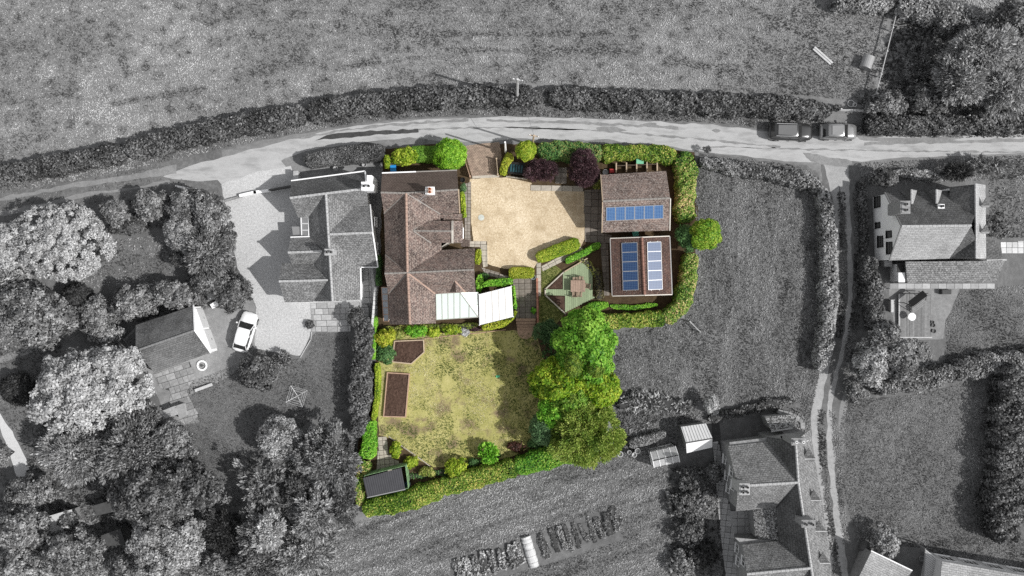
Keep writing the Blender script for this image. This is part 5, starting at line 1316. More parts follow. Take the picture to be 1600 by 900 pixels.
# pale green deck with table
dk = thing('green_deck', 'pale green garden deck with wooden table and two triangular beds', 'deck', P(895, 450))
poly = [(880, 426), (916, 406), (924, 416), (927, 466), (883, 488), (883, 462), (853, 461), (853, 452), (880, 452)]
Wp = [tuple(P(*p).xy) for p in poly]
x0, x1 = min(p[0] for p in Wp), max(p[0] for p in Wp); bw = .22; x = x0
while x < x1:
    ys = []                                # each board cut to the outline of the deck
    xm = min(x + bw / 2, x1 - .01)
    for i in range(len(Wp)):
        (xa, ya), (xb, yb) = Wp[i], Wp[(i + 1) % len(Wp)]
        if (xa > xm) != (xb > xm): ys.append(ya + (yb - ya) * (xm - xa) / (xb - xa))
    ys.sort()
    for lo, hi in zip(ys[::2], ys[1::2]): MB().box((x + bw / 2, (lo + hi) / 2, .2), (bw * .95, hi - lo, .04)).part('board', M_DECKG, dk)
    x += bw
for tri, lb in (([(880, 428), (880, 451), (856, 451)], 'u'), ([(883, 463), (883, 487), (857, 463)], 'l')):
    lumpy('bed_soil', tri, .16, .05, .2, S_BEDSOIL, dk)
boards(dk, [(881, 425), (852, 452), (852, 461), (883, 490)], 0, .13, .3, M_SLABP, False); boards(dk, [(881, 425), (917, 404)], 0, .1, .3, M_WOODP, False)
t = thing('garden_table', 'square wooden table on the pale green deck', 'table', tuple(P(902, 447).xy) + (.22,)); c = Vector(t.location)
for k in range(6): MB().box((c.x - .62 + .25 * k, c.y, c.z + .72), (.235, 1.2, .04), .0).part('plank', m_plain('brown_table_plank', (.30, .21, .16), .7, .2, 5, rnd=.12), t)
for a in (-.6, .6):
    for b in (-.45, .45): MB().box((c.x + a, c.y + b, c.z + .35), (.08, .08, .7)).part('leg', M_WOODD, t)
M_CHAIR = m_plain('garden_chair_wood', (.30, .22, .16), .75, .2, 5)
def chair(px, py, rz, label):
    p = P(px, py); t = thing('garden_chair', label, 'chair', (p.x, p.y, .22), 'chairs on the pale green deck', rz)
    def bx(name, c, s):
        m = MB(); m.box(c, s); o = bpy.data.objects.new(name, m.mesh(name, M_CHAIR)); link(o, t)
    for k in range(4): bx('seat_slat', (0, -.18 + .125 * k, .43), (.46, .11, .025))
    for k in range(3): bx('back_slat', (0, .27, .55 + .14 * k), (.46, .03, .1))
    for a in (-.22, .22):
        bx('leg', (a, -.22, .21), (.05, .05, .42)); bx('leg', (a, .27, .45), (.05, .05, .9)); bx('armrest', (a, 0, .62), (.06, .52, .03))
chair(898, 437.5, 0.1, 'wooden chair on the upper left side of the deck table'); chair(907, 436.5, -0.05, 'wooden chair on the upper right side of the deck table')
chair(897, 460, math.pi, 'wooden chair on the lower left side of the deck table'); chair(905, 459.5, math.pi - .1, 'wooden chair on the lower right side of the deck table'); chair(917, 447, -math.pi / 2 - .15, 'lone wooden chair east of the deck table')

# paving in the plot
def pave(name, label, poly, size, mat, ang=0.0, base=None, z=.03, mode='grid'):
    s = sheet(name, poly, z - .004, base or S_SOIL, label); slabs(s, poly, size, mat, ang, z=z, mode=mode); return s
pave('garage_apron_paving', 'worn slab paving between the gravel drive and the garage', [(913, 297), (941, 296), (941, 365), (958, 368), (955, 380), (914, 378)], [(.75, .75)], M_SLABD, -.03)
pave('kerb_path', 'slab strip along the top of the gravel drive', [(829, 288), (912, 290), (912, 299), (830, 298)], [(1.1, .6)], M_SLABP, -.02, z=.034)
pave('bed_path', 'short slab path between the two purple trees', [(868, 262), (886, 262), (886, 287), (868, 287)], [(.6, .6)], M_SLABD, -.03)
pave('patio', 'dark slab patio below the small box hedge and beside the white canopy', [(801, 434), (838, 434), (838, 498), (806, 498)], [(.62, .62)], M_SLABD, .02)
pave('door_path', 'slab path from the gravel drive to the house door', [(733, 377), (761, 377), (762, 416), (755, 418), (751, 386), (734, 386)], [(.6, .6)], M_SLABP, -.02)
pave('front_path', 'paved strip along the east wall of the brown house', [(725, 288), (736, 284), (736, 378), (727, 378)], [(.36, .36)], M_SLABB, -.01)
pave('lawn_path', 'narrow slab path between the patio wall and the small green lawn', [(838, 412), (846, 410), (846, 463), (840, 463)], [(.5, .75)], M_SLABP, 0)
pave('hedge_path', 'pale slab path below the diagonal box hedge', [(846, 416), (906, 384), (912, 392), (848, 424)], [(.8, .42)], M_SLABP, .49)
pave('side_path', 'slab strip along the west side of the workshop', [(938, 378), (950, 378), (952, 462), (944, 462)], [(.6, .6)], M_SLABD, 0)
pave('canopy_path', 'curving slab path above the white canopy', [(752, 418), (800, 432), (800, 440), (760, 430)], [(.5, .5)], M_SLABB, -.25)
w = thing('brick_wall', 'low red brick wall between the patio and the small green lawn', 'wall', P(839, 470)); 
for k in range(26):
    a = P(839 + k * .04, 436 + k * 2.7, 0); MB().box((a.x, a.y, .3), (.2, .17, .6)).part('brick', m_plain('wall_brick', (.34, .16, .11), .9, .2, 6, rnd=.2), w)
w = thing('retaining_wall', 'low red brick retaining wall under the house shrubs', 'wall', P(700, 509))
for k in range(48):
    a = P(612 + k * 2.95, 512 - k * .03 - (1.5 if k > 25 else 0)); MB().box((a.x, a.y, .2), (.18, .2, .4)).part('brick', _M['wall_brick'], w)
st = thing('garden_steps', 'four wooden steps leading down to the dry lawn', 'steps', P(822, 510))
for k in range(4):
    a, b, z = P(806 + k * .6, 499.5 + k * 4.6), P(837 - k * .4, 499.5 + k * 4.6), .30 - .07 * k
    MB().box(((a.x + b.x) / 2, a.y, z / 2 + .02), (abs(b.x - a.x), .27, z)).part('step', m_plain('step_timber', (.34, .23, .16), .8, .2, 5, rnd=.12), st)
m = MB(); p = P(821, 517); m.lathe((p.x, p.y, .02), [(.85, 0), (.85, .05), (.02, .055)], 20); m.part('step', _M['step_timber'], st)
w = thing('white_fence', 'narrow white panelled fence between the two houses', 'fence', P(586, 480))
for k in range(9):
    a, b = P(590 - k * .6, 449 + k * 6.9), P(589.5 - k * .6, 455.4 + k * 6.9); MB().bar((a.x, a.y, .8), (b.x, b.y, .8), .22, 1.6).part('panel', m_plain('white_fence_panel', (.66, .66, .65), .6, .06, rnd=.06), w)

# wheelie bins, tank and oddments
def wheelie(px, py, rz, body, lid, label):
    p = P(px, py, 1); t = thing('wheelie_bin', label, 'bin', (p.x, p.y, 0), None, rz)
    def put(name, m, mat, par=None):
        o = bpy.data.objects.new(name, m.mesh(name, mat)); return link(o, par or t)
    m = MB()
    lo = [(-.22, -.24, .08), (.22, -.24, .08), (.22, .24, .08), (-.22, .24, .08)]; hi = [(-.28, -.34, .98), (.28, -.34, .98), (.28, .34, .98), (-.28, .34, .98)]
    m.poly(lo[::-1])
    for i in range(4): m.poly([lo[i], lo[(i + 1) % 4], hi[(i + 1) % 4], hi[i]])
    m.poly(hi); put('body', m, body)
    m = MB(); m.slab([(-.3, -.38, 1.0), (.3, -.38, 1.0), (.3, .36, 1.08), (-.3, .36, 1.08)], .05); m.bar((-.3, .36, 1.06), (.3, .36, 1.06), .05, .05); L = put('lid', m, lid)
    for s in (-.24, .24): m = MB(); m.tube((s - .03, .28, .1), (s + .03, .28, .1), .1, n=12); put('wheel', m, M_RUBBER)
    m = MB(); m.tube((-.22, .42, .98), (.22, .42, .98), .02, n=6); put('handle', m, M_BLACK)
M_BLUE = m_plain('blue_bin_plastic', (.02, .25, .62), .45, .05); M_GBIN = m_plain('green_bin_plastic', (.16, .45, .28), .5, .08); M_DGREY = m_plain('dark_grey_plastic', g(.08), .5, .1)
wheelie(614.5, 264, .05, M_BLACK, M_BLUE, 'bright blue lidded bin above the brown tiled house'); wheelie(613, 253, .05, M_BLACK, M_DGREY, 'dark grey lidded bin beside the blue one')
wheelie(1000, 251.5, math.pi / 2, M_GBIN, M_GBIN, 'pale green bin in the hedge above the garage'); wheelie(993, 363.5, .2, M_GBIN, m_plain('teal_lid', (.08, .36, .28), .5), 'teal bin between the garage and the workshop')
t = thing('oil_tank', 'dark green ribbed oil tank behind the drive hedge', 'tank', P(807, 263, .6)); p = Vector((*P(807, 263, 1).xy, 0)); t.location = p
MB().box((p.x, p.y, .6), (1.7, 1.2, 1.1), -.1).part('body', M_BLACK, t)
for k in range(5): MB().box((p.x - .55 + .27 * k, p.y + .02 - .03 * k, 1.19), (.17, .75, .08), -.1).part('rib', m_plain('tank_green', (.025, .075, .085), .35, .2), t)
MB().box((*P(807, 278.5).xy, .25), (2.2, .1, .5), -.12).single('low_kerb_wall', M_SLABP, 'pale low wall at the foot of the dark green tank', 'wall')
t = thing('compost_bay', 'row of dark timber compost bays behind the garage', 'compost bays', P(985, 263))
for k in range(5):
    a = P(963 + k * 16, 262 - k * .7, .9); MB().box((a.x, a.y, .45), (.12, 1.0, .9)).part('divider', M_WOODP, t)
for k in range(4):
    a = P(971 + k * 16, 258.5 - k * .7, .9); MB().box((a.x, a.y, .45), (.93, .08, .9)).part('back_board', M_WOODD, t); MB().box((a.x, a.y - .5, .2), (.9, .85, .4)).part('compost', S_SOIL, t)
def drum(px, py, r, hh, mat, label, name='tub', cat='tub'):
    p = P(px, py, hh); MB().lathe((p.x, p.y, 0), [(r * .85, 0), (r, hh), (r * .85, hh), (r * .8, hh * .6), (.01, hh * .6)], 14).single(name, mat, label, cat)
drum(1021, 258, .24, .4, M_TERRA, 'orange terracotta pot behind the garage', 'plant_pot', 'pot'); drum(946, 269, .3, .5, M_METALG, 'round grey tub at the upper corner of the garage')
MB().box((*P(956, 267, .5).xy, .3), (.5, .4, .6)).box((*P(956, 267, .5).xy, .63), (.4, .3, .06)).single('red_crate', m_plain('red_plastic', (.45, .04, .04), .5), 'small red crate behind the garage', 'crate')
drum(833, 433, .27, .5, m_plain('glazed_pot', (.3, .34, .36), .3), 'round blue-grey pot at the patio corner', 'plant_pot', 'pot'); drum(723, 281, .26, .5, M_BLACK, 'black pot beside the front path', 'plant_pot', 'pot')
MB().lathe((*P(752, 340).xy, .03), [(.3, 0), (.32, .02), (.02, .03)], 14).single('drain_cover', m_plain('pale_cover', (.5, .52, .48), .6), 'pale round cover set in the tan gravel', 'cover')
MB().box((*P(778, 588).xy, .06), (.38, .22, .1), .1).box((*P(778, 588).xy, .13), (.2, .12, .05), .1).single('green_toy', m_plain('mint_plastic', (.12, .55, .28), .5), 'small bright green object lying on the dry lawn', 'toy')
def gate(pts, mat, label, hh=1.1, name='gate'):
    a, b = P(*pts[0]), P(*pts[1]); t = thing(name, label, 'gate', a)
    for k in range(5): z = .2 + .2 * k; MB().bar((a.x, a.y, z), (b.x, b.y, z), .05, .1).part('rail', mat, t)
    for p in (a, b): MB().box((p.x, p.y, hh / 2 + .05), (.14, .14, hh + .1)).part('post', mat, t)
    m = MB(); m.bar((a.x, a.y, .2), (b.x, b.y, 1.0), .05, .08); m.part('brace', mat, t)
gate([(727, 252), (735, 277)], M_WOODR, 'open reddish timber gate at the left of the paved entrance'); gate([(776, 250), (778, 274)], M_WOODP, 'open pale gate at the right of the paved entrance')
gate([(1308, 174), (1352, 175)], M_WOODGP, 'pale timber field gate beside the roadside hedge', 1.3)
e = sheet('drive_threshold', [(738, 275), (780, 273), (780, 277), (738, 279)], .03, M_SLABP, 'pale threshold strip between block paving and gravel')

# neighbour's paving and garden oddments
pave('neighbour_patio', 'large grey slab patio below the neighbour house', [(486, 474), (562, 472), (576, 478), (576, 496), (548, 502), (548, 518), (487, 518)], [(.85, .62), (.6, .62), (1.1, .62)], M_SLABG, .03, S_SOILG, .024, 'random')
pave('neighbour_side_path', 'slab path along the white side wall of the neighbour house', [(567, 420), (578, 418), (582, 474), (569, 474)], [(.62, .62)], M_SLABG, .05, S_SOILG, .024)
pave('garage_patio', 'broken slab paving below the neighbour garage', [(240, 585), (296, 565), (306, 590), (290, 610), (312, 650), (290, 664), (262, 640), (268, 612), (250, 605)], [(.75, .7), (.95, .7), (.55, .7)], m_plain('old_slab', g(.27), .9, .25, 3, .3, rnd=.25), .3, S_SOILG, .02, 'random')
MB().bar((*P(404, 380).xy, .25), (*P(404.5, 380.2).xy, .25), .1, .1)
w = thing('forecourt_wall', 'low white wall at the upper edge of the gravel forecourt', 'wall', P(400, 300))
pts = [(352, 318), (380, 308), (410, 300), (426, 297)]
boards(w, [(378, 306), (400, 301), (422, 298)], 0, .3, .5, M_WHITE, False); boards(w, [(345, 316), (378, 307)], 0, .2, .3, M_STONEW, False); boards(w, [(424, 298), (456, 292)], 0, .15, .9, M_WOODDG, False)
MB().box((*P(463, 275, 1).xy, .6), (.45, .9, 1.2)).box((*P(463, 275, 1).xy, 1.23), (.52, .97, .07)).single('gate_pier', M_RIDGEG, 'pale gate pier at the end of the dark clipped hedge', 'pier')
for i, (x, y, lb) in enumerate(((524, 263, 'pale round pot in the shade of the dark clipped hedge'), (569, 257, 'small pale pot at the east end of the shady passage'))): drum(x, y, .25, .5, M_RIDGEG, lb, 'plant_pot', 'pot')
for x, y, a, sx_, sy_, mt, lb in ((329, 463, .3, .55, .75, M_RIDGEG, 'grey lidded crate left of its twin near the round dark bush'), (338, 461, .3, .55, .75, M_RIDGEG, 'grey lidded crate right of its twin near the round dark bush'), (337, 475, .55, 1.0, .45, M_WHITE, 'white box lying below the two grey crates')):
    p = P(x, y, .6); MB().box((p.x, p.y, .3), (sx_, sy_, .6), a).box((p.x, p.y, .62), (sx_ + .06, sy_ + .06, .06), a).single('crate', mt, lb, 'crate')
t = thing('white_ring', 'white ring with a dark hub on the yard below the neighbour garage', 'ring', P(316, 571)); p = t.location
m = MB(); R = 18
for k in range(R):
    a0, a1 = 2 * math.pi * k / R, 2 * math.pi * (k + 1) / R; m.tube((p.x + .47 * math.cos(a0), p.y + .47 * math.sin(a0), .12), (p.x + .47 * math.cos(a1), p.y + .47 * math.sin(a1), .12), .1, n=6)
m.part('rim', M_WHITE, t); MB().lathe((p.x, p.y, .02), [(.2, 0), (.16, .2), (.02, .24)], 3).part('hub', M_DGREY, t)
MB().bar((*P(306, 610).xy, .3), (*P(333, 600).xy, .3), .3, .06).bar((*P(311, 608).xy, 0), (*P(311, 608).xy, .27), .08, .25).bar((*P(328, 602).xy, 0), (*P(328, 602).xy, .27), .08, .25).single('plank_bench', M_WOODGP, 'pale plank bench at the edge of the stained yard', 'bench')
h = House('low_white_shed', 'low white roofed garden box below the broken paving', 'shed', 268, 642)
h.slope([(246, 645, 1.1), (273, 634, 1.1), (277, 648, 1.3), (249, 657, 1.3)], M_RIDGEG, .05); h.walls([(246, 645, 1), (273, 634, 1), (277, 648, 1), (249, 657, 1)], M_WHITE, .05)
h.slope([(275, 634, .8), (287, 630, .8), (291, 650, .8), (280, 655, .8)], M_SLABG if False else m_plain('box_top', g(.3), .8), .05); h.walls([(275, 634, .7), (287, 630, .7), (291, 650, .7), (280, 655, .7)], M_RIDGEG, .04)
t = thing('rotary_dryer', 'rotary washing line standing on the neighbour lawn', 'clothes dryer', P(470, 616)); p = Vector(t.location)
m = MB(); m.tube(p, p + Vector((0, 0, 1.9)), .025, n=6); m.part('pole', M_METALG, t)
ends = []
for k in range(4):
    a = .5 + k * math.pi / 2; e = p + Vector((1.25 * math.cos(a), 1.25 * math.sin(a), 1.95)); ends.append(e); m = MB(); m.tube(p + Vector((0, 0, 1.5)), e, .02, n=5); m.part('arm', M_FRAMEW, t)
m = MB()
for f in (.55, .8, 1):
    for k in range(4): m.tube((p + Vector((0, 0, 1.5))).lerp(ends[k], f), (p + Vector((0, 0, 1.5))).lerp(ends[(k + 1) % 4], f), .009, n=4)
m.part('washing_line', M_FRAMEW, t)
e = thing('edging_boards', 'thin pale edging between the gravel forecourt and the neighbour lawn', 'edging', P(478, 545)); boards(e, [(487, 519), (486, 530), (470, 558)], 0, .06, .15, M_WOODGP, False)
MB().bar((*P(277, 291, .5).xy, .5), (*P(315, 299, .5).xy, .5), .2, .14).bar((*P(277, 291).xy, 0), (*P(277, 291).xy, .45), .14, .14).bar((*P(314, 299).xy, 0), (*P(314, 299).xy, .45), .14, .14).single('timber_barrier', M_WHITE, 'white timber barrier at the lane end of the wooded garden', 'barrier')
h = House('ivy_shed', 'half overgrown shed with white edge in the south-west trees', 'shed', 85, 815)
h.slope([(70, 808, 2.3), (112, 796, 2.3), (116, 822, 2.0), (76, 834, 2.0)], M_WOODGP, .06); h.walls([(70, 808, 2), (112, 796, 2), (116, 822, 2), (76, 834, 2)], M_WOODG, .1); h.strip((70, 808, 2.33), (76, 834, 2.03), M_WHITE, .2, .1, 'bargeboard')
for i, (q, lb) in enumerate((([(146, 790), (170, 783), (176, 800), (150, 806)], 'small dark felt roofed shed under the south-west trees'), ([(155, 838), (188, 826), (196, 850), (162, 862)], 'larger dark felt roofed shed under the south-west trees'))):
    h = House('felt_roofed_shed', lb, 'shed', q[0][0] + 15, q[0][1] + 8, 'dark garden sheds'); h.slope([(*a, 2.2) for a in q], m_plain('roofing_felt', g(.07), .9, .2), .06); h.walls([(*a, 2.1) for a in q], M_WOODDG, .1, 2.1, 0)

# meadow oddments
for i, (a, b, lb) in enumerate((((1272, 74), (1300, 99), 'upper of two pale beams lying in the meadow'), ((1270, 77), (1297, 101), 'lower of two pale beams lying in the meadow'))):
    p, q = P(*a), P(*b); MB().bar((p.x, p.y, .12), (q.x, q.y, .12), .18, .2).single('timber_beam', M_WOODGP, lb, 'beam', 'beams in the meadow')
t = thing('feed_bin', 'pale cylindrical feed bin lying in the meadow near the wire fence', 'feed bin', P(1354, 97)); p = Vector(t.location)
a, b = p + Vector((-.35, -.75, .6)), p + Vector((.25, .8, .6))
m = MB(); m.tube(P(1352, 106, .6), P(1358, 88, .6), .6, n=20); m.part('barrel', m_plain('feed_bin_grey', g(.3), .5, .08), t); m = MB(); m.tube(P(1351.6, 107, .6), P(1352, 106, .6), .64, n=20); m.part('end_ring', M_METALG, t)
for x, y, r, lb in ((1329, 162, .34, 'larger pale ring lying near the field gate'), (1335, 164, .2, 'smaller pale ring lying near the field gate')):
    m = MB(); c = P(x, y)
    for k in range(16):
        a0, a1 = 2 * math.pi * k / 16, 2 * math.pi * (k + 1) / 16; m.tube((c.x + r * math.cos(a0), c.y + r * math.sin(a0), .09), (c.x + r * math.cos(a1), c.y + r * math.sin(a1), .09), .055, n=6)
    m.single('ring_feeder', M_WOODGP, lb, 'ring')
t = thing('wire_fence', 'post and rail fence running up from the lane to the far trees', 'fence', P(1380, 80))
pts = [(1363, 150), (1371, 120), (1380, 84), (1389, 48), (1397, 15), (1402, -20)]
for i, q in enumerate(pts): p = P(*q); MB().box((p.x, p.y, .6), (.12, .12, 1.2)).part('post', M_WOODGP, t)
for (a, b) in zip(pts, pts[1:]):
    for z in (.98, 1.08): p, q = P(*a), P(*b); MB().bar((p.x, p.y, z), (q.x, q.y, z), .05, .05).part('rail', M_WOODGP, t)
t = thing('short_fence', 'short pale rail fence at the corner of the paddock hedge', 'fence', P(1068, 500))
for i, (a, b) in enumerate((((1056, 497), (1076, 502)), ((1076, 502), (1092, 518)))): p, q = P(*a), P(*b); MB().bar((p.x, p.y, .7), (q.x, q.y, .7), .06, .1).part('rail', M_BLACK if i == 0 else M_WOODGP, t)
for q in ((1056, 497), (1076, 502), (1092, 518)): p = P(*q); MB().box((p.x, p.y, .4), (.1, .1, .8)).part('post', M_WOODGP, t)
def pole(px, py, hh, r, mat, label, arm=True, name='utility_pole'):
    p = P(px, py); t = thing(name, label, 'pole', p)
    MB().tube(p, p + Vector((0, 0, hh)), r, r * .75, 10).part('shaft', mat, t)
    if arm:
        MB().bar(p + Vector((-.5, .1, hh - .25)), p + Vector((.5, -.1, hh - .25)), .1, .1).part('crossarm', mat, t)
        for s in (-.42, 0, .42): MB().lathe((p.x + s, p.y - s * .2, hh - .2), [(.04, 0), (.06, .08), (.03, .16)], 8).part('insulator', M_FRAMEW, t)
    return p + Vector((0, 0, hh))
t1 = pole(808, 155, 9.6, .14, M_WOODGP, 'tall pale utility pole in the roadside hedge above the plot'); t2 = pole(832, 227, 6.5, .12, M_WOODP, 'utility pole beside the round clipped tree at the lane'); pole(790, 238, 7.0, .11, M_WHITE, 'white post at the right of the paved entrance', False, 'white_post')
pole(1500, 186, 2.2, .09, M_WOODGP, 'short pale post in the hedge east of the small grey car', False, 'short_post')
m = MB(); n = 10
for k in range(n):
    f0, f1 = k / n, (k + 1) / n; sag = lambda f: Vector((0, 0, -1.6 * f * (1 - f))); m.tube(t1.lerp(t2, f0) + sag(f0), t1.lerp(t2, f1) + sag(f1), .015, n=4)
m.single('overhead_cable', M_DGREY, 'thin overhead cable crossing the lane between the two utility poles', 'cable')

# ------------------------------------------------------------------ vehicles
def car(px, py, rz, L, Wd, H, paint, label, suv=False, glassroof=None, name='parked_car', lights=True):
    p = P(px, py, H * .6); t = thing(name, label, 'car', (p.x, p.y, 0), None, rz)
    def put(nm, m, mat, par=None, **kw):
        o = bpy.data.objects.new(nm, m.mesh(nm, mat, **kw)); return link(o, par or t)
    hl, w = L / 2, Wd / 2
    zb = H * .56                                     # belt line
    # stations: x, half-width, height of the lower body's top
    st = [(-hl, .72, .34 * H, .50 * H), (-hl + .12, .88, .22 * H, .56 * H), (-hl + .5, .97, .17 * H, .60 * H), (-hl * .45, 1, .16 * H, .60 * H), (0, 1, .16 * H, .59 * H), (hl * .35, 1, .16 * H, .58 * H), (hl * .52, .99, .16 * H, .565 * H), (hl * .78, .94, .17 * H, .52 * H), (hl - .14, .82, .2 * H, .46 * H), (hl, .6, .28 * H, .38 * H)]
    m = MB(); rings = []
    for x, f, z0, z1 in st:
        a = w * f; zm = (z0 + z1) / 2
        rings.append([(x, -a * .86, z0), (x, -a, zm - .05), (x, -a * .985, zm + .12), (x, -a * .86, z1), (x, -a * .4, z1 + .025), (x, a * .4, z1 + .025), (x, a * .86, z1), (x, a * .985, zm + .12), (x, a, zm - .05), (x, a * .86, z0)])
    for A, B in zip(rings, rings[1:]):
        for k in range(9): m.poly([A[k], A[k + 1], B[k + 1], B[k]])
        m.poly([A[9], A[0], B[0], B[9]])
    m.poly(rings[0]); m.poly(rings[-1][::-1])
    body = put('body', m, paint, weld=True, smooth=True)
    # cabin: glass sides, screens and roof panel
    r0, r1 = (-hl * .80, hl * .22) if suv else (-hl * .62, hl * .18)
    b0, b1 = (-hl * .93, hl * .50) if suv else (-hl * .88, hl * .50)
    wr, wb = w * .74, w * .88; zt = H - .03
    lo = [(b0, -wb * .93, zb), (b1, -wb, zb), (b1, wb, zb), (b0, wb * .93, zb)]; hi = [(r0, -wr * .94, zt - .06), (r1, -wr, zt - .05), (r1, wr, zt - .05), (r0, wr * .94, zt - .06)]
    for nm, i, j in (('side_window', 0, 1), ('windscreen', 1, 2), ('side_window', 2, 3), ('rear_window', 3, 0)):
        m = MB(); m.poly([lo[i], lo[j], hi[j], hi[i]]); put(nm, m, M_GLASSD)
    m = MB()                                          # pillars
    for i in range(4): m.bar(lo[i], hi[i], .07, .07)
    for s in (-1, 1): m.bar((0, s * wb * .985, zb), ((r0 + r1) / 2 + .05, s * wr * .99, zt - .05), .07, .04)
    put('pillar', m, paint)
    m = MB(); prof = []
    for x, f, dz in ((r0 - .05, .86, -.08), (r0 + .15, .97, -.02), ((r0 + r1) / 2, 1.02, .03), (r1 - .15, 1.0, 0), (r1 + .05, .93, -.05)): prof.append([(x, -wr * f, zt + dz - .05), (x, -wr * f * .8, zt + dz), (x, 0, zt + dz + .02), (x, wr * f * .8, zt + dz), (x, wr * f, zt + dz - .05)])
    for A, B in zip(prof, prof[1:]):
        for k in range(4): m.poly([A[k], A[k + 1], B[k + 1], B[k]])
    roof = put('roof', m, paint, weld=True, smooth=True)
    if glassroof:
        m = MB(); m.poly([(r0 + .3, -wr * .72, zt + .065), (r1 - .12, -wr * .76, zt + .06), (r1 - .12, wr * .76, zt + .03), (r0 + .3, wr * .72, zt + .065)]); put('sunroof', m, glassroof, roof)
    if suv:
        for s in (-1, 1): m = MB(); m.tube((r0 + .1, s * wr * .93, zt + .07), (r1 - .1, s * wr * .93, zt + .07), .03, n=6); put('roof_rail', m, M_ALU, roof)
    for x in (-hl * .62, hl * .62):
        for s in (-1, 1):
            m = MB(); m.tube((x, s * (w - .2), .33), (x, s * (w + .01), .33), .33, n=20); o = put('wheel', m, M_RUBBER)
            m = MB(); m.tube((x, s * (w - .1), .33), (x, s * (w + .022), .33), .2, n=14); put('rim', m, M_METALG, o)
    for s in (-1, 1):
        m = MB(); m.box((hl * .36, s * (w + .1), zb + .05), (.16, .2, .13)); m.bar((hl * .38, s * (w - .05), zb), (hl * .36, s * (w + .1), zb + .03), .06, .05); put('wing_mirror', m, paint)
        m = MB(); m.poly([(hl - .10, s * w * .55, .44 * H), (hl - .26, s * w * .78, .47 * H), (hl - .16, s * w * .86, .40 * H), (hl - .03, s * w * .6, .38 * H)]); put('headlight', m, m_plain('headlight_lens', g(.4), .15, .05))
        m = MB(); m.box((-hl + .06, s * w * .7, .5 * H), (.1, .22, .2)); put('tail_light', m, m_plain('tail_light_grey', g(.1), .2, .05))
    m = MB(); m.box((hl - .02, 0, .24 * H), (.08, w * 1.1, .16)); put('bumper', m, M_BLACK); m = MB(); m.box((hl + .015, 0, .3 * H), (.02, .5, .1)); put('number_plate', m, M_FRAMEW)
    return t
PB = m_plain('black_car_paint', g(.028), .22, .1, spec=.6); PS = m_plain('grey_car_paint', g(.25), .22, .06, spec=.6, metal=.4); PW = m_plain('white_car_paint', g(.80), .2, .02, spec=.5)
for mm in (PB, PS, PW): mm.node_tree.nodes['Principled BSDF'].inputs['Coat Weight'].default_value = .6
car(1236.5, 205, -.03, 4.55, 1.85, 1.72, PB, 'black estate sized car with roof rails parked on the lane', True, m_glass('sunroof_glass', g(.14), .12)); car(1311, 205, -.01, 3.85, 1.72, 1.5, PS, 'small grey car parked in front of the black one on the lane', False, m_glass('sunroof_glass2', g(.24), .12))
car(382, 519, math.radians(74), 4.2, 1.8, 1.5, PW, 'white car parked before the neighbour garage')

# ------------------------------------------------------------------ hedges
RS = dict(leaf=.13, cover=2.0, wave=.18, rough=.2, round_=3.0, jit=.5)
hedge([(-60, 283), (0, 270), (100, 252), (185, 236)], 17, 2.2, L_DARK, 'western length of the dark roadside hedge below the meadow', **RS, core=BARKG)
hedge([(195, 233), (250, 220), (330, 200), (400, 187), (470, 175)], 18, 2.3, L_DARK, 'roadside hedge length curving above the grey forecourt', **RS, core=BARKG)
hedge([(482, 172), (560, 159), (640, 151), (720, 147), (790, 146), (832, 147)], 18, 2.3, L_DARK, 'roadside hedge length holding the tall utility pole', **RS, core=BARKG)
hedge([(864, 147), (920, 151), (1000, 155), (1090, 158)], 18, 2.2, L_DARK, 'roadside hedge length above the tiled garage', **RS, core=BARKG)
hedge([(1092, 158), (1150, 161), (1215, 163), (1265, 167), (1298, 172)], [19, 19, 18, 17, 12], 2.2, L_DARK, 'roadside hedge length behind the black car', **RS, core=BARKG)
hedge([(838, 147), (850, 147), (860, 147)], 12, 1.2, L_DARK, 'low gap of dark growth in the roadside hedge', leaf=.11, wave=.2, core=BARKG)
hedge([(1098, 251), (1150, 262), (1205, 270), (1258, 279), (1284, 293)], [10, 12, 12, 14, 12], 1.6, L_MID, 'hedge along the top of the paddock', leaf=.12, wave=.22, rough=.2, core=BARKG)
hedge([(1290, 300), (1298, 350), (1299, 430), (1298, 500), (1291, 545), (1283, 575)], [11, 12, 13, 13, 13, 9], 2.1, L_LIGHT, 'pale flowering hedge between the paddock and the track', leaf=.12, wave=.2, rough=.2, core=BARKG)
hedge([(1347, 285), (1352, 330), (1352, 390)], [7, 7, 7], .9, L_DARK, 'dark hedge between the track and the white gable', leaf=.12, wave=.25, rough=.2, core=BARKG)
hedge([(1358, 400), (1366, 440), (1370, 480), (1378, 515)], [12, 15, 16, 14], 2.6, L_DARK, 'dark hedge beside the track west of the timber deck', leaf=.12, wave=.25, rough=.2, core=BARKG)
hedge([(1375, 606), (1430, 600), (1500, 580), (1560, 567), (1640, 562)], [12, 16, 18, 18, 18], 1.8, L_MID, 'hedge curving below the timber deck lawn', leaf=.12, wave=.25, rough=.2, core=BARKG)
hedge([(476, 250), (520, 243), (560, 238), (598, 236)], [11, 14, 15, 14], 2.0, L_DARK, 'dark flat clipped hedge in front of the neighbour house', leaf=.08, wave=.06, rough=.08, core=BARKG)
hedge([(569, 500), (564, 540), (562, 590), (560, 640), (556, 680)], [13, 17, 18, 17, 14], 2.8, L_DARK, 'tall dark hedge along the west side of the dry lawn', leaf=.12, wave=.2, rough=.2, core=BARKG)
hedge([(985, 695), (1010, 688), (1040, 678)], [8, 9, 6], 1.0, L_MID, 'low clipped grey hedge above the round tubs', leaf=.09, core=BARKG)
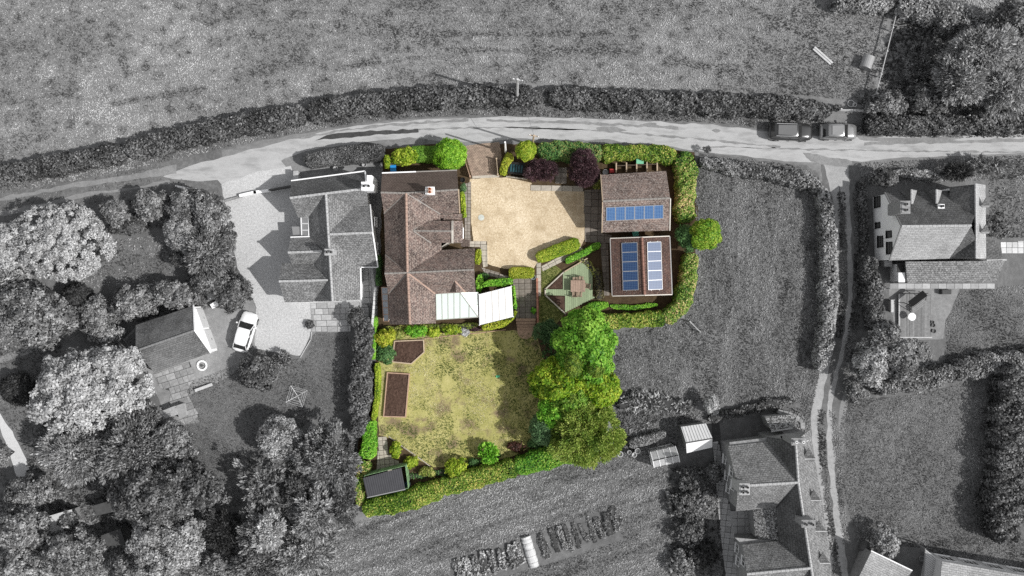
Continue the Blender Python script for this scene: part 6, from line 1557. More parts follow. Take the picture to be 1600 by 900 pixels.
hedge([(968, 632), (1000, 628), (1040, 632), (1082, 640)], [12, 15, 15, 10], 1.3, L_LIGHT, 'straggling pale shrub row below the paddock', leaf=.2, cover=1.2, wave=.35, rough=.3, width=.3, style='frond', core=BARKG)
hedge([(1110, 655), (1150, 645), (1200, 632), (1240, 628)], [6, 8, 8, 6], .9, L_DARK, 'dark rough growth between the paddock and the outbuilding', leaf=.12, wave=.35, rough=.3, core=BARKG)
hedge([(1310, 2), (1360, 4), (1400, 0)], [8, 12, 12], 2.5, L_LIGHT, 'pale hedge at the top edge left of the pale fence', **RS, core=BARKG)
hedge([(1412, 2), (1470, 14), (1520, 28), (1560, 45)], [16, 22, 22, 18], 3.0, L_LIGHT, 'pale hedge at the top edge right of the pale fence', **RS, core=BARKG)
hedge([(1360, 190), (1400, 192), (1450, 192), (1510, 192)], [14, 16, 16, 16], 2.3, L_DARK, 'hedge along the lane east of the field gate', **RS, core=BARKG)
hedge([(1515, 188), (1560, 190), (1660, 186)], [18, 18, 18], 2.4, L_DARK, 'far eastern length of hedge along the lane', **RS, core=BARKG)
hedge([(1400, 268), (1440, 272), (1480, 276)], [6, 7, 6], 1.2, L_LIGHT, 'low pale growth behind the white gabled house', leaf=.12, wave=.3, core=BARKG)

# coloured hedges
CH = dict(leaf=.10, cover=2.3, wave=.14, rough=.13)
hedge([(842, 233), (870, 234), (905, 236), (940, 238)], [13, 15, 16, 16], 2.0, m_leaf('dark_hedge_mix', [(0.045, 0.12, 0.03), (0.105, 0.24, 0.06), (0.42, 0.39, 0.135)]), 'dark green hedge length beside the lane above the purple trees', **CH)
hedge([(942, 238), (985, 236), (1025, 238), (1055, 243)], [14, 12, 13, 15], 2.0, C_HEDGE2, 'green hedge length beside the lane above the garage', **CH)
hedge([(1062, 243), (1075, 256), (1074, 290), (1071, 330), (1074, 345)], [17, 17, 17, 16, 15], 2.1, C_HEDGE, 'mixed green and bronze hedge length east of the garage', **CH)
hedge([(1081, 398), (1078, 430), (1072, 460), (1062, 486), (1040, 497)], [14, 14, 14, 15, 14], 2.0, C_HEDGE, 'mixed green and bronze hedge length curving round the workshop', **CH)
hedge([(1038, 497), (1005, 500), (960, 502), (925, 506)], [13, 12, 13, 12], 1.8, C_HEDGE2, 'green hedge length below the workshop', **CH)
hedge([(918, 482), (935, 478), (950, 476)], [7, 8, 5], .9, C_GREEN, 'bright green low hedge below the pale green deck', leaf=.08)
hedge([(955, 478), (985, 482), (1026, 476)], [3, 4, 4], .5, C_GREEN, 'thin green edging plants in the bed below the workshop', leaf=.08, wave=.3)
hedge([(840, 403), (872, 391), (904, 379)], [9, 11, 10], 1.3, C_LIME, 'lime clipped box hedge set diagonally at the gravel edge', leaf=.075, wave=.05, rough=.06)
hedge([(796, 426.5), (815, 426), (834, 426)], [9, 9, 9], 1.2, C_YELLOW, 'short yellow-green box hedge above the patio', leaf=.07, wave=.05, rough=.06)
hedge([(885, 408), (910, 396), (937, 382)], [5, 5, 6], .7, C_GREEN, 'thin bright green hedge above the pale green deck', leaf=.08)
hedge([(785, 272), (789, 258), (797, 240)], [6, 8, 7], 1.4, C_YELLOW, 'small yellow-green hedge right of the paved entrance', leaf=.08, wave=.12)
hedge([(640, 240), (660, 239), (684, 240)], [12, 13, 13], 1.6, m_leaf('clipped_green', [(0.07, 0.182, 0.014), (0.14, 0.308, 0.028), (0.252, 0.448, 0.07)]), 'clipped green hedge between the lime shrub and the green dome', leaf=.075, wave=.05, rough=.06)
hedge([(568, 796), (600, 792), (640, 783), (690, 764)], [12, 17, 17, 17], 1.8, C_HEDGE2, 'green hedge length below the green shed', **CH)
hedge([(690, 764), (730, 752), (770, 742), (806, 732)], [16, 16, 16, 16], 1.8, C_OLIVE if False else C_HEDGE2, 'middle length of the hedge below the dry lawn', **CH)
hedge([(806, 732), (840, 722), (880, 712), (910, 705)], [16, 17, 17, 16], 1.9, m_leaf('lush_hedge', [(0.042, 0.168, 0.014), (0.14, 0.336, 0.028), (0.392, 0.532, 0.084)]), 'eastern length of the hedge below the dry lawn', **CH)
hedge([(576, 660), (576, 690), (572, 716)], [11, 12, 13], 1.7, C_GREEN, 'bright green hedge between the dark hedge and the lawn corner', **CH)
hedge([(568, 722), (562, 745), (558, 770), (563, 790)], [14, 10, 8, 8], 1.6, C_HEDGE, 'bronze flecked hedge west of the green shed', **CH)
hedge([(588, 570), (590, 600), (587, 630), (583, 655)], [4, 4.5, 4, 4], 1.4, C_LIME, 'thin lime hedge along the west side of the lawn', leaf=.08, wave=.1)
hedge([(584, 496), (583, 525), (583, 560)], [4, 4, 4], 1.6, C_GREEN, 'thin green hedge against the white fence', leaf=.08, wave=.1)
hedge([(591, 400), (591, 425), (590, 445)], [3.5, 4, 4], 1.5, C_DKGREEN, 'dark ivy strip between the two houses', leaf=.1, wave=.3)
hedge([(755, 446), (770, 441), (800, 440)], [4, 5, 5], 2.5, C_GREEN, 'green climber along the upper edge of the white canopy', name='climber', cat='climber', leaf=.1, wave=.3)
hedge([(755, 512), (775, 507), (796, 501), (805, 488)], [6, 6, 6, 4], 2.3, C_YELLOW, 'yellow climber along the lower edge of the white canopy', name='climber', cat='climber', leaf=.12, wave=.3)
hedge([(802, 448), (803, 465), (804, 482)], [2.5, 3, 3], 2.5, C_GREEN, 'thin climber on the east edge of the white canopy', name='climber', cat='climber', leaf=.1, wave=.3)
hedge([(722, 300), (723, 318), (725, 338)], [3, 4, 3], 1.6, C_LIME, 'lime climber on the east wall of the brown house', name='climber', cat='climber', leaf=.09, wave=.25)
hedge([(747, 390), (747, 402), (746, 412)], [4, 5, 4], 1.7, C_YELLOW, 'golden wall shrub beside the front door path', name='wall_shrub', cat='shrub', leaf=.09, wave=.2)
hedge([(749, 430), (750, 442), (748, 455)], [4, 6, 4], 1.8, C_GREEN, 'green wall shrub at the corner of the conservatory', name='wall_shrub', cat='shrub', leaf=.09, wave=.2)
hedge([(895, 398), (920, 412), (932, 430)], [3, 6, 4], .4, C_OLIVE, 'low ground cover between deck and workshop path', name='ground_cover', cat='plant', leaf=.1, wave=.4, rough=.4, cover=1.2)
hedge([(933, 420), (937, 445), (936, 468)], [6, 7, 6], .45, m_leaf('brown_cover', [(.06, .06, .03), (.14, .12, .06), (.25, .24, .12)]), 'low brownish planting along the workshop path', name='ground_cover', cat='plant', leaf=.1, wave=.4, rough=.4, cover=1.2)

# ------------------------------------------------------------------ trees and bushes of the coloured plot
C_DOME = m_leaf('dome_green', [(0.084, 0.225, 0.015), (0.189, 0.42, 0.022), (0.399, 0.63, 0.075)])
tree(702, 241, 26, 25, 3.6, C_DOME, 'large clipped green dome tree left of the paved entrance', lumps=60, lump=.55, leaf=.10, cover=1.5, spread=.04)
tree(822, 235, 16, 16, 3.6, C_LIME, 'small clipped lime ball tree beside the utility pole', lumps=34, lump=.42, leaf=.085, cover=1.5, spread=.05)
tree(845, 266, 25, 19, 3.0, C_PURPLE, 'spreading dark purple tree beside the green tank', lumps=36, lump=.5, leaf=.10, cover=1.1, spread=.2, style='frond', width=.35)
tree(913, 263, 25, 29, 4.0, C_PURPLE, 'round dark purple tree near the garage', lumps=44, lump=.6, leaf=.10, cover=1.2, spread=.1, style='frond', width=.35)
tree(1103, 366, 25, 24, 4.2, m_leaf('round_olive_green', [(0.07, 0.196, 0.014), (0.196, 0.364, 0.028), (0.42, 0.504, 0.07)]), 'round green tree bulging from the eastern hedge', lumps=50, lump=.6, leaf=.11, cover=1.4, spread=.06)
tree(1076, 372, 20, 22, 3.0, C_DKGREEN, 'darker green bush joining hedge and round tree', name='bush', cat='bush', lumps=30, lump=.55, leaf=.11, cover=1.3)
tree(916, 540, 50, 54, 8.2, m_leaf('maple_green', [(0.05, 0.16, 0.01), (0.15, 0.36, 0.03), (0.34, 0.56, 0.08)]), 'tall bright green tree at the upper end of the big tree group', lumps=95, lump=.85, leaf=.17, cover=1.8, spread=.12)
tree(886, 594, 62, 42, 6.2, m_leaf('golden_green', [(0.07, 0.18, 0.01), (0.22, 0.36, 0.02), (0.46, 0.52, 0.06)]), 'yellow-green tree in the middle of the big tree group', lumps=85, lump=.7, leaf=.16, cover=2.0, spread=.12)
tree(913, 674, 58, 62, 7.0, m_leaf('olive_tree', [(0.08, 0.15, 0.02), (0.23, 0.33, 0.05), (0.44, 0.49, 0.13)]), 'broad olive green tree at the lower end of the big tree group', lumps=110, lump=.75, leaf=.14, cover=1.5, spread=.14, style='frond', width=.4)
tree(850, 670, 22, 26, 4.6, C_TEAL, 'blue-green rounded bush beside the broad olive tree', name='bush', cat='bush', lumps=36, lump=.6, leaf=.11, cover=1.4, spread=.06)
tree(942, 608, 28, 30, 6.2, _M['golden_green'], 'yellow-green side crown closing the right of the big tree group', lumps=60, lump=.6, leaf=.15, cover=1.8, spread=.1)
tree(893, 632, 34, 26, 6.0, m_leaf('mid_green', [(0.05, 0.14, 0.01), (0.15, 0.30, 0.03), (0.32, 0.46, 0.07)]), 'mid green crown joining the yellow-green and olive trees', lumps=60, lump=.6, leaf=.15, cover=1.8, spread=.1)
tree(872, 642, 34, 28, 5.6, C_GREEN, 'dark green bush under the yellow-green tree', name='bush', cat='bush', lumps=36, lump=.6, leaf=.12, cover=1.2)
tree(855, 518, 20, 18, 2.6, C_TEAL, 'feathery blue-green shrub beside the garden steps', name='shrub', cat='shrub', lumps=30, lump=.5, leaf=.12, cover=1.1, style='frond', width=.3, trunk=False)
tree(896, 570, 14, 20, 8.6, m_leaf('conifer_green', [(0.045, 0.105, 0.015), (0.12, 0.21, 0.022), (0.255, 0.33, 0.045)]), 'narrow dark conifer left in the gap of the big tree group', name='conifer', lumps=30, lump=.4, leaf=.09, cover=1.6, spread=.05)
tree(930, 573, 14, 18, 8.2, _M['conifer_green'], 'narrow dark conifer right in the gap of the big tree group', name='conifer', lumps=30, lump=.4, leaf=.09, cover=1.6, spread=.05)
tree(905, 498, 22, 14, 5.0, C_GREEN, 'green bush under the upper side of the bright green tree', name='bush', cat='bush', lumps=28, lump=.5, leaf=.13, cover=1.2)
tree(763, 708, 17, 17, 2.0, C_GREEN, 'bright leafy shrub at the lower edge of the lawn', name='shrub', cat='shrub', lumps=26, lump=.4, leaf=.15, cover=1.1, trunk=False, style='frond', width=.5)
tree(712, 732, 19, 17, 1.9, C_LIME, 'loose lime shrub growing into the lower hedge', name='shrub', cat='shrub', lumps=26, lump=.4, leaf=.13, cover=1.1, trunk=False)
tree(740, 722, 9, 6, .8, C_DKGREEN, 'small dark shrub between the two lawn edge shrubs', name='shrub', cat='shrub', lumps=12, lump=.25, leaf=.1, trunk=False)
tree(618, 703, 9, 13, 1.3, C_LIME, 'lime shrub beside the path to the green shed', name='shrub', cat='shrub', lumps=20, lump=.3, leaf=.12, trunk=False)
tree(642, 722, 11, 10, 1.0, C_LIME, 'low lime shrub beside the green shed', name='shrub', cat='shrub', lumps=20, lump=.3, leaf=.12, trunk=False)
tree(668, 738, 13, 8, .9, C_OLIVE, 'low olive shrub in the bed right of the water butt', name='shrub', cat='shrub', lumps=18, lump=.3, leaf=.11, trunk=False)
tree(806, 698, 14, 9, .7, m_leaf('maroon_shrub', [(.03, .015, .01), (.07, .03, .02), (.13, .06, .045)]), 'low maroon shrub at the lower right edge of the lawn', name='shrub', cat='shrub', lumps=18, lump=.25, leaf=.1, trunk=False)
tree(836, 694, 12, 8, .8, C_DKGREEN, 'low dark shrub beside the blue-green bush', name='shrub', cat='shrub', lumps=18, lump=.25, leaf=.1, trunk=False)
tree(632, 244, 20, 15, 2.4, C_LIME, 'lime leafy shrub beside the blue bin', name='shrub', cat='shrub', lumps=32, lump=.5, leaf=.15, cover=1.2, trunk=False)
tree(605, 252, 5, 12, 1.8, C_LIME, 'thin lime shrub left of the dark grey bin', name='shrub', cat='shrub', lumps=16, lump=.25, leaf=.12, trunk=False)
tree(601, 528, 16, 15, 2.0, C_YELLOW, 'golden shrub in the upper left corner of the lawn', name='shrub', cat='shrub', lumps=28, lump=.4, leaf=.12, cover=1.2, trunk=False)
tree(602, 552, 17, 15, 1.7, C_DKGREEN, 'dark green shrub beside the five-sided bed', name='shrub', cat='shrub', lumps=28, lump=.4, leaf=.12, cover=1.2, trunk=False)
tree(622, 522, 12, 8, 1.0, C_OLIVE, 'olive shrub above the five-sided bed', name='shrub', cat='shrub', lumps=18, lump=.3, leaf=.11, trunk=False)
tree(650, 517, 18, 10, 1.5, C_GREEN, 'bright green shrub below the gable end of the brown house', name='shrub', cat='shrub', lumps=24, lump=.35, leaf=.13, trunk=False)
tree(676, 519, 13, 8, 1.2, C_LIME, 'lime shrub below the left end of the conservatory', name='shrub', cat='shrub', lumps=18, lump=.3, leaf=.12, trunk=False)
tree(706, 515, 15, 8, 1.2, C_LIME, 'lime shrub below the middle of the conservatory', name='shrub', cat='shrub', lumps=18, lump=.3, leaf=.12, trunk=False)
tree(726, 519, 7, 7, .9, C_WHITEF, 'small silvery white shrub below the conservatory', name='shrub', cat='shrub', lumps=14, lump=.22, leaf=.09, trunk=False)
tree(742, 513, 8, 5, .6, C_PURPLE, 'small purple plant beside the silvery shrub', name='shrub', cat='shrub', lumps=12, lump=.2, leaf=.09, trunk=False)
tree(834, 485, 5, 5, .6, C_GREEN, 'small green plant on the brick wall by the steps', name='shrub', cat='shrub', lumps=10, lump=.18, leaf=.08, trunk=False)
tree(756, 432, 8, 7, .9, C_DKGREEN, 'dark green plant above the canopy climber', name='shrub', cat='shrub', lumps=14, lump=.22, leaf=.1, trunk=False)
tree(724, 293, 5, 8, .9, C_TEAL, 'small teal shrub beside the black pot', name='shrub', cat='shrub', lumps=12, lump=.2, leaf=.09, trunk=False)
tree(933, 287, 8, 9, .9, C_OLIVE, 'olive plant at the garage corner', name='shrub', cat='shrub', lumps=14, lump=.22, leaf=.09, trunk=False)
hedge([(600, 515), (640, 513), (680, 512), (745, 509)], [6, 6, 5, 5], .6, C_OLIVE, 'low olive underplanting along the retaining wall', name='ground_cover', cat='plant', leaf=.1, wave=.3, rough=.3)
hedge([(640, 745), (690, 740), (730, 728), (780, 712)], [5, 6, 5, 4], .35, C_DKGREEN, 'low dark planting in the bed below the lawn', name='ground_cover', cat='plant', leaf=.1, wave=.4, rough=.4, cover=1.0)

# ------------------------------------------------------------------ grey trees and bushes around
def cat_of(k): return k.get('cat', 'tree')
def T(px, py, rx, ry, top, mat, label, **k):
    k.setdefault('bark', BARKG)
    if top > 4: top *= .86
    if px < 560 and cat_of(k) == 'tree': rx, ry = rx * 1.1, ry * 1.1
    return tree(px, py, rx, ry, top, mat, label, **k)
FR = dict(style='frond', width=.28, leaf=.22, cover=1.0)
T(92, 378, 68, 58, 7.0, L_PALE, 'large pale dense tree at the left edge below the lane', lumps=130, lump=.6, leaf=.12, cover=1.3, spread=.08)
T(18, 385, 34, 40, 6.0, L_PALE, 'pale tree cut by the left edge beside the large pale tree', lumps=60, lump=.6, leaf=.12, cover=1.2)
T(28, 430, 30, 16, 2.5, L_LIGHT, 'low pale shrub below the large pale tree', name='shrub', cat='shrub', lumps=36, lump=.4, leaf=.13, trunk=False)
T(285, 363, 28, 27, 5.0, L_LIGHT, 'round pale tree standing among the darker border trees', lumps=50, lump=.6, leaf=.12, cover=1.4, spread=.06)
T(178, 332, 24, 20, 4.0, L_MID, 'grey bush west of the lane barrier, nearest the large pale tree', name='bush', cat='bush', lumps=34, lump=.55, leaf=.14)
T(232, 320, 26, 24, 4.5, L_MID, 'grey leafy bush below the lane, left of the white barrier', name='bush', cat='bush', lumps=36, lump=.6, leaf=.15)
T(198, 352, 32, 15, 1.8, L_DARK, 'low dark shrub mass above the small shaded lawn', name='shrub', cat='shrub', lumps=40, lump=.5, leaf=.12, trunk=False)
T(290, 320, 26, 22, 5.0, L_MID, 'grey tree right below the white lane barrier', lumps=44, lump=.6, leaf=.14)
T(328, 335, 26, 34, 6.0, L_MID, 'tall grey border tree beside the top of the forecourt', lumps=54, lump=.65, leaf=.14)
T(322, 395, 34, 36, 6.5, L_MID, 'feathery grey border tree in the middle of the forecourt edge', lumps=60, lump=.7, **FR)
T(352, 380, 18, 30, 4.0, L_DARK, 'dark narrow bush at the forecourt edge', name='bush', cat='bush', lumps=36, lump=.5, leaf=.13)
T(282, 405, 16, 13, 2.6, L_DARK, 'dark bush below the round pale tree', name='bush', cat='bush', lumps=26, lump=.5, leaf=.13)
T(362, 458, 28, 30, 3.6, L_DARK, 'round dark bush between crates and forecourt', name='bush', cat='bush', lumps=50, lump=.5, leaf=.12, cover=1.4)
T(325, 438, 22, 22, 5.0, L_DARK, 'dark tree above the two grey crates', lumps=36, lump=.55, leaf=.13)
T(268, 460, 34, 20, 4.0, L_MID, 'leafy grey tree behind the neighbour garage', lumps=50, lump=.6, leaf=.15)
T(205, 472, 34, 24, 4.0, L_MID, 'grey tree left of the neighbour garage roof', lumps=50, lump=.6, leaf=.15)
T(150, 490, 30, 26, 3.5, L_MID, 'spreading grey shrub below the round dark bush of the lawn', name='shrub', cat='shrub', lumps=44, lump=.55, leaf=.14, trunk=False)
T(160, 520, 32, 16, 2.6, L_LIGHT, 'low pale shrub left of the slatted lean-to', name='shrub', cat='shrub', lumps=36, lump=.4, leaf=.13, trunk=False)
T(118, 464, 24, 22, 2.8, L_BLACK, 'very dark round bush on the shaded western lawn', name='bush', cat='bush', lumps=40, lump=.5, leaf=.11, cover=1.5, spread=.05)
T(48, 492, 52, 46, 8.0, L_MID, 'large grey tree with clumped crown at the left edge', lumps=90, lump=.8, leaf=.16)
T(10, 440, 22, 22, 4.0, L_LIGHT, 'pale feathery bush at the left edge', name='bush', cat='bush', lumps=30, lump=.6, **FR)
T(132, 612, 82, 60, 9.0, L_PALE, 'very large pale tree below the slatted lean-to', lumps=130, lump=.85, leaf=.17, cover=1.15)
T(185, 570, 36, 26, 8.0, L_PALE, 'pale tree top leaning against the slatted lean-to', lumps=50, lump=.7, leaf=.15)
T(26, 608, 28, 25, 2.8, L_BLACK, 'very dark low round bush at the left edge', name='bush', cat='bush', lumps=40, lump=.5, leaf=.11, cover=1.5, spread=.05)
T(120, 710, 58, 40, 7.0, L_LIGHT, 'pale feathery conifer below the very large pale tree', name='conifer', lumps=80, lump=.8, **FR)
T(205, 705, 52, 46, 8.0, L_MID, 'feathery grey conifer beside the pale feathery one', name='conifer', lumps=80, lump=.8, **FR)
T(222, 655, 30, 24, 5.0, L_MID, 'feathery grey bush left of the low white garden box', name='bush', cat='bush', lumps=40, lump=.6, **FR)
T(268, 690, 30, 28, 6.0, L_MID, 'grey tree below the low white garden box', lumps=50, lump=.6, leaf=.14)
T(255, 770, 72, 50, 9.0, L_DARK, 'broad dark tree in the middle of the south-west wood', lumps=110, lump=.8, leaf=.15)
T(195, 775, 22, 30, 6.0, L_MID, 'grey tree beside the small felt roofed shed', lumps=36, lump=.6, leaf=.14)
T(255, 850, 58, 46, 8.5, L_LIGHT, 'pale clumped tree at the lower edge of the wood', lumps=90, lump=.75, leaf=.15)
T(205, 890, 34, 26, 6.0, L_MID, 'grey tree cut by the lower edge beside the larger felt shed', lumps=44, lump=.65, leaf=.14)
T(45, 768, 34, 24, 4.0, L_MID, 'grey round tree above the half overgrown shed', lumps=44, lump=.6, leaf=.13)
T(68, 762, 14, 16, 2.6, L_DARK, 'small dark bush at the end of the bright path', name='bush', cat='bush', lumps=22, lump=.4, leaf=.12)
T(28, 826, 40, 34, 7.0, L_MID, 'grey tree left of the half overgrown shed', lumps=60, lump=.7, leaf=.15)
T(108, 812, 18, 16, 2.9, L_MID, 'ivy bush growing over the half overgrown shed', name='bush', cat='bush', lumps=26, lump=.4, leaf=.13)
T(110, 866, 46, 34, 7.0, L_MID, 'grey tree below the half overgrown shed', lumps=66, lump=.7, leaf=.15)
T(45, 885, 44, 28, 6.0, L_LIGHT, 'pale tree in the lower left corner', lumps=56, lump=.65, leaf=.15)
T(4, 712, 10, 18, 3.0, L_MID, 'grey shrub at the left edge beside the bright path', name='shrub', cat='shrub', lumps=24, lump=.4, leaf=.12, trunk=False)
T(437, 686, 32, 33, 5.5, L_LIGHT, 'round pale tree standing alone on the neighbour lawn', lumps=54, lump=.65, leaf=.13, cover=1.4, spread=.06)
T(490, 690, 24, 20, 4.0, L_DARK, 'dark bush right of the round pale lawn tree', name='bush', cat='bush', lumps=34, lump=.5, leaf=.13)
T(512, 715, 46, 48, 7.5, L_MID, 'dense grey conifer beside the green hedge corner', name='conifer', lumps=90, lump=.65, leaf=.16, style='frond', width=.4, cover=1.1)
T(415, 762, 36, 40, 6.0, L_MID, 'open feathery tree below the round pale lawn tree', lumps=44, lump=.55, leaf=.26, style='frond', width=.4, cover=.9, spread=.3)
T(462, 775, 22, 26, 5.0, L_DARK, 'dark gap tree between the feathery trees', lumps=30, lump=.6, leaf=.18, style='frond', width=.4, cover=.8)
T(420, 832, 22, 30, 7.5, L_PALE, 'brilliant pale feathery tree top in the south-west wood', lumps=34, lump=.55, leaf=.18, style='frond', width=.4)
T(405, 835, 32, 40, 6.5, L_MID, 'grey feathery tree around the brilliant pale one', lumps=50, lump=.65, leaf=.2, style='frond', width=.35)
T(490, 805, 36, 40, 6.5, L_LIGHT, 'pale feathery conifer left of the vegetable garden', name='conifer', lumps=60, lump=.65, **FR)
T(535, 775, 20, 40, 5.5, L_DARK, 'dark conifer along the bronze flecked hedge', name='conifer', lumps=50, lump=.55, leaf=.16, style='frond', width=.35)
T(470, 868, 50, 32, 6.0, L_LIGHT, 'pale feathery tree at the lower edge left of the vegetable garden', lumps=66, lump=.65, **FR)
T(400, 885, 36, 26, 5.5, L_MID, 'grey feathery tree at the lower edge of the wood', lumps=50, lump=.65, leaf=.2, style='frond', width=.35)
T(350, 830, 32, 34, 4.5, L_BLACK, 'dark shaded tree between the pale clumped and the feathery trees', lumps=44, lump=.6, leaf=.18, style='frond', width=.3, cover=.8)
T(340, 885, 34, 20, 4.5, L_MID, 'grey shrub mass at the lower edge of the wood', name='shrub', cat='shrub', lumps=36, lump=.5, leaf=.15, trunk=False)
T(402, 582, 33, 28, 3.0, L_DARK, 'dark spreading bush below the white car', name='bush', cat='bush', lumps=50, lump=.55, leaf=.15, cover=1.2)
T(440, 562, 16, 13, 1.8, L_MID, 'small grey shrub right of the dark bush below the car', name='shrub', cat='shrub', lumps=22, lump=.35, leaf=.14, trunk=False, style='frond', width=.35)
T(484, 507, 7, 7, .8, L_DARK, 'tiny dark shrub at the edge of the grey slab patio', name='shrub', cat='shrub', lumps=12, lump=.22, leaf=.1, trunk=False)
T(556, 497, 14, 16, 2.6, L_DARK, 'dark bush at the corner of the grey slab patio', name='bush', cat='bush', lumps=26, lump=.4, leaf=.13)
T(562, 300, 0.1, 0.1, .2, L_DARK, '', lumps=1) if False else None
# east side
T(1540, 75, 48, 40, 8.0, L_LIGHT, 'large feathery conifer at the upper right corner', name='conifer', lumps=80, lump=.85, **FR)
T(1505, 120, 40, 44, 7.0, L_LIGHT, 'tall feathery conifer beside the far end of the fence', name='conifer', lumps=76, lump=.8, **FR)
T(1570, 140, 48, 42, 6.0, L_LIGHT, 'grey feathery tree at the right edge above the lane', lumps=76, lump=.8, **FR)
T(1585, 30, 34, 34, 7.0, L_DARK, 'dark tree in the upper right corner', lumps=50, lump=.7, leaf=.16)
T(1450, 155, 36, 22, 3.0, L_DARK, 'low dark shrub mass east of the fence', name='shrub', cat='shrub', lumps=44, lump=.5, leaf=.14, trunk=False)
T(1388, 162, 30, 20, 3.0, L_MID, 'grey shrub right of the field gate', name='shrub', cat='shrub', lumps=40, lump=.5, leaf=.13, trunk=False)
T(1440, 105, 28, 40, 1.1, L_MID, 'low bramble patch between fence and conifers', name='bramble', cat='shrub', lumps=44, lump=.45, leaf=.16, trunk=False, style='frond', width=.3, cover=.8)
T(1384, 277, 22, 15, 3.0, L_DARK, 'dark round bush above the white gable', name='bush', cat='bush', lumps=32, lump=.45, leaf=.12)
T(1497, 268, 22, 16, 3.0, L_BLACK, 'dark spiky bush behind the white gabled house', name='bush', cat='bush', lumps=34, lump=.5, leaf=.24, style='frond', width=.2)
T(1545, 258, 40, 14, 2.6, L_MID, 'spiky grey hedge bush at the right edge below the lane', name='bush', cat='bush', lumps=44, lump=.45, leaf=.22, style='frond', width=.22)
T(1558, 352, 22, 22, 2.8, L_DARK, 'grey bush beside the dormers of the white gabled house', name='bush', cat='bush', lumps=34, lump=.45, leaf=.12)
T(1362, 566, 30, 36, 6.0, L_LIGHT, 'pale leafy tree beside the bend of the track', lumps=54, lump=.65, leaf=.15)
T(1408, 562, 32, 34, 6.0, L_MID, 'grey leafy tree below the timber deck', lumps=56, lump=.65, leaf=.15)
T(1385, 530, 26, 26, 5.0, L_MID, 'grey tree at the lower left corner of the timber deck', lumps=44, lump=.6, leaf=.15)
T(1335, 610, 14, 22, 2.0, L_MID, 'low grey shrub at the bend of the track', name='shrub', cat='shrub', lumps=26, lump=.35, leaf=.13, trunk=False)
hedge([(1594, 575), (1590, 620), (1588, 660), (1588, 705)], [20, 28, 30, 30], 3.4, L_DARK, 'upper length of the tall dark hedge at the right edge', leaf=.14, wave=.25, rough=.25, core=BARKG)
hedge([(1588, 705), (1585, 750), (1580, 800), (1578, 850)], [30, 31, 32, 26], 3.4, L_DARK, 'lower length of the tall dark hedge at the right edge', leaf=.14, wave=.25, rough=.25, core=BARKG)
T(1596, 640, 24, 24, 3.6, L_MID, 'grey feathery bush in the upper part of the right edge hedge', name='bush', cat='bush', lumps=36, lump=.55, **FR)
T(1584, 800, 30, 30, 3.6, L_MID, 'grey feathery bush in the lower part of the right edge hedge', name='bush', cat='bush', lumps=40, lump=.55, **FR)
T(1386, 850, 24, 27, 3.2, L_LIGHT, 'round pale bush between the heap and the veranda', name='bush', cat='bush', lumps=44, lump=.45, leaf=.12, cover=1.2)
T(1113, 634, 12, 14, 2.6, L_PALE, 'small pale tree above the white roofed shed', lumps=24, lump=.35, leaf=.12)
T(1105, 233, 6, 6, 1.4, L_DARK, 'tiny dark sapling at the lane edge beside the hedge end', name='sapling', lumps=10, lump=.2, leaf=.1, style='frond', width=.25)
T(1310, 168, 8, 5, 1.0, L_DARK, 'small dark shrub below the field gate', name='shrub', cat='shrub', lumps=12, lump=.22, leaf=.1, trunk=False)
for i, (x, y, rx, ry, hh, mt, lb) in enumerate(((1085, 752, 26, 24, 2.0, L_DARK, 'dark shrub below the greenhouse'), (1072, 790, 26, 24, 1.8, L_DARK, 'dark shrub beside the low stone wall'), (1098, 785, 22, 28, 1.6, L_MID, 'greyer shrub at the path beside the low stone wall'), (1080, 832, 28, 24, 2.0, L_DARK, 'dark shrub in the middle of the bed below the stone wall'), (1095, 868, 28, 24, 2.0, L_BLACK, 'blackish shrub low in the bed beside the house path'), (1068, 880, 26, 22, 1.8, L_MID, 'grey shrub at the lower end of the bed'), (1115, 740, 14, 16, 1.4, L_MID, 'small grey shrub below the white roofed shed'))):
    T(x, y, rx, ry, hh, mt, lb, name='shrub', cat='shrub', lumps=36, lump=.4, leaf=.14, trunk=False, cover=1.0)

# vegetable plot
sheet('vegetable_soil', [(703, 884), (740, 862), (810, 842), (900, 812), (958, 792), (975, 842), (900, 868), (800, 898), (730, 930), (705, 920)], .02, S_GARDEN, 'dark soil of the vegetable rows', .05, .4)
def crop(path, hw, hh, mat, label, **k): hedge(path, hw, hh, mat, label, name='vegetable_row', cat='vegetables', group='vegetable rows', wave=.45, rough=.35, cover=1.7, core=BARKG, **k)
ORD = ('first', 'second', 'third', 'fourth', 'fifth', 'sixth', 'seventh', 'eighth', 'ninth', 'tenth', 'eleventh', 'twelfth')
for k in range(8):                       # leafy rows left of the fleece, running with the beds
    x = 806 - 13.5 * k; y0 = 846 + 4.6 * k
    x += random.uniform(-3, 3); crop([(x, y0 + random.uniform(-3, 6)), (x + 5 + random.uniform(-3, 3), y0 + 22), (x + 9 + random.uniform(-3, 3), y0 + 44 - random.uniform(0, 9))], [random.uniform(6, 8), random.uniform(6, 9), random.uniform(6, 8)], .35 + .2 * random.random(), (L_PALE, L_LIGHT, L_PALE, L_LIGHT)[k % 4], ORD[k] + ' leafy vegetable row to the left of the white fleece', leaf=.12)
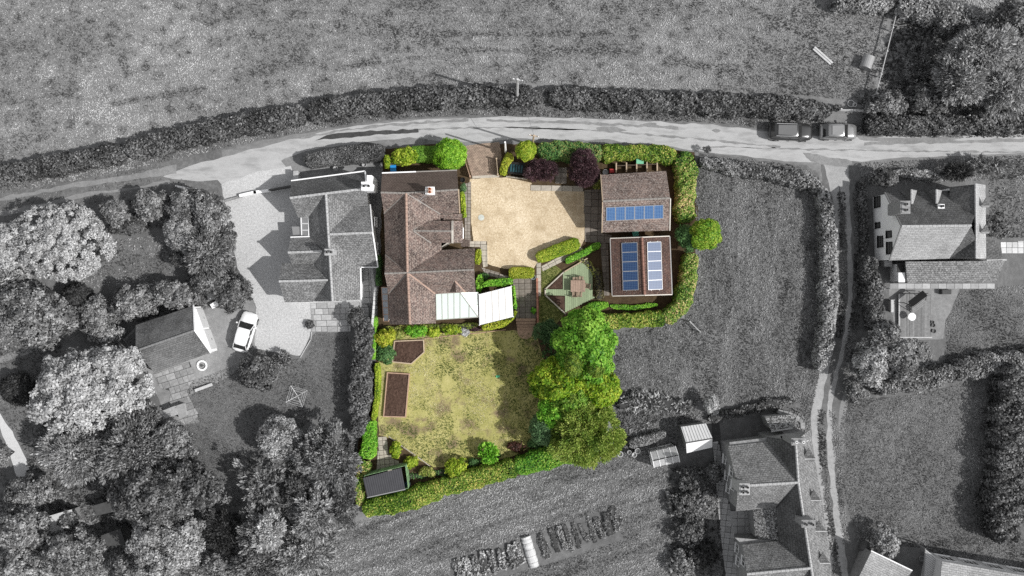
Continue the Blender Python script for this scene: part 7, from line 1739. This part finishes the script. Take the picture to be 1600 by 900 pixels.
for k in range(10):                      # thinner rows right of the fleece
    x = 846 + 12.2 * k; y0 = 833 - 4.3 * k
    x += random.uniform(-2, 2); crop([(x, y0 + random.uniform(-2, 8)), (x + 12 + random.uniform(-3, 3), y0 + 42 - random.uniform(0, 10))], (6.5, 5, 6.5, 5, 4, 4, 4, 7, 7.5, 7.5)[k], (.35, .2, .35, .25, .15, .2, .15, .35, .4, .35)[k], (L_MID, L_DARK, L_LIGHT, L_MID, L_DARK, L_DARK, L_MID, L_MID, L_DARK, L_MID)[k], ORD[k] + ' vegetable row to the right of the white fleece', leaf=.11)
t = thing('fleece_tunnel', 'white crumpled fleece tunnel across the vegetable soil', 'fleece tunnel', P(827, 862))
m = MB(); rings = []
for k in range(15):
    f = k / 14; c = P(821 + 14 * f, 838 + 47 * f); d = Vector((47, 14, 0)).normalized(); rr = .52 * (1 + random.uniform(-.1, .1)); rings.append([(c.x + d.x * rr * math.cos(a) + random.uniform(-.03, .03), c.y + d.y * rr * math.cos(a), .02 + rr * .9 * math.sin(a)) for a in [math.pi * j / 8 for j in range(9)]])
for A, B in zip(rings, rings[1:]):
    for k in range(8): m.poly([A[k], A[k + 1], B[k + 1], B[k]])
m.poly(rings[0]); m.poly(rings[-1][::-1]); m.part('fleece', m_plain('white_fleece', g(.55), .9, .15, 3, .3), t)
m = MB()
for rg in rings[::3]:
    for k in range(8): m.tube((rg[k][0], rg[k][1], rg[k][2] + .02), (rg[k + 1][0], rg[k + 1][1], rg[k + 1][2] + .02), .02, n=4)
m.part('hoop', M_METALG, t)

# ------------------------------------------------------------------ grass (nobody could count it)
LANE_TOP = [(1660, 215), (1400, 208), (1200, 200), (1100, 190), (950, 182), (800, 178), (680, 180), (540, 194), (430, 214), (330, 240), (200, 270), (60, 296), (-40, 312)]
MEADOW = [(-40, -30), (1400, -30), (1372, 110), (1362, 150)] + [(1350, 160), (1290, 152), (1220, 146), (1100, 140), (960, 138), (800, 128), (640, 134), (480, 156), (330, 184), (200, 214), (0, 252), (-40, 258)]
grass(MEADOW, G_MEADOW, 'mottled grey grass of the meadow above the hedge', 85, .11, patch=((13.0, .22), (5.0, .16), (1.3, .22), (.45, .18)), noise=.17, seed=3, stretch=(.75, 1.25), rot=.12, spots=(420, .32, .6), lines=[((178, 163), (320, 138), .28, .7), ((395, 106), (470, 96), .25, .5), ((540, 105), (640, 92), .25, .5), ((640, 55), (960, 52), .25, .45), ((860, 78), (1000, 80), .3, .6), ((1040, 97), (1150, 107), .4, .8), ((1160, 5), (1275, 65), .25, .6), ((700, 76), (860, 82), .25, .4), ((0, 165), (120, 140), .25, .35)])
grass(ribbon([(-40, 296), (60, 284), (200, 257), (330, 227), (430, 205), (540, 185), (680, 171), (800, 171), (950, 177), (1100, 181), (1200, 192), (1400, 207), (1640, 205)], 9), G_PADDOCK, 'grey grass of the verge below the roadside hedge', 45, .16, seed=4)
grass([(1085, 262), (1180, 268), (1275, 292), (1283, 420), (1272, 580), (1262, 632), (1080, 630), (935, 632), (935, 525), (1070, 500), (1090, 420)], G_PADDOCK, 'grey streaked grass of the paddock', 80, .13, patch=((3.0, .25), (1.0, .14), (.35, .18)), seed=5, stretch=(2.0, .5), spots=(60, .5, .25))
grass([(1090, 240), (1150, 248), (1210, 254), (1262, 262), (1275, 278), (1180, 258), (1095, 246)], G_PADDOCK, 'grey grass strip between the paddock hedge and the lane', 45, .15, seed=14)
grass([(512, 850), (560, 815), (600, 804), (720, 770), (880, 726), (950, 706), (1000, 700), (1042, 734), (1050, 800), (1046, 915), (505, 915)], G_PALE, 'pale grey grass of the vegetable garden', 75, .13, patch=((3.0, .3), (.8, .32), (.3, .15)), seed=6, stretch=(.4, 2.2), rot=.3, holes=[[(703, 884), (740, 862), (810, 842), (900, 812), (958, 792), (975, 842), (900, 868), (800, 898), (705, 920)]])
grass([(290, 600), (395, 560), (480, 560), (490, 522), (545, 520), (548, 640), (480, 660), (420, 720), (380, 790), (300, 800), (280, 680)], G_DARK, 'dark grey grass of the neighbour lawn', 90, .09, patch=((2.5, .35), (.6, .2)), seed=7)
grass([(90, 425), (130, 400), (160, 375), (250, 368), (290, 410), (230, 450), (150, 450)], G_PADDOCK, 'shaded grey grass of the small western lawn', 40, .14, seed=8)
grass([(-20, 540), (100, 520), (80, 640), (40, 760), (-20, 760)], G_DARK, 'dark grey grass at the left edge', 50, .11, seed=9, holes=[[(-20, 635), (0, 640), (20, 670), (46, 720), (50, 760), (20, 760), (-20, 690)]])
grass([(955, 645), (1120, 640), (1120, 660), (1060, 665), (1060, 700), (985, 720), (970, 700)], G_DARK, 'rough dark grass above the greenhouse', 42, .18, seed=10)
grass([(1322, 625), (1420, 618), (1500, 600), (1556, 590), (1560, 700), (1548, 850), (1440, 856), (1340, 850), (1322, 780), (1306, 700)], G_PADDOCK, 'grey grass of the lawn between the track and the right edge trees', 95, .10, patch=((3, .3), (.5, .2)), seed=11)
grass([(1500, 455), (1640, 440), (1640, 548), (1560, 550), (1480, 560), (1478, 505)], G_PADDOCK, 'grey grass of the lawn east of the timber deck', 90, .10, seed=12)
grass([(1545, 280), (1640, 270), (1640, 372), (1570, 372), (1548, 330)], G_PALE, 'pale grey grass beside the dormers of the white gabled house', 42, .14, seed=13)
grass([(1370, 110), (1400, 20), (1470, 40), (1500, 100), (1480, 150), (1380, 150)], G_DARK, 'rough dark grass east of the fence', 42, .22, seed=15)
grass([(1125, 640), (1200, 630), (1260, 640), (1268, 668), (1250, 680), (1200, 640), (1130, 660)], G_PADDOCK, 'rough grey grass around the lichen spotted outbuilding', 42, .17, seed=16)
grass(ribbon([(1314, 300), (1318, 380), (1318, 460), (1310, 530)], 6), G_DARK, 'dark grass strip between the wheel ruts of the track', 60, .15, seed=17)
grass(ribbon([(1340, 300), (1342, 400), (1338, 480), (1326, 550)], 7), G_DARK, 'dark grass strip on the east side of the track', 60, .17, seed=18)
grass(ribbon([(1284, 640), (1284, 700), (1292, 780), (1302, 850), (1312, 920)], 6), G_DARK, 'dark grass strip between the lower wheel ruts', 60, .15, seed=19)
LAWNP = [(600, 520), (640, 527), (700, 522), (770, 518), (802, 517), (836, 521), (848, 560), (850, 640), (856, 690), (800, 710), (740, 726), (676, 728), (640, 706), (610, 682), (594, 678), (592, 600)]
BED1 = [(612, 530), (665, 528), (666, 552), (644, 571), (610, 568)]; BED2 = [(602, 579), (643, 581), (637, 654), (597, 653)]
grass(LAWNP, G_LAWN, 'dry straw coloured grass of the plot lawn', 85, .10, patch=((3.2, .4), (.9, .33), (.3, .2)), bare=(1.9, .72), seed=20, spots=(26, .5, .5), lines=[((690, 540), (770, 560), .7, .5), ((835, 520), (848, 690), 1.6, .6), ((680, 728), (840, 700), .6, .5), ((790, 525), (832, 525), 1.2, .4)], holes=[BED1, BED2, [(692, 588), (700, 585), (706, 592), (716, 598), (700, 612), (689, 611)]])
grass([(844, 422), (862, 413), (878, 424), (851, 455), (880, 491), (868, 503), (845, 503)], m_leaf('green_lawn', [(.08, .13, .02), (.17, .20, .05), (.28, .27, .10)], .2, .8), 'short green grass beside the pale green deck', 90, .1, seed=21)

def undergrowth(poly, mat, label, d, size, seed): grass(poly, mat, label, d, size, 'undergrowth', patch=((2.5, .3), (.7, .25)), seed=seed, width=.42, lean=1.4, cat='undergrowth')
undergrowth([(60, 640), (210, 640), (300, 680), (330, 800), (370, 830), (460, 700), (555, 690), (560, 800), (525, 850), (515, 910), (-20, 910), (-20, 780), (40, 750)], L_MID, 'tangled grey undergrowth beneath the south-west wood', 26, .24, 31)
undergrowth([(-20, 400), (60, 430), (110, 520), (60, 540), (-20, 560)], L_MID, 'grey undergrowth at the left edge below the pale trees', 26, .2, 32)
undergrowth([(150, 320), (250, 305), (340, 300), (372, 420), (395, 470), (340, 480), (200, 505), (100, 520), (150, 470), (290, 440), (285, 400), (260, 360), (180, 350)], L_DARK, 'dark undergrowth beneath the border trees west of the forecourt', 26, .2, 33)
undergrowth([(1340, 150), (1480, 100), (1500, 20), (1640, 0), (1640, 190), (1345, 192)], L_MID, 'grey scrub beneath the conifers at the upper right', 24, .26, 34)
undergrowth([(1045, 730), (1118, 730), (1130, 900), (1045, 900)], L_DARK, 'dark undergrowth beneath the shrub bed beside the dormered house', 26, .18, 35)
undergrowth([(1320, 540), (1400, 510), (1450, 535), (1470, 590), (1375, 618), (1325, 630)], L_MID, 'grey undergrowth beneath the trees below the timber deck', 26, .2, 36)
undergrowth([(845, 520), (935, 500), (940, 700), (860, 712), (850, 640)], C_DKGREEN, 'dark green undergrowth beneath the big tree group', 26, .2, 37)
undergrowth([(962, 615), (1085, 625), (1095, 655), (1000, 690), (968, 690)], L_MID, 'rough grey growth around the straggling shrub row', 22, .2, 38)

grass([(1478, 540), (1570, 545), (1560, 560), (1470, 585)], G_PADDOCK, 'short grey grass strip above the curved hedge', 90, .10, seed=41)
grass([(1400, 850), (1560, 835), (1640, 850), (1640, 900), (1480, 872), (1440, 856)], G_PADDOCK, 'grey grass strip above the long slate roofed building', 80, .11, seed=42)
grass([(1460, -20), (1640, -20), (1640, 40), (1560, 30)], G_MEADOW, 'grey meadow grass in the upper right corner', 55, .14, seed=43)
grass([(1340, 255), (1640, 240), (1640, 275), (1480, 285), (1350, 290)], G_PADDOCK, 'grey grass between the lane and the white gabled house', 70, .12, seed=44)
grass([(1265, 560), (1282, 580), (1264, 660), (1250, 640), (1262, 600)], G_PADDOCK, 'grey grass at the lower corner of the paddock beside the track', 70, .12, seed=45)
grass(ribbon([(1300, 640), (1308, 700), (1314, 780), (1322, 850)], 5), G_PADDOCK, 'grey grass strip on the east side of the lower track', 70, .13, seed=46)
grass([(-20, 300), (60, 290), (200, 263), (250, 256), (300, 290), (200, 312), (80, 335), (-20, 352)], G_DARK, 'thin grey grass over the muddy western lane', 22, .13, seed=47, patch=((2.0, .4), (.6, .3)), thin=.5, holes=[ribbon([(-60, 322), (0, 312), (70, 298), (126, 288), (200, 278), (275, 264)], 4), ribbon([(-60, 345), (0, 334), (50, 325), (100, 313), (132, 303), (200, 296), (265, 284)], 3.5)])
